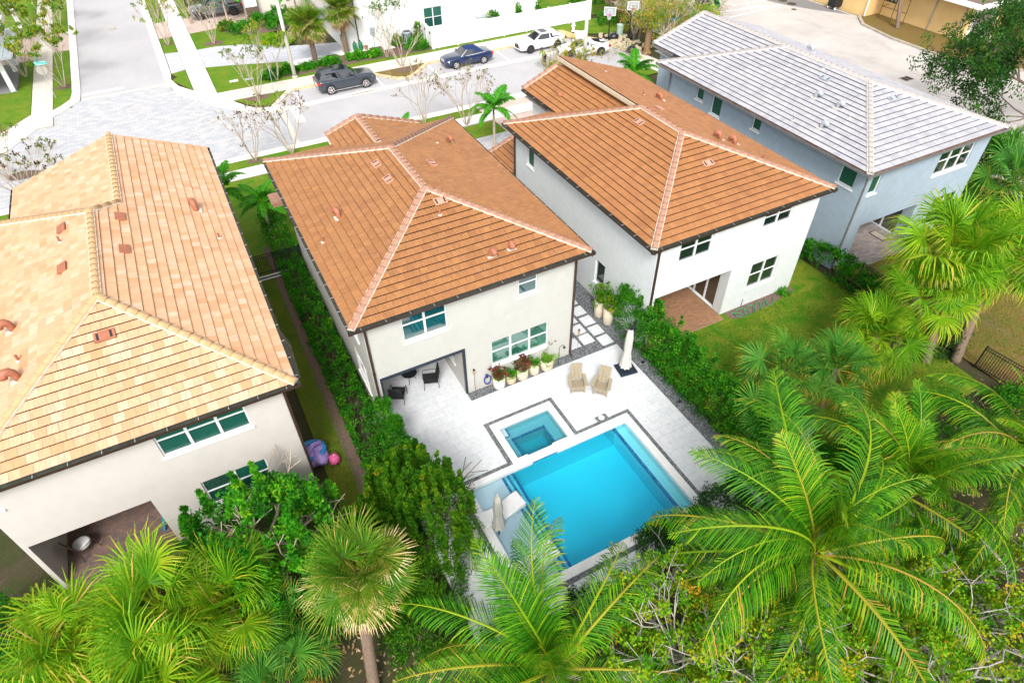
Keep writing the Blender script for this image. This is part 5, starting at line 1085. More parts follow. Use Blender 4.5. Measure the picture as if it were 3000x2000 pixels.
# cardboard boxes / rubble by the cul-de-sac
rb_ = MB()
for k in range(70):
    x, y = random.uniform(37.3, 40.2), random.uniform(49.6, 54.6); s = random.uniform(.06, .2); a = random.random()*3
    rb_.obox((x, y, s*.5), (s*1.6*math.cos(a), s*1.6*math.sin(a), random.uniform(-.05, .05)), (-s*math.sin(a), s*math.cos(a), 0), (0, .02, s*.5))
tag(rb_.obj('rubble', simple('rubble', (.50, .42, .28), .9, var=.3)), 'pale broken rubble and cuttings beside the white sports car', 'rubble', kind='stuff')
for x, y, lab in ((37.9, 49.2, 'black rubbish bag slumped by the palm trunk'), (38.4, 52.9, 'black rubbish bag under the left hoop')):
    t = thing('rubbish_sack', lab, 'bag', (x, y, 0)); mb = MB().lathe([(.3, 0), (.48, .18), (.42, .42), (.18, .6), (.08, .68), (.12, .75)], (0, 0, 0), 11, cap_top=True)
    mb.v = [(p[0]*random.uniform(.8, 1.15), p[1]*random.uniform(.8, 1.15), p[2]) for p in mb.v]; mb.obj('bag_body', M['black_metal'], t, world=False, smooth=True)
    MB().lathe([(.09, .64), (.10, .68), (.08, .7)], (0, 0, 0), 8).obj('tie', M['gutter_gray'], t, world=False)
# ================================================================== cars
def paint(name, col, rough=.22, coat=.8): return simple(name, col, rough, spec=.5, var=.06, scale=2, coat=coat)
M['car_glass'] = glass('car_glass', (.008, .012, .016), .03, .5)
M['tyre'] = simple('tyre', (.012, .012, .013), .8, var=.2)
M['rim'] = simple('rim', (.55, .55, .57), .3, metal=.6, var=.1); M['rim_dark'] = simple('rim_dark', (.06, .06, .065), .3, metal=.6, var=.1)
M['lamp_red'] = simple('lamp_red', (.45, .01, .012), .2, var=.1); M['lamp_clear'] = simple('lamp_clear', (.55, .58, .6), .15, var=.1); M['plate'] = simple('plate', (.7, .7, .62), .5, var=.05)
def make_car(name, label, loc, rz, st, cab, pm, wheels, rimm, wr, roofm=None, pillars=(.5,), pill=.05, chrome=False, sunroof=None, brake=None):
    """st: stations (x, half width, z bottom, z shoulder, crown); cab: xf0, xr0, xf1, xr1, wb, wt, zroof (base to roof, front to rear)"""
    t = thing(name, label, 'car', loc, rz, 'cars parked on the street')
    mb = MB(); prof = lambda w, zb, zt, c: [(0, zb), (w*.84, zb), (w*.965, zb+.10), (w, zb+(zt-zb)*.45), (w*.975, zt-.10), (w*.90, zt-.012), (w*.55, zt+c*.7), (0, zt+c)]
    n = None
    for x, w, zb, zt, c in st:
        p = prof(w, zb, zt, c); ringp = [(x, y, z) for y, z in p] + [(x, -y, z) for y, z in p[-2:0:-1]]; n = len(ringp); mb.v += ringp
    for i in range(len(st)-1):
        for k in range(n): k2 = (k+1) % n; mb.f.append((i*n+k, i*n+k2, (i+1)*n+k2, (i+1)*n+k)); mb.m.append(0)
    mb.f.append(tuple(range(n))); mb.m.append(0); e = (len(st)-1)*n; mb.f.append(tuple(e+k for k in range(n))[::-1]); mb.m.append(0)
    body = mb.obj('body', pm, t, world=False, smooth=True); s = body.modifiers.new('smooth', 'SUBSURF'); s.levels = 1; s.render_levels = 2
    def zs(x):
        for a, b in zip(st, st[1:]):
            lo, hi = sorted((a[0], b[0]))
            if lo <= x <= hi: k = (x-a[0])/(b[0]-a[0]); return [a[i]+(b[i]-a[i])*k for i in range(5)]
        return st[0] if abs(x-st[0][0]) < abs(x-st[-1][0]) else st[-1]
    xf0, xr0, xf1, xr1, wb, wt, zr = cab
    zf, zrr = zs(xf0)[3]-.03, zs(xr0)[3]-.03
    FL, FR, RL, RR = Vector((xf0, wb*.93, zf)), Vector((xf0, -wb*.93, zf)), Vector((xr0, wb*.90, zrr)), Vector((xr0, -wb*.90, zrr))
    xm = (xf0+xr0)/2; ML, MR = Vector((xm, wb, (zf+zrr)/2)), Vector((xm, -wb, (zf+zrr)/2))
    tFL, tFR, tRL, tRR = Vector((xf1, wt*.92, zr-.03)), Vector((xf1, -wt*.92, zr-.03)), Vector((xr1, wt*.88, zr-.05)), Vector((xr1, -wt*.88, zr-.05))
    xt = (xf1+xr1)/2; tML, tMR = Vector((xt, wt, zr)), Vector((xt, -wt, zr)); tF, tR_, tM = Vector((xf1+.04*(1 if xf1 > xr1 else -1), 0, zr+.01)), Vector((xr1, 0, zr-.02)), Vector((xt, 0, zr+.05))
    cb = MB(); q = lambda *a: cb.quad(*[tuple(p) for p in a])
    q(FR, FL, tFL, tFR); q(RL, RR, tRR, tRL); q(FL, ML, tML, tFL); q(ML, RL, tRL, tML); q(MR, FR, tFR, tMR); q(RR, MR, tMR, tRR)
    q(tFL, tML, tM, tF); q(tML, tRL, tR_, tM); q(tM, tR_, tRR, tMR); q(tF, tM, tMR, tFR)
    cab_o = cb.obj('roof', roofm or pm, t, world=False, smooth=False)
    def patch(a, b, c, d, s0, s1, t0, t1, off=.012):
        f = lambda u, v: (a*(1-u)+b*u)*(1-v)+(d*(1-u)+c*u)*v
        P = [f(s0, t0), f(s1, t0), f(s1, t1), f(s0, t1)]; nn = (P[1]-P[0]).cross(P[3]-P[0]).normalized()
        cen = (a+b+c+d)/4 - Vector((xm, 0, zf)); nn = nn if nn.dot(cen) > 0 else -nn
        return [tuple(p+nn*off) for p in P]
    MB().quad(*patch(FR, FL, tFL, tFR, .05, .95, .05, .93)).obj('windscreen', M['car_glass'], t, world=False)
    MB().quad(*patch(RL, RR, tRR, tRL, .10, .90, .12, .88)).obj('rear_window', M['car_glass'], t, world=False)
    for sd in (1, -1):
        a, m_, b, ta, tm, tb = (FL, ML, RL, tFL, tML, tRL) if sd > 0 else (FR, MR, RR, tFR, tMR, tRR)
        MB().quad(*patch(a, m_, tm, ta, .10, .97, .10, .88)).obj('side_window', M['car_glass'], t, world=False)
        MB().quad(*patch(m_, b, tb, tm, .05, .82, .10, .86)).obj('side_window', M['car_glass'], t, world=False)
        if chrome:
            e = [patch(a, m_, tm, ta, 0, 1, -.02, .05, .016), patch(m_, b, tb, tm, 0, 1.0, -.02, .05, .016), patch(a, m_, tm, ta, -.02, .07, 0, 1, .018)]
            cm = MB()
            for p in e: cm.quad(*p)
            cm.obj('chrome_trim', M['lamp_clear'], t, world=False)
        mx = xf0+(xm-xf0)*.22
        MB().obox((mx, sd*(wb+.10), zf+.10), (.07, 0, 0), (0, .10, 0), (0, 0, .065)).obj('mirror', pm, t, world=False, bevel=.03)
    dirn = 1 if st[-1][0] > 0 and xf0 > xr0 else -1
    x_f = max(st, key=lambda s: s[0]*dirn)[0]; x_r = min(st, key=lambda s: s[0]*dirn)[0]; wf = zs(x_f-.25*dirn); wrr = zs(x_r+.12*dirn)
    for sd in (1, -1):
        MB().obox((x_f-.20*dirn, sd*wf[1]*.72, wf[3]-.17), (.12, -.07*sd*dirn, 0), (.03*dirn, .19, 0), (0, 0, .055)).obj('headlight', M['lamp_clear'], t, world=False, bevel=.02)
        MB().obox((x_r+.10*dirn, sd*wrr[1]*.78, wrr[3]-.16), (.11, .03*sd*dirn, 0), (0, .22, 0), (0, 0, .085)).obj('taillight', M['lamp_red'], t, world=False, bevel=.02)
    MB().obox((x_f-.03*dirn, 0, wf[2]+(wf[3]-wf[2])*.50), (.03, 0, 0), (0, .42, 0), (0, 0, .11)).obj('grille', M['black_metal'], t, world=False, bevel=.02)
    MB().obox((x_r-.005*dirn, 0, wrr[2]+.42), (.015, 0, 0), (0, .26, 0), (0, 0, .06)).obj('number_plate', M['plate'], t, world=False)
    ty = MB().tube([(0, -.115, 0), (0, -.105, 0), (0, .105, 0), (0, .115, 0)], [wr*.88, wr, wr, wr*.88], 24).mesh('tyre', False); ty.materials.append(M['tyre'])
    rm = MB(); rm.tube([(0, .117, 0), (0, .122, 0)], [wr*.70, wr*.68], 20); rm.mi = 1
    rm.tube([(0, .1225, 0), (0, .124, 0)], [wr*.58, wr*.58], 20); rm.mi = 0
    for k in range(5):
        a = k*2*math.pi/5+.3; rm.obox((wr*.32*math.cos(a), .128, wr*.32*math.sin(a)), (wr*.34*math.cos(a), 0, wr*.34*math.sin(a)), (0, .012, 0), (-.035*math.sin(a), 0, .035*math.cos(a)))
    rme = rm.mesh('rim'); rme.materials.append(rimm); rme.materials.append(M['dark'])
    ar = MB().tube([(0, .0, 0), (0, .06, 0)], [wr*1.13, wr*1.13], 24).mesh('wheel_arch'); ar.materials.append(M['dark'])
    for wx in wheels:
        for sd in (1, -1):
            hw = zs(wx)[1]; rot = (0, 0, 0 if sd > 0 else math.pi)
            meshobj('wheel_arch', ar, t, (wx, sd*(hw-.055), wr+.03), rot)
            w = meshobj('wheel', ty, t, (wx, sd*(hw-.09), wr), rot); meshobj('rim', rme, w)
            if brake: MB().obox((.11, .1255, .03), (.05, 0, .02), (0, .003, 0), (-.02, 0, .09)).obj('brake_caliper', brake, w, world=False)
    if sunroof: x_a, x_b, hw = sunroof; MB().box(min(x_a, x_b), -hw, zr+.03, max(x_a, x_b), hw, zr+.058).obj('sunroof', M['car_glass'], t, world=False)
    return t
GREY = paint('paint_grey', (.030, .040, .055)); BLUE = paint('paint_blue', (.003, .016, .07)); WHITE = paint('paint_car_white', (.72, .72, .72)); DGREY = paint('paint_dark', (.10, .12, .13))
SOFT = simple('soft_top_blue', (.005, .025, .12), .85, var=.15, bmp=.3)
c = make_car('parked_car', 'dark grey SUV parked in the bay nearest the paved crossing', (12.52, 54.55, -.06), 0,
    [(-2.46, .80, .45, .95, 0), (-2.38, .93, .32, 1.10, .01), (-1.9, .985, .26, 1.13, .02), (-.6, 1.0, .24, 1.13, .02), (.9, 1.0, .24, 1.10, .03), (1.6, .985, .25, 1.07, .05), (2.15, .94, .27, 1.0, .05), (2.40, .84, .30, .90, .03), (2.47, .70, .38, .80, 0)],
    (1.05, -2.32, .25, -1.95, .90, .70, 1.71), GREY, (-1.50, 1.47), M['rim'], .385, sunroof=(.05, -1.05, .48), brake=M['lamp_red'])
MB().bar((1.9, -1.0, .30), (-1.7, -1.0, .28), .03, .04).bar((.95, -1.0, .30), (-1.0, -1.0, .29), .05, .05).obj('side_skirt', M['rim'], c, world=False)
c = make_car('parked_car', 'dark blue convertible with its soft top up in the middle bay', (23.65, 54.45, -.06), 0,
    [(2.28, .74, .42, .84, 0), (2.2, .86, .28, .96, .0), (1.6, .90, .22, 1.0, .0), (.4, .91, .20, .97, .0), (-.7, .91, .20, .96, .02), (-1.4, .90, .21, .93, .04), (-2.0, .84, .23, .84, .04), (-2.25, .74, .26, .74, .02), (-2.32, .58, .34, .66, 0)],
    (-.85, 1.55, -.18, .95, .80, .60, 1.40), BLUE, (-1.38, 1.30), M['rim'], .33, roofm=SOFT, chrome=True)
MB().obox((-2.30, 0, .66), (.03, 0, 0), (0, .30, 0), (.0, 0, .13)).obj('grille_surround', M['rim'], c, world=False, bevel=.02)
for k in range(4):
    MB().tube([(-2.335, -.075+k*.05+.03*math.cos(a), .70+.03*math.sin(a)) for a in np.linspace(0, 2*math.pi, 11)], .005, 4, cap=False).obj('badge', M['rim'], c, world=False)
c = make_car('parked_car', 'white sedan with a black double grille parked by the fence lawn', (31.25, 54.62, -.06), 0,
    [(2.40, .78, .46, .92, 0), (2.32, .90, .30, 1.02, .0), (1.7, .94, .22, 1.06, .02), (.4, .95, .20, 1.02, .02), (-.8, .95, .20, 1.0, .03), (-1.5, .94, .21, .97, .05), (-2.1, .89, .22, .88, .05), (-2.36, .80, .24, .80, .03), (-2.42, .66, .32, .72, 0)],
    (-1.05, 2.36, -.2, 1.45, .84, .62, 1.47), WHITE, (-1.45, 1.40), M['rim_dark'], .345, sunroof=(-.05, .55, .40))
for y in (-.16, .16): MB().obox((-2.40, y, .60), (.035, 0, 0), (0, .12, 0), (0, 0, .20)).obj('kidney_grille', M['black_metal'], c, world=False, bevel=.03)
MB().obox((-2.36, 0, .36), (.05, 0, 0), (0, .6, 0), (0, 0, .05)).obj('air_intake', M['black_metal'], c, world=False)
c = make_car('parked_car', 'low white sports car standing askew behind the orange roof', (34.0, 51.35, -.06), R(-14),
    [(2.30, .80, .42, .86, 0), (2.2, .94, .26, .96, .02), (1.5, 1.0, .18, .98, .05), (.5, .97, .16, .90, .02), (-.7, .95, .16, .86, .02), (-1.5, .97, .16, .84, .05), (-2.1, .90, .17, .66, .05), (-2.35, .74, .2, .54, .02), (-2.42, .55, .25, .46, 0)],
    (-1.0, 1.75, -.1, .7, .80, .55, 1.24), WHITE, (-1.40, 1.38), M['rim_dark'], .36)
for y in (-.45, .45): MB().obox((1.45, y, 1.04), (.45, 0, -.02), (0, .10, 0), (0, 0, .015)).obj('engine_vent', M['black_metal'], c, world=False)
MB().obox((.05, .95, 1.25), (.55, .05, .02), (0, .05, 0), (-.1, .1, .38)).obj('raised_door', WHITE, c, world=False, bevel=.03)
t = make_car('pickup_truck', 'dark grey pickup truck in the pink driveway under the trees', (6.1, 79.85, .0), 0,
    [(2.65, .95, .55, 1.05, 0), (2.6, .99, .42, 1.12, .0), (1.0, 1.0, .36, 1.12, .0), (-.3, 1.0, .34, 1.12, .02), (-1.3, .99, .34, 1.14, .05), (-2.2, .96, .36, 1.12, .06), (-2.55, .92, .38, 1.02, .04), (-2.65, .85, .45, .9, 0)],
    (-1.25, 1.15, -.65, .85, .90, .70, 1.86), DGREY, (-1.75, 1.65), M['rim_dark'], .42); t['category'] = 'pickup truck'; t['group'] = 'cars on driveways'
MB().box(1.25, -.82, 1.13, 2.5, .82, 1.19).obj('bed_cover', M['black_metal'], t, world=False)
# ================================================================== worker in the street
t = thing('person', 'person in a lime hi vis vest and dark trousers bending over cut branches', 'person', (29.45, 50.55, -.06), R(-60))
def skin(name, pts, edges, rad, mat, parent, lvl=2):
    me = bpy.data.meshes.new(name); me.from_pydata(pts, edges, []); me.materials.append(mat)
    o = bpy.data.objects.new(name, me); _link(o, parent, False, (0, 0, 0))
    bm = bmesh.new(); bm.from_mesh(me); ly = bm.verts.layers.skin.verify(); bm.verts.ensure_lookup_table()
    for i, v in enumerate(bm.verts): v[ly].radius = (rad[i], rad[i]); v[ly].use_root = (i == 0)
    bm.to_mesh(me); bm.free()
    m = o.modifiers.new('skin', 'SKIN'); m.use_smooth_shade = True; s = o.modifiers.new('sub', 'SUBSURF'); s.levels = lvl; s.render_levels = lvl
    return o
SKIN = simple('skin', (.30, .16, .10), .6, var=.08)
pp = [(0, 0, .92), (0, -.12, 1.12), (0, -.30, 1.32), (0, -.36, 1.40), (0, -.44, 1.48), (0, -.49, 1.58), (.10, 0, .88), (.12, -.06, .50), (.12, .04, .09), (.12, -.12, .05), (-.10, 0, .88), (-.13, .10, .50), (-.13, .26, .10), (-.13, .12, .05), (.19, -.30, 1.33), (.24, -.46, 1.08), (.16, -.62, .90), (-.19, -.30, 1.33), (-.25, -.45, 1.08), (-.18, -.62, .92)]
ee = [(0, 1), (1, 2), (2, 3), (3, 4), (4, 5), (0, 6), (6, 7), (7, 8), (8, 9), (0, 10), (10, 11), (11, 12), (12, 13), (2, 14), (14, 15), (15, 16), (2, 17), (17, 18), (18, 19)]
rr = [.13, .135, .14, .065, .085, .08, .09, .065, .045, .04, .09, .065, .045, .04, .06, .045, .035, .06, .045, .035]
skin('body', pp, ee, rr, SKIN, t)
skin('vest', [(0, -.01, .86), (0, -.12, 1.12), (0, -.30, 1.335), (.17, -.30, 1.335), (-.17, -.30, 1.335)], [(0, 1), (1, 2), (2, 3), (2, 4)], [.165, .175, .165, .085, .085], simple('hi_vis_lime', (.22, .75, .03), .6, var=.1), t)
skin('trousers', [(0, 0, .92), (.10, 0, .86), (.12, -.06, .50), (.12, .04, .16), (-.10, 0, .86), (-.13, .10, .50), (-.13, .25, .17)], [(0, 1), (1, 2), (2, 3), (0, 4), (4, 5), (5, 6)], [.145, .105, .085, .075, .105, .085, .075], simple('trousers_dark', (.03, .028, .035), .8, var=.2), t)
for x, y in ((.12, .04), (-.13, .26)): MB().obox((x, y-.07, .045), (.05, 0, 0), (0, .14, 0), (0, 0, .045)).obox((x, y, .13), (.055, 0, 0), (0, .06, 0), (0, 0, .09)).obj('boot', M['black_metal'], t, world=False, bevel=.03)
MB().lathe([(.105, 0), (.10, .05), (.06, .1), (.0, .115)], (0, -.49, 1.60), 12).obox((0, -.62, 1.605), (.07, 0, 0), (0, .06, 0), (0, 0, .008)).obj('cap', M['navy_trim'], t, world=False, smooth=True)
# ================================================================== pool furniture
WOOD = simple('chair_wood', (.33, .275, .185), .65, var=.12, scale=14)
def adirondack(label, loc, rz):
    t = thing('adirondack_chair', label, 'chair', (*loc, .024), rz, 'tan slatted chairs on the pool deck')
    for k in range(3): x = -.18+k*.18; MB().obox((x, .36, .66), (.082, 0, 0), (0, .13, .37), (0, -.012, .004)).obj('back_slat', WOOD, t, world=False)
    MB().obox((0, .30, .50), (.30, 0, 0), (0, .012, .035), (0, -.015, .005)).obox((0, .43, .85), (.26, 0, 0), (0, .012, .03), (0, -.012, .004)).obj('back_brace', WOOD, t, world=False)
    for k in range(4): y = -.30+k*.135; MB().obox((0, y, .36-k*.028), (.27, 0, 0), (0, .062, -.013), (0, .002, .011)).obj('seat_slat', WOOD, t, world=False)
    MB().obox((0, -.37, .30), (.27, 0, 0), (0, .011, 0), (0, 0, .065)).obox((0, -.36, .12), (.27, 0, 0), (0, .011, 0), (0, 0, .03)).obj('front_rail', WOOD, t, world=False)
    for s in (-1, 1):
        MB().box(s*.29-.03, -.38, 0, s*.29+.03, -.30, .52).obj('leg', WOOD, t, world=False); MB().obox((s*.29, .14, .19), (.02, 0, 0), (0, .46, -.155), (0, .02, .06)).obj('leg', WOOD, t, world=False)
        MB().obox((s*.345, -.08, .545), (.075, 0, 0), (s*-.03, .36, .0), (0, 0, .012)).obj('arm', WOOD, t, world=False)
    return t
adirondack('tan slatted chair nearer the planters, facing the spa', (11.48, 16.16), R(-24)); adirondack('tan slatted chair nearer the folded white umbrella', (12.38, 15.50), R(-47))
t = thing('cantilever_umbrella', 'folded white umbrella on a square navy base by the hedge', 'umbrella', (14.05, 16.02, .022), R(-8))
MB().box(-.43, -.40, 0, .43, .40, .09).obj('base', M['navy_trim'], t, world=False, bevel=.03)
MB().tube([(.30, .25, .09), (.30, .25, 2.75)], .045, 10).box(.25, .18, 1.1, .37, .26, 1.35).obj('pole', M['black_metal'], t, world=False); MB().tube([(.30, .25, 2.7), (-.05, .0, 2.62)], .03, 8).obj('arm', M['black_metal'], t, world=False)
def folded(parent, prof, m_, nf=9, amp=.16, c=(0, 0)):
    mb = MB(); n = nf*4
    for r, z in prof:
        for k in range(n): a = 2*math.pi*k/n; rr_ = r*(1+amp*math.cos(nf*a+z*1.3)); mb.v.append((c[0]+rr_*math.cos(a), c[1]+rr_*math.sin(a), z))
    for i in range(len(prof)-1):
        for k in range(n): k2 = (k+1) % n; mb.f.append((i*n+k, i*n+k2, (i+1)*n+k2, (i+1)*n+k)); mb.m.append(0)
    return mb.obj('canopy', m_, parent, world=False, smooth=True)
CAN = simple('canopy_white', (.60, .58, .53), .85, var=.06, scale=5); CAN2 = simple('canopy_grey', (.46, .455, .42), .85, var=.08, scale=5)
folded(t, [(.26, .30), (.24, .45), (.19, .9), (.15, 1.2), (.165, 1.5), (.16, 2.0), (.12, 2.4), (.07, 2.58)], CAN, c=(-.06, -.02)); MB().tube([(-.06, -.02, 1.17), (-.06, -.02, 1.23)], .17, 12).obj('strap', CAN, t, world=False); MB().lathe([(.09, 2.56), (.07, 2.66)], (-.06, -.02, 0), 10, cap_top=True).obj('hub', M['black_metal'], t, world=False)
t = thing('pool_umbrella', 'folded grey umbrella standing in the shallow pool ledge', 'umbrella', (5.16, 11.42, -.27))
MB().tube([(0, 0, 0), (0, 0, 2.5)], .03, 8).obj('pole', M['black_metal'], t, world=False); folded(t, [(.25, .62), (.22, .75), (.17, 1.15), (.14, 1.4), (.16, 1.5), (.17, 1.8), (.13, 2.2), (.09, 2.45), (.04, 2.6)], CAN2, 8, .15); folded(t, [(.13, 2.1), (.12, 2.35), (.08, 2.58)], CAN, 8, .12); MB().lathe([(.06, 2.56), (.075, 2.62), (.03, 2.68)], (0, 0, 0), 10, cap_top=True).obj('finial', M['vent_gray'], t, world=False)
LW = simple('lounger_white', (.78, .78, .78), .35, var=.03)
def pool_lounger(label, loc, rz):
    t = thing('pool_lounger', label, 'lounger', loc, rz, 'white in-pool loungers')
    n = 18; X = np.linspace(-.95, .95, n); Zt = .30+.10*np.sin((X+.95)*3.1+2.2)+.16*np.clip((-X-.1)/.85, 0, 1)**1.5
    m = MB()
    for x, z in zip(X, Zt):
        for y in (-.34, .34): m.v += [(x, y, z), (x, y, max(.0, z-.22-.06*abs(x)))]
    for i in range(n-1):
        b = i*4; m.f += [(b, b+4, b+6, b+2), (b+1, b+3, b+7, b+5), (b, b+1, b+5, b+4), (b+2, b+6, b+7, b+3)]; m.m += [0]*4
    m.f += [(0, 2, 3, 1), ((n-1)*4, (n-1)*4+1, (n-1)*4+3, (n-1)*4+2)]; m.m += [0, 0]
    m.obj('shell', LW, t, world=False, smooth=False, bevel=.035)
    MB().box(-.5, -.3, -.02, -.3, .3, .1).obj('foot', LW, t, world=False); MB().box(.3, -.3, -.02, .5, .3, .1).obj('foot', LW, t, world=False)
pool_lounger('white wave shaped lounger in the shallow ledge behind the folded grey umbrella', (5.60, 12.12, -.265), R(8)); pool_lounger('white lounger in the shallow ledge half hidden by the palm fronds', (5.7, 9.75, -.265), R(8))
# planters
POT_A = simple('pot_cream', (.60, .52, .40), .7, var=.08, dirt=.1); POT_B = simple('pot_white', (.68, .66, .60), .7, var=.06, dirt=.1); POT_T = simple('pot_tan', (.58, .46, .31), .7, var=.08, dirt=.1)
def pot(t, r, h, m_): MB().lathe([(r*.78, 0), (r*.92, .05), (r, h*.45), (r*.98, h), (r*.88, h), (r*.86, h-.06)], (0, 0, 0), 22).obj('pot', m_, t, world=False, smooth=True); MB().lathe([(r*.87, h-.055), (.01, h-.05)], (0, 0, 0), 16, cap_bot=False).obj('potting_soil', M['mulch'], t, world=False)
POTS = []
for x, r, h, m_, lab in ((8.42, .29, .62, POT_B, 'round white pot of dark red croton with lime trailing leaves'), (9.02, .24, .50, POT_T, 'small tan pot of green spiky leaves over lime trailing leaves'), (9.60, .29, .58, POT_A, 'cream pot of tall dark red croton, middle of the row'), (10.22, .25, .66, POT_A, 'cream pot with an upright green rosette and an open rim'), (10.88, .32, .60, POT_A, 'widest cream pot with a lime mound and thin twigs')):
    t = thing('potted_plant', lab, 'potted plant', (x, 17.86, .012), 0, 'pots under the window'); pot(t, r, h, m_); POTS.append((t, r, h))
for x, y, lab in ((15.05, 19.80, 'tall cream planter by the white side wall, farther from the pool'), (15.12, 19.13, 'tall cream planter by the white side wall, nearer the pool')):
    t = thing('potted_plant', lab, 'potted plant', (x, y, .012), 0, 'tall planters in the side yard'); pot(t, .27, 1.0, POT_A); POTS.append((t, .27, 1.0))
def torch(label, x, y): 
    t = thing('garden_torch', label, 'torch', (x, y, .01), 0, 'bamboo torches by the house'); MB().tube([(0, 0, 0), (0, 0, 1.25)], .012, 6).obj('stake', M['bark'], t, world=False); MB().lathe([(.02, 1.2), (.05, 1.35), (.06, 1.5), (.05, 1.53)], (0, 0, 0), 10).obj('basket', M['cap_tan'], t, world=False); MB().lathe([(.045, 1.53), (.05, 1.57), (.02, 1.62)], (0, 0, 0), 10, cap_top=True).obj('burner', M['black_metal'], t, world=False)
torch('bamboo torch beside the covered patio opening', 7.28, 17.93); torch('bamboo torch at the house corner by the paving slabs', 12.62, 17.95)
t = thing('garden_hose', 'coiled dark blue hose hung on the cream wall', 'hose', (7.95, 18.08, 0))
hp = [(.16*math.cos(a)*(1+.08*math.sin(a*2.3)), -.02-.05*(k % 5)/5, .52+.27*math.sin(a)*(1+.06*math.cos(a*1.7))) for k, a in enumerate(np.linspace(0, 2*math.pi*7, 130))]
MB().tube(hp, .016, 5, cap=False).obj('coil', simple('hose_blue', (.02, .03, .28), .4, var=.2), t, world=False, smooth=True); MB().box(-.05, -.03, .62, .05, .06, .78).obj('bracket', M['dark'], t, world=False)
t = thing('garden_lamp', 'thin black crook lamp standing in the gravel', 'garden lamp', (11.55, 17.86, .01))
MB().tube([(0, 0, 0), (0, 0, .95), (.03, 0, 1.05), (.12, 0, 1.1), (.22, 0, 1.06), (.26, 0, .98)], .012, 6).obj('stem', M['black_metal'], t, world=False); MB().lathe([(.02, .0), (.07, -.1)], (.26, 0, .98), 10, cap_bot=False).obj('shade', M['black_metal'], t, world=False); MB().lathe([(.04, .88), (.05, .92), (.03, .95)], (.26, 0, 0), 8, cap_top=True).obj('bulb', M['trim_white'], t, world=False)
for x, y, lab in ((14.98, 15.95, 'small black spotlight in the gravel beside the navy base'), (14.95, 13.2, 'small black spotlight in the gravel by the end of the hedge')):
    t = thing('garden_spotlight', lab, 'spotlight', (x, y, .01), 0, 'garden spotlights'); MB().tube([(0, 0, 0), (0, 0, .12)], .015, 6).obj('stake', M['black_metal'], t, world=False); MB().tube([(.05, 0, .10), (-.07, 0, .17)], [.045, .055], 10).obj('lamp_head', M['black_metal'], t, world=False)
# patio chairs
def patio_chair(label, x, y, rz):
    t = thing('patio_chair', label, 'chair', (x, y, .022), rz, 'black patio chairs'); bl = M['black_metal']
    for s in (-1, 1):
        MB().tube([(.33, s*.33, 0), (.30, s*.33, .58), (.22, s*.33, .62), (-.30, s*.33, .58), (-.36, s*.33, .0)], .014, 6).obj('side_frame', bl, t, world=False)
    MB().obox((0, 0, .38), (.32, 0, .03), (0, .30, 0), (0, 0, .035)).obj('seat', M['dark'], t, world=False, bevel=.02); MB().obox((-.36, 0, .70), (-.07, 0, .34), (0, .29, 0), (.03, 0, .01)).obj('backrest', M['dark'], t, world=False, bevel=.02)
patio_chair('black patio chair beside the patio end wall', 5.75, 19.45, R(165)); patio_chair('black patio chair half hidden at the left of the covered patio', 4.15, 19.3, R(60))
t = thing('patio_table', 'small black patio table behind the nearer black chair', 'table', (5.0, 20.1, .022)); MB().lathe([(.34, .50), (.36, .52)], (0, 0, 0), 18, cap_top=True).obj('top', M['black_metal'], t, world=False)
for k in range(3): MB().tube([(.1*math.cos(k*2.1), .1*math.sin(k*2.1), .5), (.28*math.cos(k*2.1), .28*math.sin(k*2.1), 0)], .013, 6).obj('leg', M['black_metal'], t, world=False)
t = thing('patio_chair', 'dark patio chair with a white cushion under the tan house', 'chair', (-8.45, 17.75, .022), R(40))
for s in (-1, 1): MB().tube([(.32, s*.32, 0), (.28, s*.32, .6), (-.32, s*.32, .6), (-.38, s*.32, 0)], .018, 6).obj('side_frame', M['gutter_brown'], t, world=False)
MB().lathe([(.10, .40), (.28, .42), (.31, .47), (.25, .51)], (0, 0, 0), 18, cap_top=True).obj('cushion', M['trim_white'], t, world=False, smooth=True); MB().obox((-.37, 0, .72), (-.06, 0, .3), (0, .28, 0), (.02, 0, .0)).obj('backrest', M['gutter_brown'], t, world=False)
t = thing('rolled_umbrella', 'rolled teal umbrella leaning on the patio wall of the tan house', 'umbrella', (-5.75, 17.25, .02))
MB().tube([(-.1, 0, 0), (.1, .3, .7), (.22, .5, 1.15)], [.05, .07, .03], 8).obj('canopy', simple('teal_cloth', (.01, .20, .28), .7, var=.2), t, world=False); MB().tube([(.22, .5, 1.15), (.3, .62, 1.45)], .014, 6).obj('handle', M['bark_pale'], t, world=False)
t = thing('door_mat', 'dark patterned door mat at the blue house slider', 'mat', (33.2, 18.0, .022)); MB().box(-.28, -.5, 0, .28, .5, .015).obj('mat', M['gutter_brown'], t, world=False); MB().box(-.22, -.43, .015, .22, .43, .02).obj('pattern', M['kerb_gray'], t, world=False)
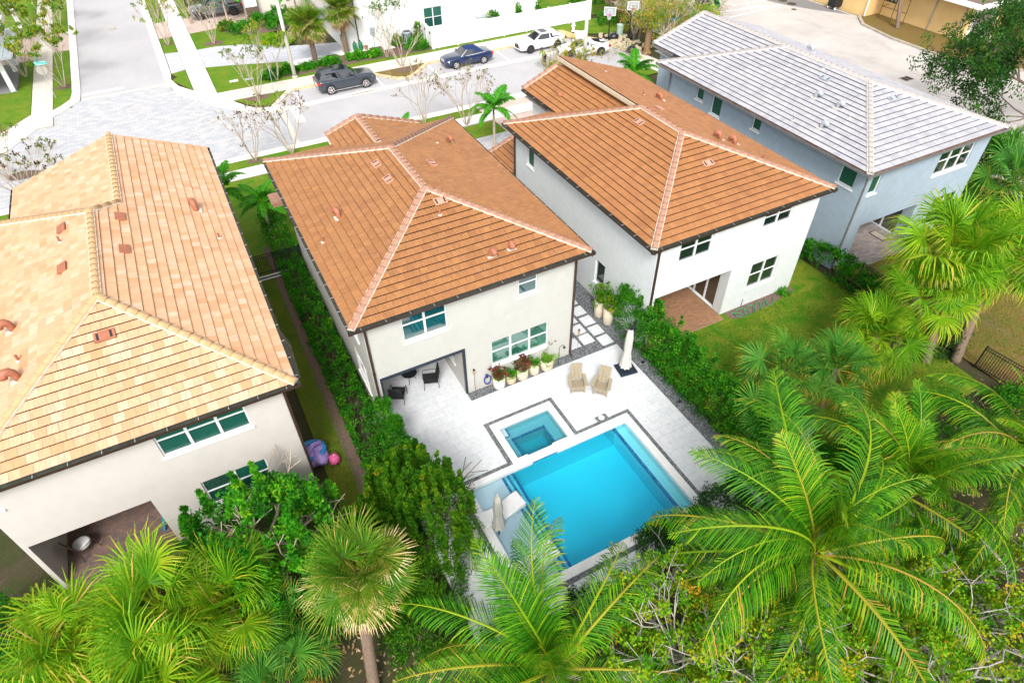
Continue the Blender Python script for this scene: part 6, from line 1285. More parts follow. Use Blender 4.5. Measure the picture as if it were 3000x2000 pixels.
# lawn things
sheet('mulch_bed', [(20.7, 16.5), (21.1, 16.25), (22.5, 16.3), (24.0, 16.45), (25.2, 16.6), (25.2, 17.0), (20.7, 17.0)], .008, M['mulch'])
t = thing('garden_hose', 'tangled green hose on the lawn by the white wall', 'hose', (22.2, 16.55, .02)); hp = []
for k in range(160):
    a = k/160; hp.append((-1.2+2.6*a+.30*math.sin(a*34)*(1-.3*a), .28*math.cos(a*31+.6)*(1.0-.2*a)-.05, .02+.05*abs(math.sin(k*.7))))
MB().tube(hp, .02, 5, cap=False).obj('coil', simple('hose_green', (.01, .26, .12), .4, var=.2), t, world=False, smooth=True); MB().tube([(-.35, .42, .0), (-.35, .42, .45)], .02, 6).obj('standpipe', M['gutter_brown'], t, world=False)
t = thing('pool_float', 'deflated lavender pool float with a blue ring beside the tan house', 'pool float', (.05, 17.75, 0))
LAV = simple('lavender', (.42, .30, .68), .4, var=.15); mb = MB(); nu, nv = 18, 9
for i in range(nu):
    for j in range(nv):
        a = 2*math.pi*i/nu; b = math.pi*j/(nv-1)-.5*math.pi; r = .62*(1+.18*math.sin(3*a+j)+.1*math.cos(5*a)); mb.v.append((r*math.cos(a)*math.cos(b)*.8, r*math.sin(a)*math.cos(b), .34+.36*math.sin(b)*(1+.15*math.sin(4*a))))
for i in range(nu):
    for j in range(nv-1): i2 = (i+1) % nu; mb.f.append((i*nv+j, i2*nv+j, i2*nv+j+1, i*nv+j+1)); mb.m.append(0)
mb.obj('body', LAV, t, world=False, smooth=True); MB().tube([(-.1+.5*math.cos(a), .15+.42*math.sin(a), .5) for a in np.linspace(0, 2*math.pi, 20)], .12, 8, cap=False).obj('ring', simple('float_blue', (.02, .22, .55), .4), t, world=False, smooth=True); MB().tube([(-.3, -.2, .66), (0, .1, .84), (.35, .2, .75)], [.08, .11, .08], 8).obj('fold', LAV, t, world=False, smooth=True)
t = thing('pool_float', 'small crumpled pink float beside the lavender one', 'pool float', (.66, 17.3, 0)); mb = MB().lathe([(.05, 0), (.24, .05), (.26, .22), (.2, .38), (.05, .44)], (0, 0, 0), 12, cap_top=True); mb.v = [(p[0]*random.uniform(.75, 1.15), p[1]*random.uniform(.8, 1.2), p[2]) for p in mb.v]; mb.obj('body', simple('float_pink', (.75, .12, .30), .4, var=.1), t, world=False, smooth=True)
MB().tube([(0, 0, .40), (.04, .02, .46)], .03, 6).obj('valve', M['trim_white'], t, world=False)
for y, z, lab in ((31.05, .12, 'white pipe lying along the foot of the picket fence, upper of two'), (30.85, .06, 'white pipe lying along the foot of the picket fence, lower of two')):
    tag(MB().tube([(.3, y, z), (2.0, y-.05, z+.02)], .035, 8).obj('plastic_pipe', M['trim_white'], None), lab, 'pipe', 'pipes by the picket fence')
# ================================================================== plants
rng = np.random.default_rng(11)
def unit(n):
    v = rng.normal(size=(n, 3)); return v/np.linalg.norm(v, axis=1, keepdims=True)
def norm(v): return v/np.maximum(np.linalg.norm(v, axis=1, keepdims=True), 1e-6)
def leaf_quads(P, D, N, L, Wd, fold=0):
    """pointed leaves: P centres, D long axes, N face normals"""
    S_ = norm(np.cross(D, N)); L = np.broadcast_to(L, (len(P),))[:, None]; Wd = np.broadcast_to(Wd, (len(P),))[:, None]
    V = np.stack([P-D*L*.5, P+S_*Wd*.5-N*Wd*.12, P+D*L*.5, P-S_*Wd*.5-N*Wd*.12], 1).reshape(-1, 3)
    return V, np.arange(len(V)).reshape(-1, 4)
def clump_cloud(cl, per, L, Wd, out=.6, up=.35, t0=.35, tv=.22, cv=.18):
    """cl: rows of x, y, z, r (clumps of leaves); per leaves each; returns V, F, tint"""
    cl = np.asarray(cl, float); k = len(cl); n = k*per; c = np.repeat(cl, per, 0)
    u = unit(n); rad = rng.random(n)**.45
    P = c[:, :3] + u*(rad*c[:, 3])[:, None]
    D = norm(u*out + unit(n)*.7 + np.array([0, 0, up])); N = norm(unit(n)*.8 + np.array([0, 0, .9]))
    V, F = leaf_quads(P, D, N, L*rng.uniform(.7, 1.25, n), Wd*rng.uniform(.75, 1.2, n))
    tint = np.clip(np.repeat(rng.normal(t0, cv, k), per) + rng.normal(0, tv*.6, n), 0, 1)
    return V, F, tint
def join(parts):
    Vs, Fs, Ts, o = [], [], [], 0
    for V, F, T in parts: Vs.append(V); Fs.append(F+o); Ts.append(T); o += len(V)
    return np.concatenate(Vs), np.concatenate(Fs), np.concatenate(Ts)
def foliage(name, parent, mat, data, loc=(0, 0, 0)):
    V, F, T = data; return meshobj(name, npmesh(name, V, F, mat, T), parent, loc)
def tubes(segs, n=4):
    """many tapered twigs as one mesh: segs of (p0, p1, r0, r1)"""
    A = np.array([s[0] for s in segs]); B_ = np.array([s[1] for s in segs]); r0 = np.array([s[2] for s in segs])[:, None]; r1 = np.array([s[3] for s in segs])[:, None]
    D = norm(B_-A); ref = np.where(np.abs(D[:, 2:3]) > .9, np.array([[1., 0, 0]]), np.array([[0, 0, 1.]])); S1 = norm(np.cross(D, ref)); S2 = np.cross(S1, D)
    V = []
    for base, r in ((A, r0), (B_, r1)):
        for k in range(n): a = 2*math.pi*k/n; V.append(base + (S1*math.cos(a)+S2*math.sin(a))*r)
    V = np.stack(V, 1); m = len(segs); F = np.array([(k, (k+1) % n, n+(k+1) % n, n+k) for k in range(n)])[None]+np.arange(m)[:, None, None]*2*n
    return V.reshape(-1, 3), F.reshape(-1, 4)
def grow(p, d, L, r, depth, segs, tips, kids=(2, 3), spread=.55, shrink=.72, grav=.0, bend=.12):
    p, d = np.array(p, float), np.array(d, float)
    q = p; nseg = 2 if depth > 0 else 1
    for s in range(nseg):
        d = d + rng.normal(0, bend, 3) + np.array([0, 0, grav]); d /= np.linalg.norm(d); e = q + d*L/nseg
        segs.append((q, e, r*(1-.25*s/nseg), r*(1-.25*(s+1)/nseg))); q = e
    if depth == 0: tips.append((q, d)); return
    for k in range(rng.integers(kids[0], kids[1]+1)):
        nd = d + unit(1)[0]*spread; nd /= np.linalg.norm(nd)
        grow(q, nd, L*shrink*rng.uniform(.8, 1.2), r*.62, depth-1, segs, tips, kids, spread, shrink, grav, bend)
# ---------------------------------------------------------------- palms
def coco_mesh(name, L, e0, bend, seed, n=58, lmax=.98, brown=0.0, mat='frond_coco', droop=.55, width=.042):
    rs = np.random.default_rng(seed); V, F, T = [], [], []
    pts = [np.zeros(3)]; m = 26; side = rs.normal(0, .12)
    tang = []
    for i in range(m):
        t = i/(m-1); a = e0-bend*t**1.35; d = np.array([math.cos(a)*math.cos(side*t), math.cos(a)*math.sin(side*t*1.6), math.sin(a)]); tang.append(d); pts.append(pts[-1]+d*L/m)
    tang.append(tang[-1]); pts = np.array(pts); tang = np.array(tang)
    def at(t): x = t*m; i = min(int(x), m-1); f = x-i; return pts[i]*(1-f)+pts[i+1]*f, norm((tang[i]*(1-f)+tang[min(i+1, m)]*f)[None])[0]
    up0 = np.array([0, 0, 1.])
    def add(vs, t): b = len(V); V.extend(vs); F.append((b, b+1, b+2, b+3)); T.append(t)
    for i in range(m):                      # rachis, a three sided keel
        (p, d), (q, e) = at(i/m), at((i+1)/m); sd = np.cross(d, up0); sd /= np.linalg.norm(sd)+1e-9; uu = np.cross(sd, d)
        w0, w1 = .040*(1-i/m)**.8+.007, .040*(1-(i+1)/m)**.8+.007
        add([p-sd*w0, p+uu*w0*.8, q+uu*w1*.8, q-sd*w1], .86); add([p+uu*w0*.8, p+sd*w0, q+sd*w1, q+uu*w1*.8], .86); add([p+sd*w0, p-sd*w0, q-sd*w1, q+sd*w1], .8)
    for s in (-1, 1):
        for k in range(n):
            t = .13+.87*(k+rs.uniform(-.3, .3))/n; t = min(max(t, .1), .995); p, d = at(t); sd = np.cross(d, up0); sd /= np.linalg.norm(sd)+1e-9; uu = np.cross(sd, d)
            ll = lmax*(math.sin(math.pi*min(1, .16+.80*t))**.75)*rs.uniform(.88, 1.08)*(1 if t < .93 else .75); fw = .45+.75*t
            dr = droop*rs.uniform(.5, 1.35); dv = d*fw+sd*s*.9+uu*(.34-.40*droop); dv /= np.linalg.norm(dv)
            d2 = dv-np.array([0, 0, dr]); d2 /= np.linalg.norm(d2); d3 = dv-np.array([0, 0, dr*2.1]); d3 /= np.linalg.norm(d3)
            a = p; b = a+dv*ll*.4; c = b+d2*ll*.35; e = c+d3*ll*.25; w = width*.5*rs.uniform(.8, 1.2); wd = d*w
            tt = np.clip(rs.normal(.42, .17)+.18*(t > .9), .0, .86); br = rs.random() < brown
            add([a-wd*.6, a+wd*.6, b+wd, b-wd], .96 if br else tt); add([b-wd, b+wd, c+wd*.8, c-wd*.8], .98 if br else min(.88, tt+.03)); add([c-wd*.8, c+wd*.8, e+wd*.08, e-wd*.08], 1. if br else min(.9, tt+.14))
    return npmesh(name, np.array(V), np.array(F), M[mat], np.array(T))
def fan_mesh(name, e0, pet, R_, seed, n=38, droop=.6, tip=.1, base=.4, mat='frond_fan', cost=.5, spread=135, width=.055):
    rs = np.random.default_rng(seed); V, F, T = [], [], []
    def add(vs, t): b = len(V); V.extend(vs); F.append((b, b+1, b+2, b+3)); T.append(t)
    p = np.zeros(3); a = e0; m = 8
    for i in range(m):
        d = np.array([math.cos(a), 0, math.sin(a)]); q = p+d*pet/m; w = .022; sd = np.array([0, 1., 0]); uu = np.cross(d, sd)*-1
        add([p-sd*w, p+sd*w, q+sd*w, q-sd*w], .72); add([p+uu*w, p-uu*w, q-uu*w, q+uu*w], .72); p = q; a -= .05
    d = np.array([math.cos(a), 0, math.sin(a)]); sd = np.array([0, 1., 0]); uu = np.cross(d, sd); uu = uu if uu[2] > 0 else -uu
    for k in range(n):
        f = (k+.5)/n*2-1; ang = R(spread)*f+rs.normal(0, .03); ll = R_*(1-.28*abs(f)**1.5)*rs.uniform(.9, 1.06)
        dv = d*math.cos(ang)+sd*math.sin(ang)+uu*(.22-.35*cost*abs(f)); dv /= np.linalg.norm(dv); s2 = np.cross(dv, uu); s2 /= np.linalg.norm(s2)
        dr = droop*rs.uniform(.5, 1.5); tt = np.clip(rs.normal(base, .11), 0, .85); q = p+d*cost*.16*(1-abs(f))
        w = [.005, ll*.34*R(spread)*2/n*.5*.95, width*.36, .003]; cur = q; prev = q; dirs = [dv, dv-np.array([0, 0, dr*.35]), dv-np.array([0, 0, dr*1.6])]; lens = [.34, .34, .32]
        for j in range(3):
            dd = dirs[j]/np.linalg.norm(dirs[j]); nx = cur+dd*ll*lens[j]; lift = uu*.012*(1 if k % 2 else -1)*(j < 2)
            add([cur-s2*w[j], cur+s2*w[j]+lift*(j > 0), nx+s2*w[j+1]+lift, nx-s2*w[j+1]], min(1, tt+(0, .05, tip)[j]*rs.uniform(.5, 1.6))); cur = nx
    return npmesh(name, np.array(V), np.array(F), M[mat], np.array(T))
COCO = [coco_mesh('frond', L, R(e), R(b), 100+i, brown=br, droop=dr) for i, (L, e, b, br, dr) in enumerate(((4.2, 84, 40, 0, .25), (4.8, 76, 78, 0, .5), (5.1, 66, 104, .0, .85), (5.1, 54, 112, .01, 1.15), (4.9, 38, 108, .03, 1.5), (4.5, 16, 88, .12, 1.6), (3.8, -12, 56, .40, 1.2)))]
def trunk_tube(parent, pts, r0, r1, mat, n=12, rings=True):
    P = [Vector(p) for p in pts]; cur, rad = [], []
    N_ = 26
    for i in range(N_+1):
        t = i/N_*(len(P)-1); k = min(int(t), len(P)-2); f = t-k; cur.append(P[k].lerp(P[k+1], f)); rad.append((r0+(r1-r0)*i/N_)*(1+(.06 if i % 2 else -.03)*rings))
    return MB().tube(cur, rad, n).obj('trunk', mat, parent, world=False, smooth=True)
def coco_palm(label, x, y, z, lean, nf, rz, sc=1.0, nuts=5, az=None):
    t = thing('coconut_palm', label, 'palm tree', (x-lean[0], y-lean[1], -.1), 0, 'coconut palms at the back of the pool')
    trunk_tube(t, [(0, 0, 0), (lean[0]*.35, lean[1]*.35, z*.5), (lean[0], lean[1], z+.1)], .19, .12, M['bark_palm'])
    top = Vector((lean[0], lean[1], z+.1))
    for k in range(nf):
        f = k/(nf-1); i = min(6, int(f**1.25*6.6+rng.uniform(-.5, .4))); i = max(0, i); a = rz+k*2.39996+rng.uniform(-.5, .5)
        if az and k < len(az): a = R(az[k][0]); i = az[k][1]
        o = meshobj('frond', COCO[i], t, top+Vector((.10*math.cos(a), .10*math.sin(a), .14*(1-f)-.05)), (rng.uniform(-.5, .5), rng.uniform(-.14, .14), a)); s = sc*rng.uniform(.82, 1.1); o.scale = (s, s, s)
    for k in range(6):
        a = rng.uniform(0, 6.28); o = meshobj('frond', COCO[k % 2], t, top+Vector((0, 0, .1)), (rng.uniform(-.3, .3), -.12-.1*(k % 3), a)); o.scale = (sc*rng.uniform(.5, .8),)*3
    for k in range(nuts):
        a = rng.uniform(0, 6.28); MB().lathe([(.0, -.11), (.08, -.07), (.1, 0), (.08, .08), (0, .11)], (0, 0, 0), 9, cap_bot=False).obj('coconut', M['leaf_nut'], t, world=False, loc=top+Vector((.24*math.cos(a), .24*math.sin(a), -.15-.1*rng.random())), smooth=True)
    for k in range(3): a = rng.uniform(0, 6.28); MB().obox((0, 0, 0), (.34*math.cos(a), .34*math.sin(a), .1), (-.05*math.sin(a), .05*math.cos(a), 0), (0, 0, .012)).obj('spathe', M['bark_pale'], t, world=False, loc=top+Vector((.36*math.cos(a), .36*math.sin(a), -.28)))
    return t
M['leaf_nut'] = simple('leaf_nut', (.10, .15, .02), .5, var=.2)
def fan_set(mat, droop, tip, base, pet, R_, n=38, width=.055, spread=135):
    return [fan_mesh('fan_leaf', R(e), pet*pl, R_, 200+i, n, droop*dm, tip*tm, base, mat, spread=spread, width=width) for i, (e, pl, dm, tm) in enumerate(((78, .8, .3, .5), (58, 1, .6, .7), (36, 1.05, .9, .9), (14, 1.05, 1.1, 1.1), (-10, 1, 1.2, 1.5), (-34, .9, 1.2, 2.4)))]
FAN_GREEN = fan_set('frond_fan', 1.0, .16, .52, 1.05, 1.22, 46, .045)
FAN_SABAL = fan_set('frond_sabal', .22, .20, .48, .62, .88, 46, .04)
FAN_WEEP = fan_set('frond_fan', 1.6, .18, .56, 1.15, 1.25, 44, .048)
FAN_SILV = fan_set('frond_silver', .55, .25, .40, .85, 1.0, 40, .05)
FAN_STRAW = [fan_mesh('fan_leaf', R(e), .62, .9, 260+i, 40, .35, .42, .55, 'frond_sabal', width=.042) for i, e in enumerate((22, 0, -20, -38))]
FAN_DEAD = [fan_mesh('dead_fan', R(e), .7, .8, 300+i, 26, 1.0, .3, .4, 'frond_dead', width=.05, spread=80) for i, e in enumerate((-50, -68, -80))]
def fan_palm(name, label, x, y, z, nl, meshes, sc=1.0, lean=(0, 0), tr=.17, dead=6, group=None, low=1.0, bark='bark_palm', straw=0):
    t = thing(name, label, 'palm tree', (x-lean[0], y-lean[1], -.1), 0, group)
    trunk_tube(t, [(0, 0, 0), (lean[0]*.45, lean[1]*.45, z*.5), (lean[0], lean[1], z+.1)], tr*1.1, tr*.95, M[bark])
    top = Vector((lean[0], lean[1], z+.1)); a0 = rng.uniform(0, 6)
    for k in range(nl):
        f = (k+.5)/nl; i = int(min(5, f*6*low)); a = a0+k*2.39996+rng.uniform(-.2, .2)
        me_ = FAN_STRAW[k % 4] if straw and f > 1-straw else meshes[i]; o = meshobj('fan_leaf', me_, t, top+Vector((.08*math.cos(a), .08*math.sin(a), .25*(1-f)-.1)), (rng.uniform(-.6, .6), rng.uniform(-.2, .2), a)); s = sc*rng.uniform(.8, 1.15); o.scale = (s, s, s)
    for k in range(dead):
        a = a0+k*2.1; o = meshobj('dead_leaf', FAN_DEAD[k % 3], t, top+Vector((.08*math.cos(a), .08*math.sin(a), -.2)), (rng.uniform(-.3, .3), 0, a)); o.scale = (sc*.9,)*3
    return t
# front row, seen from above
for lab, x, y, z, n, sc, ms in (('yellow green weeping fan palm, tallest of the clump below the brown patio', -5.3, 11.8, 3.5, 34, 1.08, FAN_GREEN), ('weeping fan palm at the lower left corner, left of its clump', -7.6, 12.3, 2.9, 30, 1.02, FAN_WEEP), ('weeping fan palm right of its clump, toward the bright shrub', -3.6, 11.3, 2.9, 28, .98, FAN_GREEN), ('weeping fan palm lowest in the frame of its clump', -5.9, 10.0, 3.0, 30, 1.05, FAN_WEEP), ('weeping fan palm filling the left bottom edge', -8.6, 10.9, 2.4, 26, 1.0, FAN_GREEN)):
    fan_palm('fan_palm', lab, x, y, z, n, ms, sc, (rng.uniform(-.3, .3), .2), .14, 4, 'weeping fan palms below the tan house')
for lab, x, y, z in (('low dark fan palm between the weeping clump and the tall sabal', -2.0, 10.4, 1.9), ('low dark fan palm behind the tall sabal trunk', -1.5, 11.9, 1.5), ('low dark fan palm at the bottom edge left of the tall sabal', -2.9, 9.1, 1.7)):
    fan_palm('fan_palm', lab, x, y, z, 20, FAN_SILV, .95, (0, .1), .12, 3, 'low fan palms under the clump')
fan_palm('sabal_palm', 'tall sabal palm with straw tipped fans standing alone at the bottom', .02, 9.45, 4.9, 38, FAN_SABAL, 1.0, (.75, 1.15), .17, 12, None, 1.0, straw=.42)
coco_palm('coconut palm at the bottom centre in front of the pool', 3.95, 5.4, 2.9, (.1, .2), 24, .4, .98, 3, az=[(110, 0), (100, 1), (60, 1), (130, 2), (150, 3), (165, 3), (185, 4), (75, 2), (45, 2), (25, 3), (5, 4), (205, 5)])
coco_palm('biggest coconut palm, with nuts, at the lower right of the pool', 11.7, 4.15, 4.5, (.3, .3), 30, 1.1, 1.12, 8, az=[(95, 0), (130, 1), (60, 1), (150, 2), (165, 3), (115, 2), (185, 4), (205, 4), (235, 5), (270, 5), (300, 5), (85, 2), (45, 2), (20, 3), (0, 3), (335, 4)])
coco_palm('coconut palm with upright yellow ribbed fronds behind the biggest palm', 16.5, 4.6, 3.4, (.2, .4), 22, 2.0, .98, 3)
coco_palm('coconut palm reaching in from the right edge', 20.4, 3.2, 3.7, (.2, .2), 24, 3.0, 1.0, 3)
for lab, x, y, z, n, sc, ln in (('leaning sabal palm with a pale ringed trunk, left of the trunk pair', 27.0, 11.2, 4.8, 40, 1.36, (.35, 1.35)), ('leaning sabal palm, right of the trunk pair, shaggy with dead leaves', 29.2, 10.6, 4.6, 40, 1.36, (1.3, 1.35)), ('shorter weeping sabal palm in front of the grey trunk pair', 25.4, 11.0, 3.6, 26, 1.12, (.2, .3))):
    fan_palm('sabal_palm', lab, x, y, z, n, FAN_WEEP, sc, ln, .19, 12, 'sabal palms below the blue house', straw=.12)
for lab, x, y, z, n, ms, sc in (('round yellow green fan palm in front of the sabal trunks', 23.0, 10.7, 2.5, 34, FAN_GREEN, .92), ('silvery fan palm at the lawn corner, upper of two', 18.3, 11.2, 2.3, 26, FAN_SILV, 1.0), ('silvery fan palm with orange tips beside the hedge, lower of two', 16.4, 9.7, 1.9, 26, FAN_SILV, 1.0), ('fan palm between the silvery palms and the round one', 20.3, 10.3, 2.2, 24, FAN_SILV, 1.0)):
    fan_palm('fan_palm', lab, x, y, z, n, ms, sc, (0, .1), .15, 4, 'fan palms along the back lawn')
for lab, x, y, z, sc in (('dark fan palm beyond the blue house, upper', 42.0, 18.2, 2.4, 1.5), ('dark fan palm beyond the blue house, middle', 40.8, 16.0, 2.2, 1.5), ('dark fan palm at the right edge below the blue house', 39.6, 13.0, 1.8, 1.3)):
    fan_palm('fan_palm', lab, x, y, z, 26, FAN_SILV, sc, (0, 0), .2, 4, 'dark fan palms beyond the blue house')
for lab, x, y, z, n, sc in (('brown skirted sabal palm in white gravel, left of two', 11.75, 61.4, 3.3, 44, 1.05), ('brown skirted sabal palm at the white house corner', 14.85, 61.9, 3.9, 44, 1.1)):
    fan_palm('sabal_palm', lab, x, y, z, n, FAN_SABAL, sc*1.18, (0, 0), .22, 10, 'sabal palms by the white house', straw=.1)
# small feather palms
XMAS = [coco_mesh('frond', 1.7, R(e), R(b), 400+i, 40, .50, 0, 'leaf_bright', .5, .06) for i, (e, b) in enumerate(((70, 60), (48, 85), (25, 80), (0, 60)))]
def feather_palm(label, x, y, z, nf, sc, lean=(0, 0), group='small feather palms'):
    t = thing('feather_palm', label, 'palm tree', (x, y, -.05), 0, group); trunk_tube(t, [(0, 0, 0), (lean[0], lean[1], z)], .11, .07, M['bark_pale']); a0 = rng.uniform(0, 6)
    MB().tube([(lean[0], lean[1], z), (lean[0], lean[1], z+.45)], [.07, .05], 8).obj('crownshaft', M['leaf_nut'], t, world=False)
    for k in range(nf):
        a = a0+k*2.39996; o = meshobj('frond', XMAS[min(3, int(4*k/nf))], t, (lean[0], lean[1], z+.4), (rng.uniform(-.3, .3), 0, a)); o.scale = (sc,)*3
feather_palm('small feather palm between the rust and orange roofs', 18.5, 38.5, 2.6, 12, 1.1)
for lab, x, y, z, sc in (('small feather palm showing over the rust roof ridge', 12.8, 40.8, 1.2, .9), ('feather palm behind the far end of the tan roof', .3, 36.2, 2.6, 1.05), ('feather palm by the hedge at the far left corner of the rust roof', 2.0, 34.4, 2.3, .9), ('feather palm in the planting between orange and grey roofs', 33.4, 42.6, .8, 1.3), ('feather palm growing in the pink driveway bed', 6.75, 76.8, 2.6, 1.3), ('feather palm in front of the low grey roof across the street', 13.0, 72.0, 2.6, 1.3)):
    feather_palm(lab, x, y, z, 11, sc)
# ---------------------------------------------------------------- hedges and shrubs
def box_clumps(x0, y0, x1, y1, h, r, n, rough=.12, top=1.0):
    c = []
    for i in range(n):
        s = rng.random(); x, y = rng.uniform(x0, x1), rng.uniform(y0, y1); hh = h*(1+rough*math.sin(x*2.1+y*1.7)+rough*.6*rng.normal())
        if s < .45*top: z = hh
        else:
            z = rng.uniform(.1, 1)*hh; e = rng.random()*((x1-x0)+(y1-y0))*2
            if e < 2*(x1-x0): y = y0 if e < (x1-x0) else y1
            else: x = x0 if e < 2*(x1-x0)+(y1-y0) else x1
        c.append((x+rng.normal(0, .05), y+rng.normal(0, .05), max(.08, z-.05), r*rng.uniform(.7, 1.3)))
    return c
def stems(parent, pts, h, r=.025, mat='bark'):
    segs = []
    for x, y in pts:
        tip = []; grow((x, y, 0), (0, 0, 1), h*.5, r, 2, segs, tip, (2, 3), .4, .6)
    V, F = tubes(segs); return meshobj('stem', npmesh('stem', V, F, M[mat]), parent)
def hedge(label, x0, y0, x1, y1, h, r, n, per, L, Wd, mat, cat='hedge', name='hedge', t0=.35, spikes=0):
    cx, cy = (x0+x1)/2, (y0+y1)/2; t = thing(name, label, cat, (cx, cy, 0)); c = box_clumps(x0-cx, y0-cy, x1-cx, y1-cy, h, r, n)
    for k in range(spikes): x, y = rng.uniform(x0, x1)-cx, rng.uniform(y0, y1)-cy; hh = h*rng.uniform(1.0, 1.2); c += [(x+rng.normal(0, .04), y+rng.normal(0, .04), hh+q*.13, r*.6*(1-q*.18)) for q in range(4)]
    foliage('foliage', t, M[mat], clump_cloud(c, per, L, Wd, t0=t0)); k = max(2, int(max(x1-x0, y1-y0)/.7))
    stems(t, [(x0-cx+(x1-x0)*(i+.5)/k if x1-x0 > y1-y0 else 0, y0-cy+(y1-y0)*(i+.5)/k if y1-y0 >= x1-x0 else 0) for i in range(k)], h*.85)
    return t
hedge('clipped green hedge along the right side of the pool deck', 15.2, 8.4, 16.15, 18.7, 2.2, .25, 900, 36, .115, .06, 'leaf_hedge', t0=.45, spikes=60)
hedge('low green hedge along the left wall of the rust tiled house', 1.72, 12.5, 2.75, 31.0, .85, .2, 760, 26, .10, .065, 'leaf_hedge', t0=.42)
hedge('green hedge behind the picket fence, far end of the grass strip', 1.75, 31.6, 2.8, 36.0, 1.25, .24, 190, 26, .11, .07, 'leaf_hedge', t0=.45)
hedge('dense hedge between the white house lawn and the blue house', 27.55, 13.6, 28.45, 18.6, 1.15, .22, 220, 34, .12, .07, 'leaf_hedge', t0=.4)
hedge('dark loose hedge below the dense one, toward the sabal palms', 27.0, 9.5, 28.5, 13.5, 1.2, .3, 150, 34, .12, .06, 'leaf_dark')
def shrub(name, label, x, y, rx, ry, h, n, per, r, L, Wd, mat, t0=.4, group=None, cat='shrub', z0=.1, stemh=None, cv=.18, bark='bark'):
    t = thing(name, label, cat, (x, y, 0), 0, group); u = unit(n); u[:, 2] = np.abs(u[:, 2])*1.0
    rad = rng.uniform(.62, 1.0, n); c = np.stack([u[:, 0]*rx*rad, u[:, 1]*ry*rad, z0+u[:, 2]*(h-z0)*rad, r*rng.uniform(.7, 1.3, n)], 1)
    foliage('foliage', t, M[mat], clump_cloud(c, per, L, Wd, t0=t0, cv=cv)); stems(t, [(0, 0)], stemh or h*.7, .03, bark); return t
for lab, x, y, h in (('upright podocarpus column at the corner of the covered patio', 3.05, 17.3, 2.5), ('upright podocarpus column, second from the patio corner', 3.15, 16.3, 2.3), ('upright podocarpus column, third from the patio corner', 3.3, 15.2, 2.1), ('upright podocarpus column nearest the olive tree', 3.4, 14.2, 2.3)):
    t = thing('podocarpus', lab, 'shrub', (x, y, 0), 0, 'podocarpus columns at the deck edge'); c = []
    for k in range(70): z = rng.uniform(.15, h); w = .52*(1-(z/h)**2.2*.85); a = rng.uniform(0, 6.28); c.append((w*math.cos(a)*rng.uniform(.5, 1), w*math.sin(a)*rng.uniform(.5, 1), z, .2))
    for k in range(8): a = rng.uniform(0, 6.28); w = .25; c += [(w*math.cos(a), w*math.sin(a), h*.85+q*.11, .1) for q in range(4)]
    foliage('foliage', t, M['leaf_hedge'], clump_cloud(c, 44, .13, .032, out=.9, up=.5, t0=.42)); stems(t, [(0, 0)], h*.7)
def leafy_tree(name, label, x, y, h, rx, ry, zc, n, per, r, L, Wd, mat, t0, bark='bark', depth=4, group=None, spires=0, cv=.18, up=.3, trunks=1, cat='tree', tr=.12):
    t = thing(name, label, cat, (x, y, -.05), 0, group); segs, tips = [], []
    for k in range(trunks): a = k*6.28/max(1, trunks); grow((.15*math.cos(a)*(trunks > 1), .15*math.sin(a)*(trunks > 1), 0), (.35*math.cos(a)*(trunks > 1), .35*math.sin(a)*(trunks > 1), 1), h*.33, tr, depth, segs, tips, (2, 3), .75, .74)
    V, F = tubes(segs, 5); meshobj('trunk', npmesh('trunk', V, F, M[bark]), t)
    u = unit(n); rad = rng.uniform(.55, 1.0, n)**.6; c = np.stack([u[:, 0]*rx*rad, u[:, 1]*ry*rad, zc+u[:, 2]*(h-zc)*rad, r*rng.uniform(.7, 1.35, n)], 1); c = c[c[:, 2] > .15]
    extra = []
    for k in range(spires): a = rng.uniform(0, 6.28); w = rng.random()**.5; px_, py_ = rx*w*.95*math.cos(a), ry*w*.95*math.sin(a); zt = zc+(h-zc)*math.sqrt(max(0, 1-w*w))*.95; extra += [(px_+rng.normal(0, .03), py_+rng.normal(0, .03), zt+q*.19-.25, r*.72*(1-q*.125)) for q in range(7)]
    if extra: c = np.concatenate([c, np.array(extra)])
    foliage('crown', t, M[mat], clump_cloud(c, per, L, Wd, t0=t0, cv=cv, up=up)); return t
leafy_tree('broadleaf_tree', 'bright green leafy tree against the wall of the tan house', -2.45, 13.1, 4.5, 3.0, 2.8, 1.8, 340, 50, .33, .17, .09, 'leaf_bright', .5, 'bark_pale', 4, trunks=3, cv=.26, spires=22)
leafy_tree('broadleaf_tree', 'olive green tree with upright sprays left of the pool', 2.45, 11.9, 4.3, 1.95, 2.5, 1.6, 240, 58, .28, .15, .04, 'leaf_olive', .42, 'bark', 4, spires=110, up=.9, cv=.17)
leafy_tree('broadleaf_tree', 'dull olive tree behind the tall sabal, lower than the sprayed one', .6, 11.6, 2.9, 1.5, 1.7, 1.2, 190, 56, .34, .14, .045, 'leaf_olive', .38, 'bark', 4, spires=40, up=.8)
shrub('shrub', 'dark olive shrub at the bottom between the sabal and the coconut palm', 1.4, 9.2, 1.6, 1.2, 1.5, 120, 44, .3, .14, .05, 'leaf_olive', .3)
for lab, x, y, rx, h in (('dark needle shrub at the near right corner of the pool', 9.9, 8.2, .9, 1.5), ('dark shrub right of the needle shrub under the palm', 11.3, 7.9, 1.1, 1.5), ('dark shrub against the end of the deck hedge', 13.0, 8.2, 1.2, 1.6), ('dark shrub under the coconut fronds at the hedge foot', 14.9, 8.3, 1.2, 1.7), ('dark shrub at the deck edge behind the bottom coconut palm', 6.3, 7.2, 1.2, .9), ('dark shrub left of the bottom coconut palm', 3.6, 7.6, 1.1, .9)):
    shrub('shrub', lab, x, y, rx, rx*.8, h, 80, 44, .27, .12, .04, 'leaf_dark', .45, 'dark shrubs along the back of the pool')
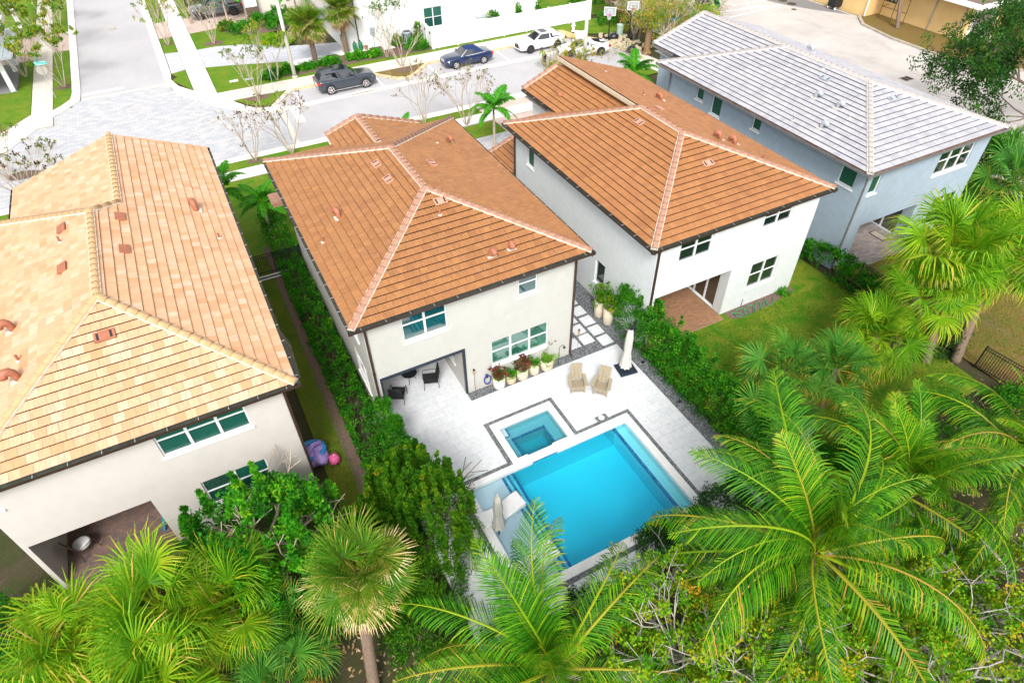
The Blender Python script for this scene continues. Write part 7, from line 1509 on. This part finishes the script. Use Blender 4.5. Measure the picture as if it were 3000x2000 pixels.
for lab, x, y, rx, h in (('leafy shrub under the palms beside the hedge end', 17.5, 7.6, 1.6, 1.2), ('leafy shrub below the silvery fan palms', 20.5, 7.4, 1.9, 1.2), ('leafy shrub below the round fan palm', 23.8, 7.2, 1.9, 1.2), ('leafy shrub by the picket fence at the right edge', 27.0, 6.0, 1.4, 1.3), ('vine mound at the right edge under the coconut fronds', 24.0, 3.8, 2.2, 1.5), ('vine mound behind the right coconut palm', 18.5, 6.2, 1.6, 1.4)):
    shrub('shrub', lab, x, y, rx, rx*.8, h, 90, 34, .34, .13, .06, 'leaf_hedge', .35, 'undergrowth shrubs beneath the palms')
for lab, x, y, rx, h in (('leafy shrub at the left edge beside the tan house', -10.6, 15.3, 1.2, 1.9), ('dark shrub at the left edge below the tan house', -10.2, 13.4, 1.1, 1.5), ('small vine shrub at the foot of the patio post', -9.0, 14.9, .8, .7)):
    shrub('shrub', lab, x, y, rx, rx, h, 70, 40, .3, .13, .075, 'leaf_hedge', .35, 'shrubs at the left edge')
shrub('shrub', 'small bright shrub at the wall corner behind the green hose', 24.45, 16.62, .35, .3, .55, 16, 26, .13, .10, .06, 'leaf_bright', .5)
# scraggly trees, bottom right
def scraggly(label, x, y, h, rx, ry, n, t0=.5):
    t = thing('scraggly_tree', label, 'tree', (x, y, -.05), 0, 'scraggly trees at the lower right'); segs, tips = [], []
    for k in range(5): a = k*1.257+rng.uniform(-.3, .3); grow((.1*math.cos(a), .1*math.sin(a), .1), (.75*math.cos(a)*rx/h*1.3, .75*math.sin(a)*ry/h*1.3, 1), h*.44, .085, 4, segs, tips, (2, 3), .8, .74, -.02, .26)
    V, F = tubes(segs, 5); meshobj('trunk', npmesh('trunk', V, F, M['bark_gray']), t)
    tp = np.array([q for q, d in tips]); tp = tp[rng.permutation(len(tp))[:n]]
    c = np.concatenate([tp, np.full((len(tp), 1), .22)], 1); u = unit(150); u[:, 2] = np.abs(u[:, 2]); top_ = np.stack([u[:, 0]*rx*1.05, u[:, 1]*ry*1.05, h*.35+u[:, 2]*h*.62, np.full(150, .26)], 1)
    foliage('crown', t, M['leaf_yellow'], clump_cloud(np.concatenate([c, top_]), 34, .105, .066, t0=t0, cv=.18, tv=.22, up=.2)); return t
for lab, x, y, h, rx, n in (('scraggly grey branched tree with yellow green leaves right of the bottom palm', 7.9, 4.6, 3.7, 1.6, 420), ('scraggly grey branched tree below the biggest coconut palm', 9.9, 2.7, 4.1, 2.0, 620), ('scraggly grey branched tree in the bottom right, orange leaved', 12.4, 1.2, 4.1, 2.0, 620), ('scraggly tree in the bottom right corner', 15.2, .1, 4.0, 2.0, 560), ('scraggly tree at the bottom edge between the palms', 8.3, 2.3, 3.4, 1.7, 460), ('scraggly low tree below the right coconut palm', 14.8, 2.3, 3.2, 1.6, 360), ('scraggly tree at the right edge under the fronds', 17.8, .9, 3.5, 1.8, 420)):
    scraggly(lab, x, y, h, rx, rx, n, .5)
for k, (lab, x, y, rx, h) in enumerate((('leafy undergrowth mound under the scraggly trees, left', 7.2, 3.0, 1.8, 1.5), ('leafy undergrowth mound under the scraggly trees, middle', 10.5, 1.4, 2.2, 1.6), ('leafy undergrowth mound under the scraggly trees, right', 14.2, .2, 2.4, 1.6), ('leafy undergrowth mound in front of the right coconut palm', 17.6, 3.2, 1.8, 1.6), ('leafy undergrowth mound below the bottom coconut palm', 5.6, 4.0, 1.3, 1.2))):
    shrub('shrub', lab, x, y, rx, rx, h, 150, 34, .32, .09, .055, 'leaf_yellow', .34, 'undergrowth under the scraggly trees', cv=.22)
# crape myrtles along the street
def myrtle(label, x, y, h, spread, nl, mat='leaf_autumn', t0=.6, stems_=6, L=.16, depth=3, per=5):
    t = thing('crape_myrtle', label, 'tree', (x, y, 0), 0, 'crape myrtles along the streets'); segs, tips = [], []
    for k in range(stems_): a = k*6.28/stems_+rng.uniform(-.2, .2); grow((.08*math.cos(a), .08*math.sin(a), 0), (spread*math.cos(a), spread*math.sin(a), 1), h*.36, .035, depth, segs, tips, (2, 3), .42, .66, .02, .09)
    V, F = tubes([(a, b, max(r, .011), max(s, .009)) for a, b, r, s in segs], 4); meshobj('trunk', npmesh('trunk', V, F, M['bark_pale']), t)
    if nl:
        tp = np.array([q for q, d in tips]); pk = rng.integers(0, len(tp), nl); c = np.concatenate([tp[pk]+rng.normal(0, .10, (nl, 3)), np.full((nl, 1), .13)], 1)
        foliage('crown', t, M[mat], clump_cloud(c, per, L, L*.5, t0=t0, cv=.24, tv=.2))
    return t
for a in (('leafy crape myrtle beside the stop sign', -8.63, 66.25, 5.2, .42, 420, 'leaf_scrub', .32, 6, .22, 3, 6), ('thin crape myrtle at the right kerb of the side road', .42, 72.8, 4.4, .30, 120, 'leaf_scrub', .4, 6, .2, 3, 4), ('bare crape myrtle in a mulch ring by the pink driveway', 4.4, 71.0, 4.2, .35, 70, 'leaf_autumn', .25, 6, .18, 3, 4), ('crape myrtle on the grass triangle at the paved crossing', 5.54, 55.9, 4.6, .34, 90, 'leaf_autumn', .3, 6, .18, 3, 4), ('leafy crape myrtle in the bushes left of the lamp post', 7.72, 58.9, 5.0, .36, 230, 'leaf_scrub', .35, 5, .2, 3, 5), ('bare crape myrtle on the dry grass island between the cars', 18.19, 56.4, 4.0, .36, 26, 'leaf_autumn', .4, 7, .14, 3, 3), ('tall crape myrtle in front of the white house wall', 17.84, 59.3, 5.6, .28, 170, 'leaf_autumn', .12, 5, .18, 3, 4),
          ('bare crape myrtle over the kerb, left of the pair behind the rust roof', 3.05, 45.0, 4.4, .34, 60, 'leaf_autumn', .8, 6, .16, 3, 3), ('crape myrtle with dark seed heads, right of the pair behind the rust roof', 5.6, 44.8, 4.5, .42, 110, 'leaf_autumn', .82, 7, .16, 3, 3), ('bare crape myrtle behind the rust roof ridge, left of two', 15.7, 44.9, 4.6, .30, 60, 'leaf_autumn', .75, 6, .16, 3, 3), ('wide crape myrtle with seed heads beside the small feather palm', 18.3, 42.9, 4.6, .46, 150, 'leaf_autumn', .7, 8, .16, 3, 3), ('crape myrtle with yellow leaves at the left edge behind the tan roof', -10.6, 45.9, 4.2, .5, 170, 'leaf_autumn', .62, 8, .2, 3, 4), ('thin crape myrtle at the far left edge by the grass', -12.2, 50.6, 4.2, .4, 120, 'leaf_autumn', .4, 6, .18, 3, 4), ('yellow leaved crape myrtle in front of the worker', 27.6, 43.0, 4.9, .30, 260, 'leaf_scrub', .55, 6, .17, 3, 5),
          ('leafy crape myrtle over the sidewalk at the top left', -9.2, 76, 5.4, .45, 420, 'leaf_scrub', .3, 6, .24, 3, 6), ('leafy crape myrtle beside the white porch', -11.6, 70.5, 4.8, .42, 330, 'leaf_scrub', .3, 6, .24, 3, 5), ('leafy crape myrtle at the top left corner', -12.2, 79, 5.2, .42, 420, 'leaf_scrub', .35, 6, .26, 3, 6), ('leafy crape myrtle at the left kerb near the top edge', -8.9, 84, 5.2, .40, 380, 'leaf_scrub', .3, 6, .26, 3, 6), ('thin crape myrtle at the right kerb near the top edge', .4, 82, 4.8, .34, 160, 'leaf_scrub', .4, 6, .22, 3, 4), ('thin crape myrtle beside the pickup truck', 3.3, 78.4, 4.4, .34, 150, 'leaf_scrub', .25, 6, .22, 3, 4)):
    myrtle(*a)
# beds across the street
for lab, x, y, rx, ry, h, mat, t0 in (('green hedge mound in the bed by the pickup driveway, left', 7.6, 73.0, 1.5, 1.2, 1.0, 'leaf_bright', .4), ('green hedge mound in the bed, second from the left', 9.6, 74.3, 1.6, 1.6, 1.2, 'leaf_bright', .35), ('green hedge mound in the bed against the beige wall', 11.8, 75.4, 1.7, 1.2, 1.3, 'leaf_bright', .35), ('green hedge mound in the bed behind the lamp post', 11.3, 72.6, 1.5, 1.6, 1.2, 'leaf_bright', .42), ('green hedge mound right of the lamp post bed', 13.5, 73.5, 1.6, 1.5, 1.3, 'leaf_bright', .4), ('dull reddish shrub beside the pink driveway', 6.2, 74.6, 1.0, .8, .9, 'leaf_scrub', .2), ('dark round shrub beside the lamp post', 7.6, 59.4, 1.0, .6, .8, 'leaf_hedge', .4), ('dark round shrub right of the leafy crape myrtle', 8.9, 59.9, .8, .6, .7, 'leaf_hedge', .4), ('low shrub row behind the dark SUV, left part', 10.6, 60.0, .9, .5, .55, 'leaf_bright', .5), ('low shrub row behind the dark SUV, middle part', 12.6, 60.1, 1.1, .5, .6, 'leaf_bright', .5), ('low shrub row left of the bare tree by the white house', 15.2, 60.2, 1.1, .55, .6, 'leaf_bright', .6), ('low shrub row under the tall crape myrtle', 16.9, 60.0, .8, .55, .6, 'leaf_bright', .6), ('bright rounded shrub in front of the fence gate', 21.0, 60.0, 1.2, .9, 1.1, 'leaf_bright', .5), ('clipped dark cone shrub beside the gate', 22.0, 61.6, .55, .55, 2.0, 'leaf_olive', .5), ('small olive shrub beside the air conditioner', 19.7, 61.6, .6, .5, 1.0, 'leaf_olive', .6), ('yellow green shrub bank in the grass by the side driveway', 9.8, 68.0, 1.6, 1.6, .8, 'leaf_yellow', .5), ('shrub behind the vinyl fence by the storage box', 29.6, 61.2, 1.0, .8, 2.0, 'leaf_hedge', .5), ('thin plant showing over the vinyl fence, left', 32.2, 60.6, .35, .3, 2.3, 'leaf_bright', .5), ('thin plant showing over the vinyl fence, right', 34.4, 60.6, .35, .3, 2.3, 'leaf_bright', .5), ('hedge bank behind the far end of the vinyl fence', 43.0, 64.0, 3.2, 1.4, 1.4, 'leaf_hedge', .4), ('shrub under the scrub at the fence end', 40.4, 57.0, 1.1, 1.0, 1.7, 'leaf_hedge', .4)):
    shrub('shrub', lab, x, y, rx, ry, h, int(26+26*rx), 26, .26, .17, .10, mat, t0, 'shrubs across the street')
# scrub wood at the end of the street
for k, (x, y, h, rx, mat, t0) in enumerate(((41.3, 53.5, 4.6, 1.9, 'leaf_scrub', .55), (43.4, 51.0, 5.0, 2.1, 'leaf_scrub', .45), (45.8, 49.5, 4.6, 2.1, 'leaf_scrub', .5), (42.6, 55.6, 5.0, 2.2, 'leaf_scrub', .65), (46.0, 55.5, 5.2, 2.4, 'leaf_scrub', .55), (41.2, 48.6, 4.2, 1.7, 'leaf_scrub', .35), (43.8, 47.0, 4.0, 1.6, 'leaf_yellow', .5), (48.8, 57.5, 5.0, 2.4, 'leaf_scrub', .6), (44.6, 60.0, 5.2, 2.4, 'leaf_scrub', .7), (41.0, 46.3, 3.2, 1.3, 'leaf_scrub', .6), (48.5, 62.5, 5, 2.6, 'leaf_scrub', .6))):
    leafy_tree('scrub_tree', ('browning scrub tree at the street end, ' + ('behind the red rimmed hoop', 'beside the thick palm trunk', 'near the blue tarp', 'behind the magenta hoop', 'at the top edge left of the dumpster', 'beside the pale sidewalk', 'yellower, by the grey roof corner', 'just left of the green dumpster', 'highest, behind the fence end', 'smallest, at the grey roof tip', 'at the top edge above the blue tarp')[k]), x, y, h, rx, rx, h*.5, 110, 20, .36, .17, .09, mat, t0, 'bark_pale', 4, 'scrubby trees at the end of the street', cv=.28, trunks=2)
for lab, x, y, z, sc in (('palm with brown dying fans at the fence end', 41.5, 58.2, 3.4, 1.3), ('small green fan palm in the scrub beside the dumpster', 47.6, 52.6, 1.0, .8)):
    fan_palm('sabal_palm', lab, x, y, z, 26, FAN_SABAL, sc, (0, 0), .2, 12, 'palms in the scrub')
t = thing('palm_stump', 'thick orange brown palm trunk at the edge of the scrub', 'palm trunk', (38.9, 48.3, 0)); trunk_tube(t, [(0, 0, 0), (.1, .1, 1.4), (.15, .2, 2.6)], .32, .25, M['bark_orange'])
MB().lathe([(.5, -.02), (.46, .15), (.4, .3)], (0, 0, 0), 12).obj('root_flare', M['bark_orange'], t, world=False, smooth=True)
foliage('crown', t, M['leaf_scrub'], clump_cloud(np.concatenate([rng.normal(0, .75, (90, 3))+np.array([.15, .2, 3.2]), np.full((90, 1), .35)], 1), 18, .2, .09, t0=.5))
# oak leaning in at the right, tree by the yellow building
t = thing('oak_tree', 'dark oak branches reaching in from the right edge over the car park', 'tree', (50.0, 19.0, 0)); segs, tips = [], []
grow((0, 0, 0), (-.15, .05, 1), 4.0, .35, 0, segs, tips, (1, 1), .1, .7)
for d in ((-.9, .5, .35), (-.7, -.1, .5), (-.3, .9, .4), (-.95, .1, -.05), (.3, .2, .8), (-.6, .8, .1), (.6, -.6, .5)): grow(tips[0][0], d, 2.7, .085, 4, segs, tips, (2, 3), .65, .76, -.01, .15)
V, F = tubes(segs, 5); meshobj('trunk', npmesh('trunk', V, F, M['bark']), t); tp = np.array([s[1] for s in segs if s[3] < .034]); tp = tp[rng.permutation(len(tp))[:900]]
foliage('crown', t, M['leaf_dark'], clump_cloud(np.concatenate([tp, np.full((len(tp), 1), .5)], 1), 60, .19, .10, t0=.6, cv=.25))
t = thing('leaning_tree', 'pale bare tree trunk leaning in front of the yellow brick wall', 'tree', (64.35, 41.9, 0)); segs, tips = [], []; grow((0, 0, 0), (.12, .35, 1), 6.5, .2, 1, segs, tips, (2, 3), .5, .5); V, F = tubes(segs, 7); meshobj('trunk', npmesh('trunk', V, F, M['bark_palm']), t)
foliage('crown', t, M['leaf_hedge'], clump_cloud([(*q, .5) for q, d in tips], 30, .2, .1))
t = thing('mossy_tree', 'grey limbed tree at the top right corner by the building entry', 'tree', (72.5, 36.0, 0)); segs, tips = [], []; grow((0, 0, 0), (-.1, .1, 1), 2.6, .22, 4, segs, tips, (2, 3), .7, .75); V, F = tubes(segs, 5); meshobj('trunk', npmesh('trunk', V, F, M['bark_gray']), t)
foliage('crown', t, M['leaf_yellow'], clump_cloud([(*q, .4) for q, d in tips[:200]], 14, .17, .08, t0=.4))
# planters' plants
for i, (t, r, h) in enumerate(POTS):
    if i in (0, 2): c = [(rng.normal(0, .16), rng.normal(0, .14), h+rng.uniform(.15, .62 if i else .5), .13) for k in range(26)]; foliage('foliage', t, M['leaf_red'], clump_cloud(c, 14, .17, .055, t0=.6, cv=.3)); c = [(r*math.cos(a)*.9, r*math.sin(a)*.9, h+.0, .12) for a in np.linspace(0, 6.28, 12)]; foliage('trailing_leaves', t, M['leaf_lime'], clump_cloud(c, 16, .07, .05, t0=.4))
    elif i in (1, 3):
        n = 60; a = rng.uniform(0, 6.28, n); e = rng.uniform(.3, 1.35, n); D = np.stack([np.cos(a)*np.cos(e), np.sin(a)*np.cos(e), np.sin(e)], 1); V, F = leaf_quads(np.array([0, 0, h])+D*.22, D, norm(np.cross(D, np.array([0, 0, 1.]))+.01), .44, .05); foliage('foliage', t, M['leaf_bright'], (V, F, rng.random(n)*.6+.2))
        c = [(r*math.cos(a)*.8, r*math.sin(a)*.8-.05, h+.02, .12) for a in np.linspace(3.0, 6.3, 8)]; foliage('trailing_leaves', t, M['leaf_lime'], clump_cloud(c, 18, .07, .05, t0=.4))
    elif i == 4:
        c = [(rng.normal(0, .17), rng.normal(0, .17), h+rng.uniform(-.1, .22), .15) for k in range(26)]; foliage('foliage', t, M['leaf_lime'], clump_cloud(c, 26, .075, .05, t0=.5)); segs, tips = [], []
        for k in range(3): grow((0, .05, h), (rng.normal(0, .3), .1, 1), .55, .008, 2, segs, tips, (2, 2), .5, .6)
        V, F = tubes(segs, 3); meshobj('twig', npmesh('twig', V, F, M['bark']), t); foliage('twig_leaves', t, M['leaf_red'], clump_cloud([(*q, .06) for q, d in tips], 4, .06, .03, t0=.5))
    else: c = [(rng.normal(0, .2), rng.normal(0, .2), h+rng.uniform(.1, .85), .18) for k in range(34)]; foliage('foliage', t, M['leaf_olive'], clump_cloud(c, 22, .15, .06, t0=.5, cv=.25)); stems(t, [(0, 0)], h+.4, .02)
# cut branches around the worker and the sports car
def cuttings(label, x, y, rx, ry, n, h):
    t = thing('branch_pile', label, 'branch pile', (x, y, -.05), R(15)); segs, tips = [], []
    for k in range(n): a = rng.uniform(0, 6.28); grow((rng.uniform(-rx, rx), rng.uniform(-ry, ry), rng.uniform(.02, h*.6)), (math.cos(a), math.sin(a), rng.uniform(-.05, .5)), .6, .014, 2, segs, tips, (2, 3), .5, .7)
    V, F = tubes(segs, 4); meshobj('branches', npmesh('branches', V, F, M['bark_pale']), t)['kind'] = 'stuff'; foliage('leaves', t, M['leaf_scrub'], clump_cloud([(*q, .12) for q, d in tips[::2]], 4, .15, .08, t0=.45, cv=.25))['kind'] = 'stuff'
cuttings('heap of cut leafy branches in front of the bending worker', 30.6, 49.9, .9, .7, 34, 1.2); cuttings('cut leafy branches strewn beside the white sports car', 36.4, 48.9, 1.4, 1.3, 30, .3); cuttings('cut leafy branches between the white sedan and the sports car', 33.4, 53.2, .9, .6, 16, .5)
# grass blades on the nearer lawns
def blades(rects, n, h, tint, label):
    ar = np.array([(r[2]-r[0])*(r[3]-r[1]) for r in rects]); rr = np.array(rects)[rng.choice(len(rects), n, p=ar/ar.sum())]
    P = np.stack([rng.uniform(rr[:, 0], rr[:, 2]), rng.uniform(rr[:, 1], rr[:, 3]), np.zeros(n)], 1); a = rng.uniform(0, 6.28, n); w = .014; S_ = np.stack([np.cos(a)*w, np.sin(a)*w, np.zeros(n)], 1)
    T_ = P+np.stack([rng.normal(0, .035, n), rng.normal(0, .035, n), h*rng.uniform(.5, 1.2, n)], 1); V = np.stack([P-S_, P+S_, T_], 1).reshape(-1, 3); F = np.arange(3*n).reshape(-1, 3)
    pt = .5+.5*np.sin(P[:, 0]*1.9+np.sin(P[:, 1]*1.3)*1.5)*np.sin(P[:, 1]*1.6+P[:, 0]*.7); tt = np.clip(tint+(pt-.5)*.5+rng.normal(0, .15, n), 0, 1)
    tag(meshobj('grass', npmesh('grass', V, F, M['grass_blade'], tt)), label, 'grass', kind='stuff')
blades([(.2, 12, 1.3, 33)], 14000, .055, .55, 'worn grass blades in the strip beside the tan house')
blades([(16.2, 8, 27.5, 16.3)], 40000, .06, .38, 'patchy grass blades on the back lawn of the white house')
blades([(28.6, 8, 38, 16.6)], 22000, .07, .75, 'dry grass blades behind the blue house')
n = 9000; rects = [(-12, 4, 27, 12)]; P = np.stack([rng.uniform(-12, 28, n), rng.uniform(-3, 12.5, n), np.full(n, -.075)], 1); P = P[(P[:, 0] < 2.5) | (P[:, 0] > 15.6) | (P[:, 1] < 7.6)]; D = norm(unit(len(P))*np.array([1, 1, .15])); V, F = leaf_quads(P, D, norm(unit(len(P))*.3+np.array([0, 0, 1])), .16, .07)
tag(meshobj('leaf_litter', npmesh('leaf_litter', V, F, M['frond_dead'], rng.random(len(P)))), 'dry leaf litter under the palms and trees', 'leaf litter', kind='stuff')
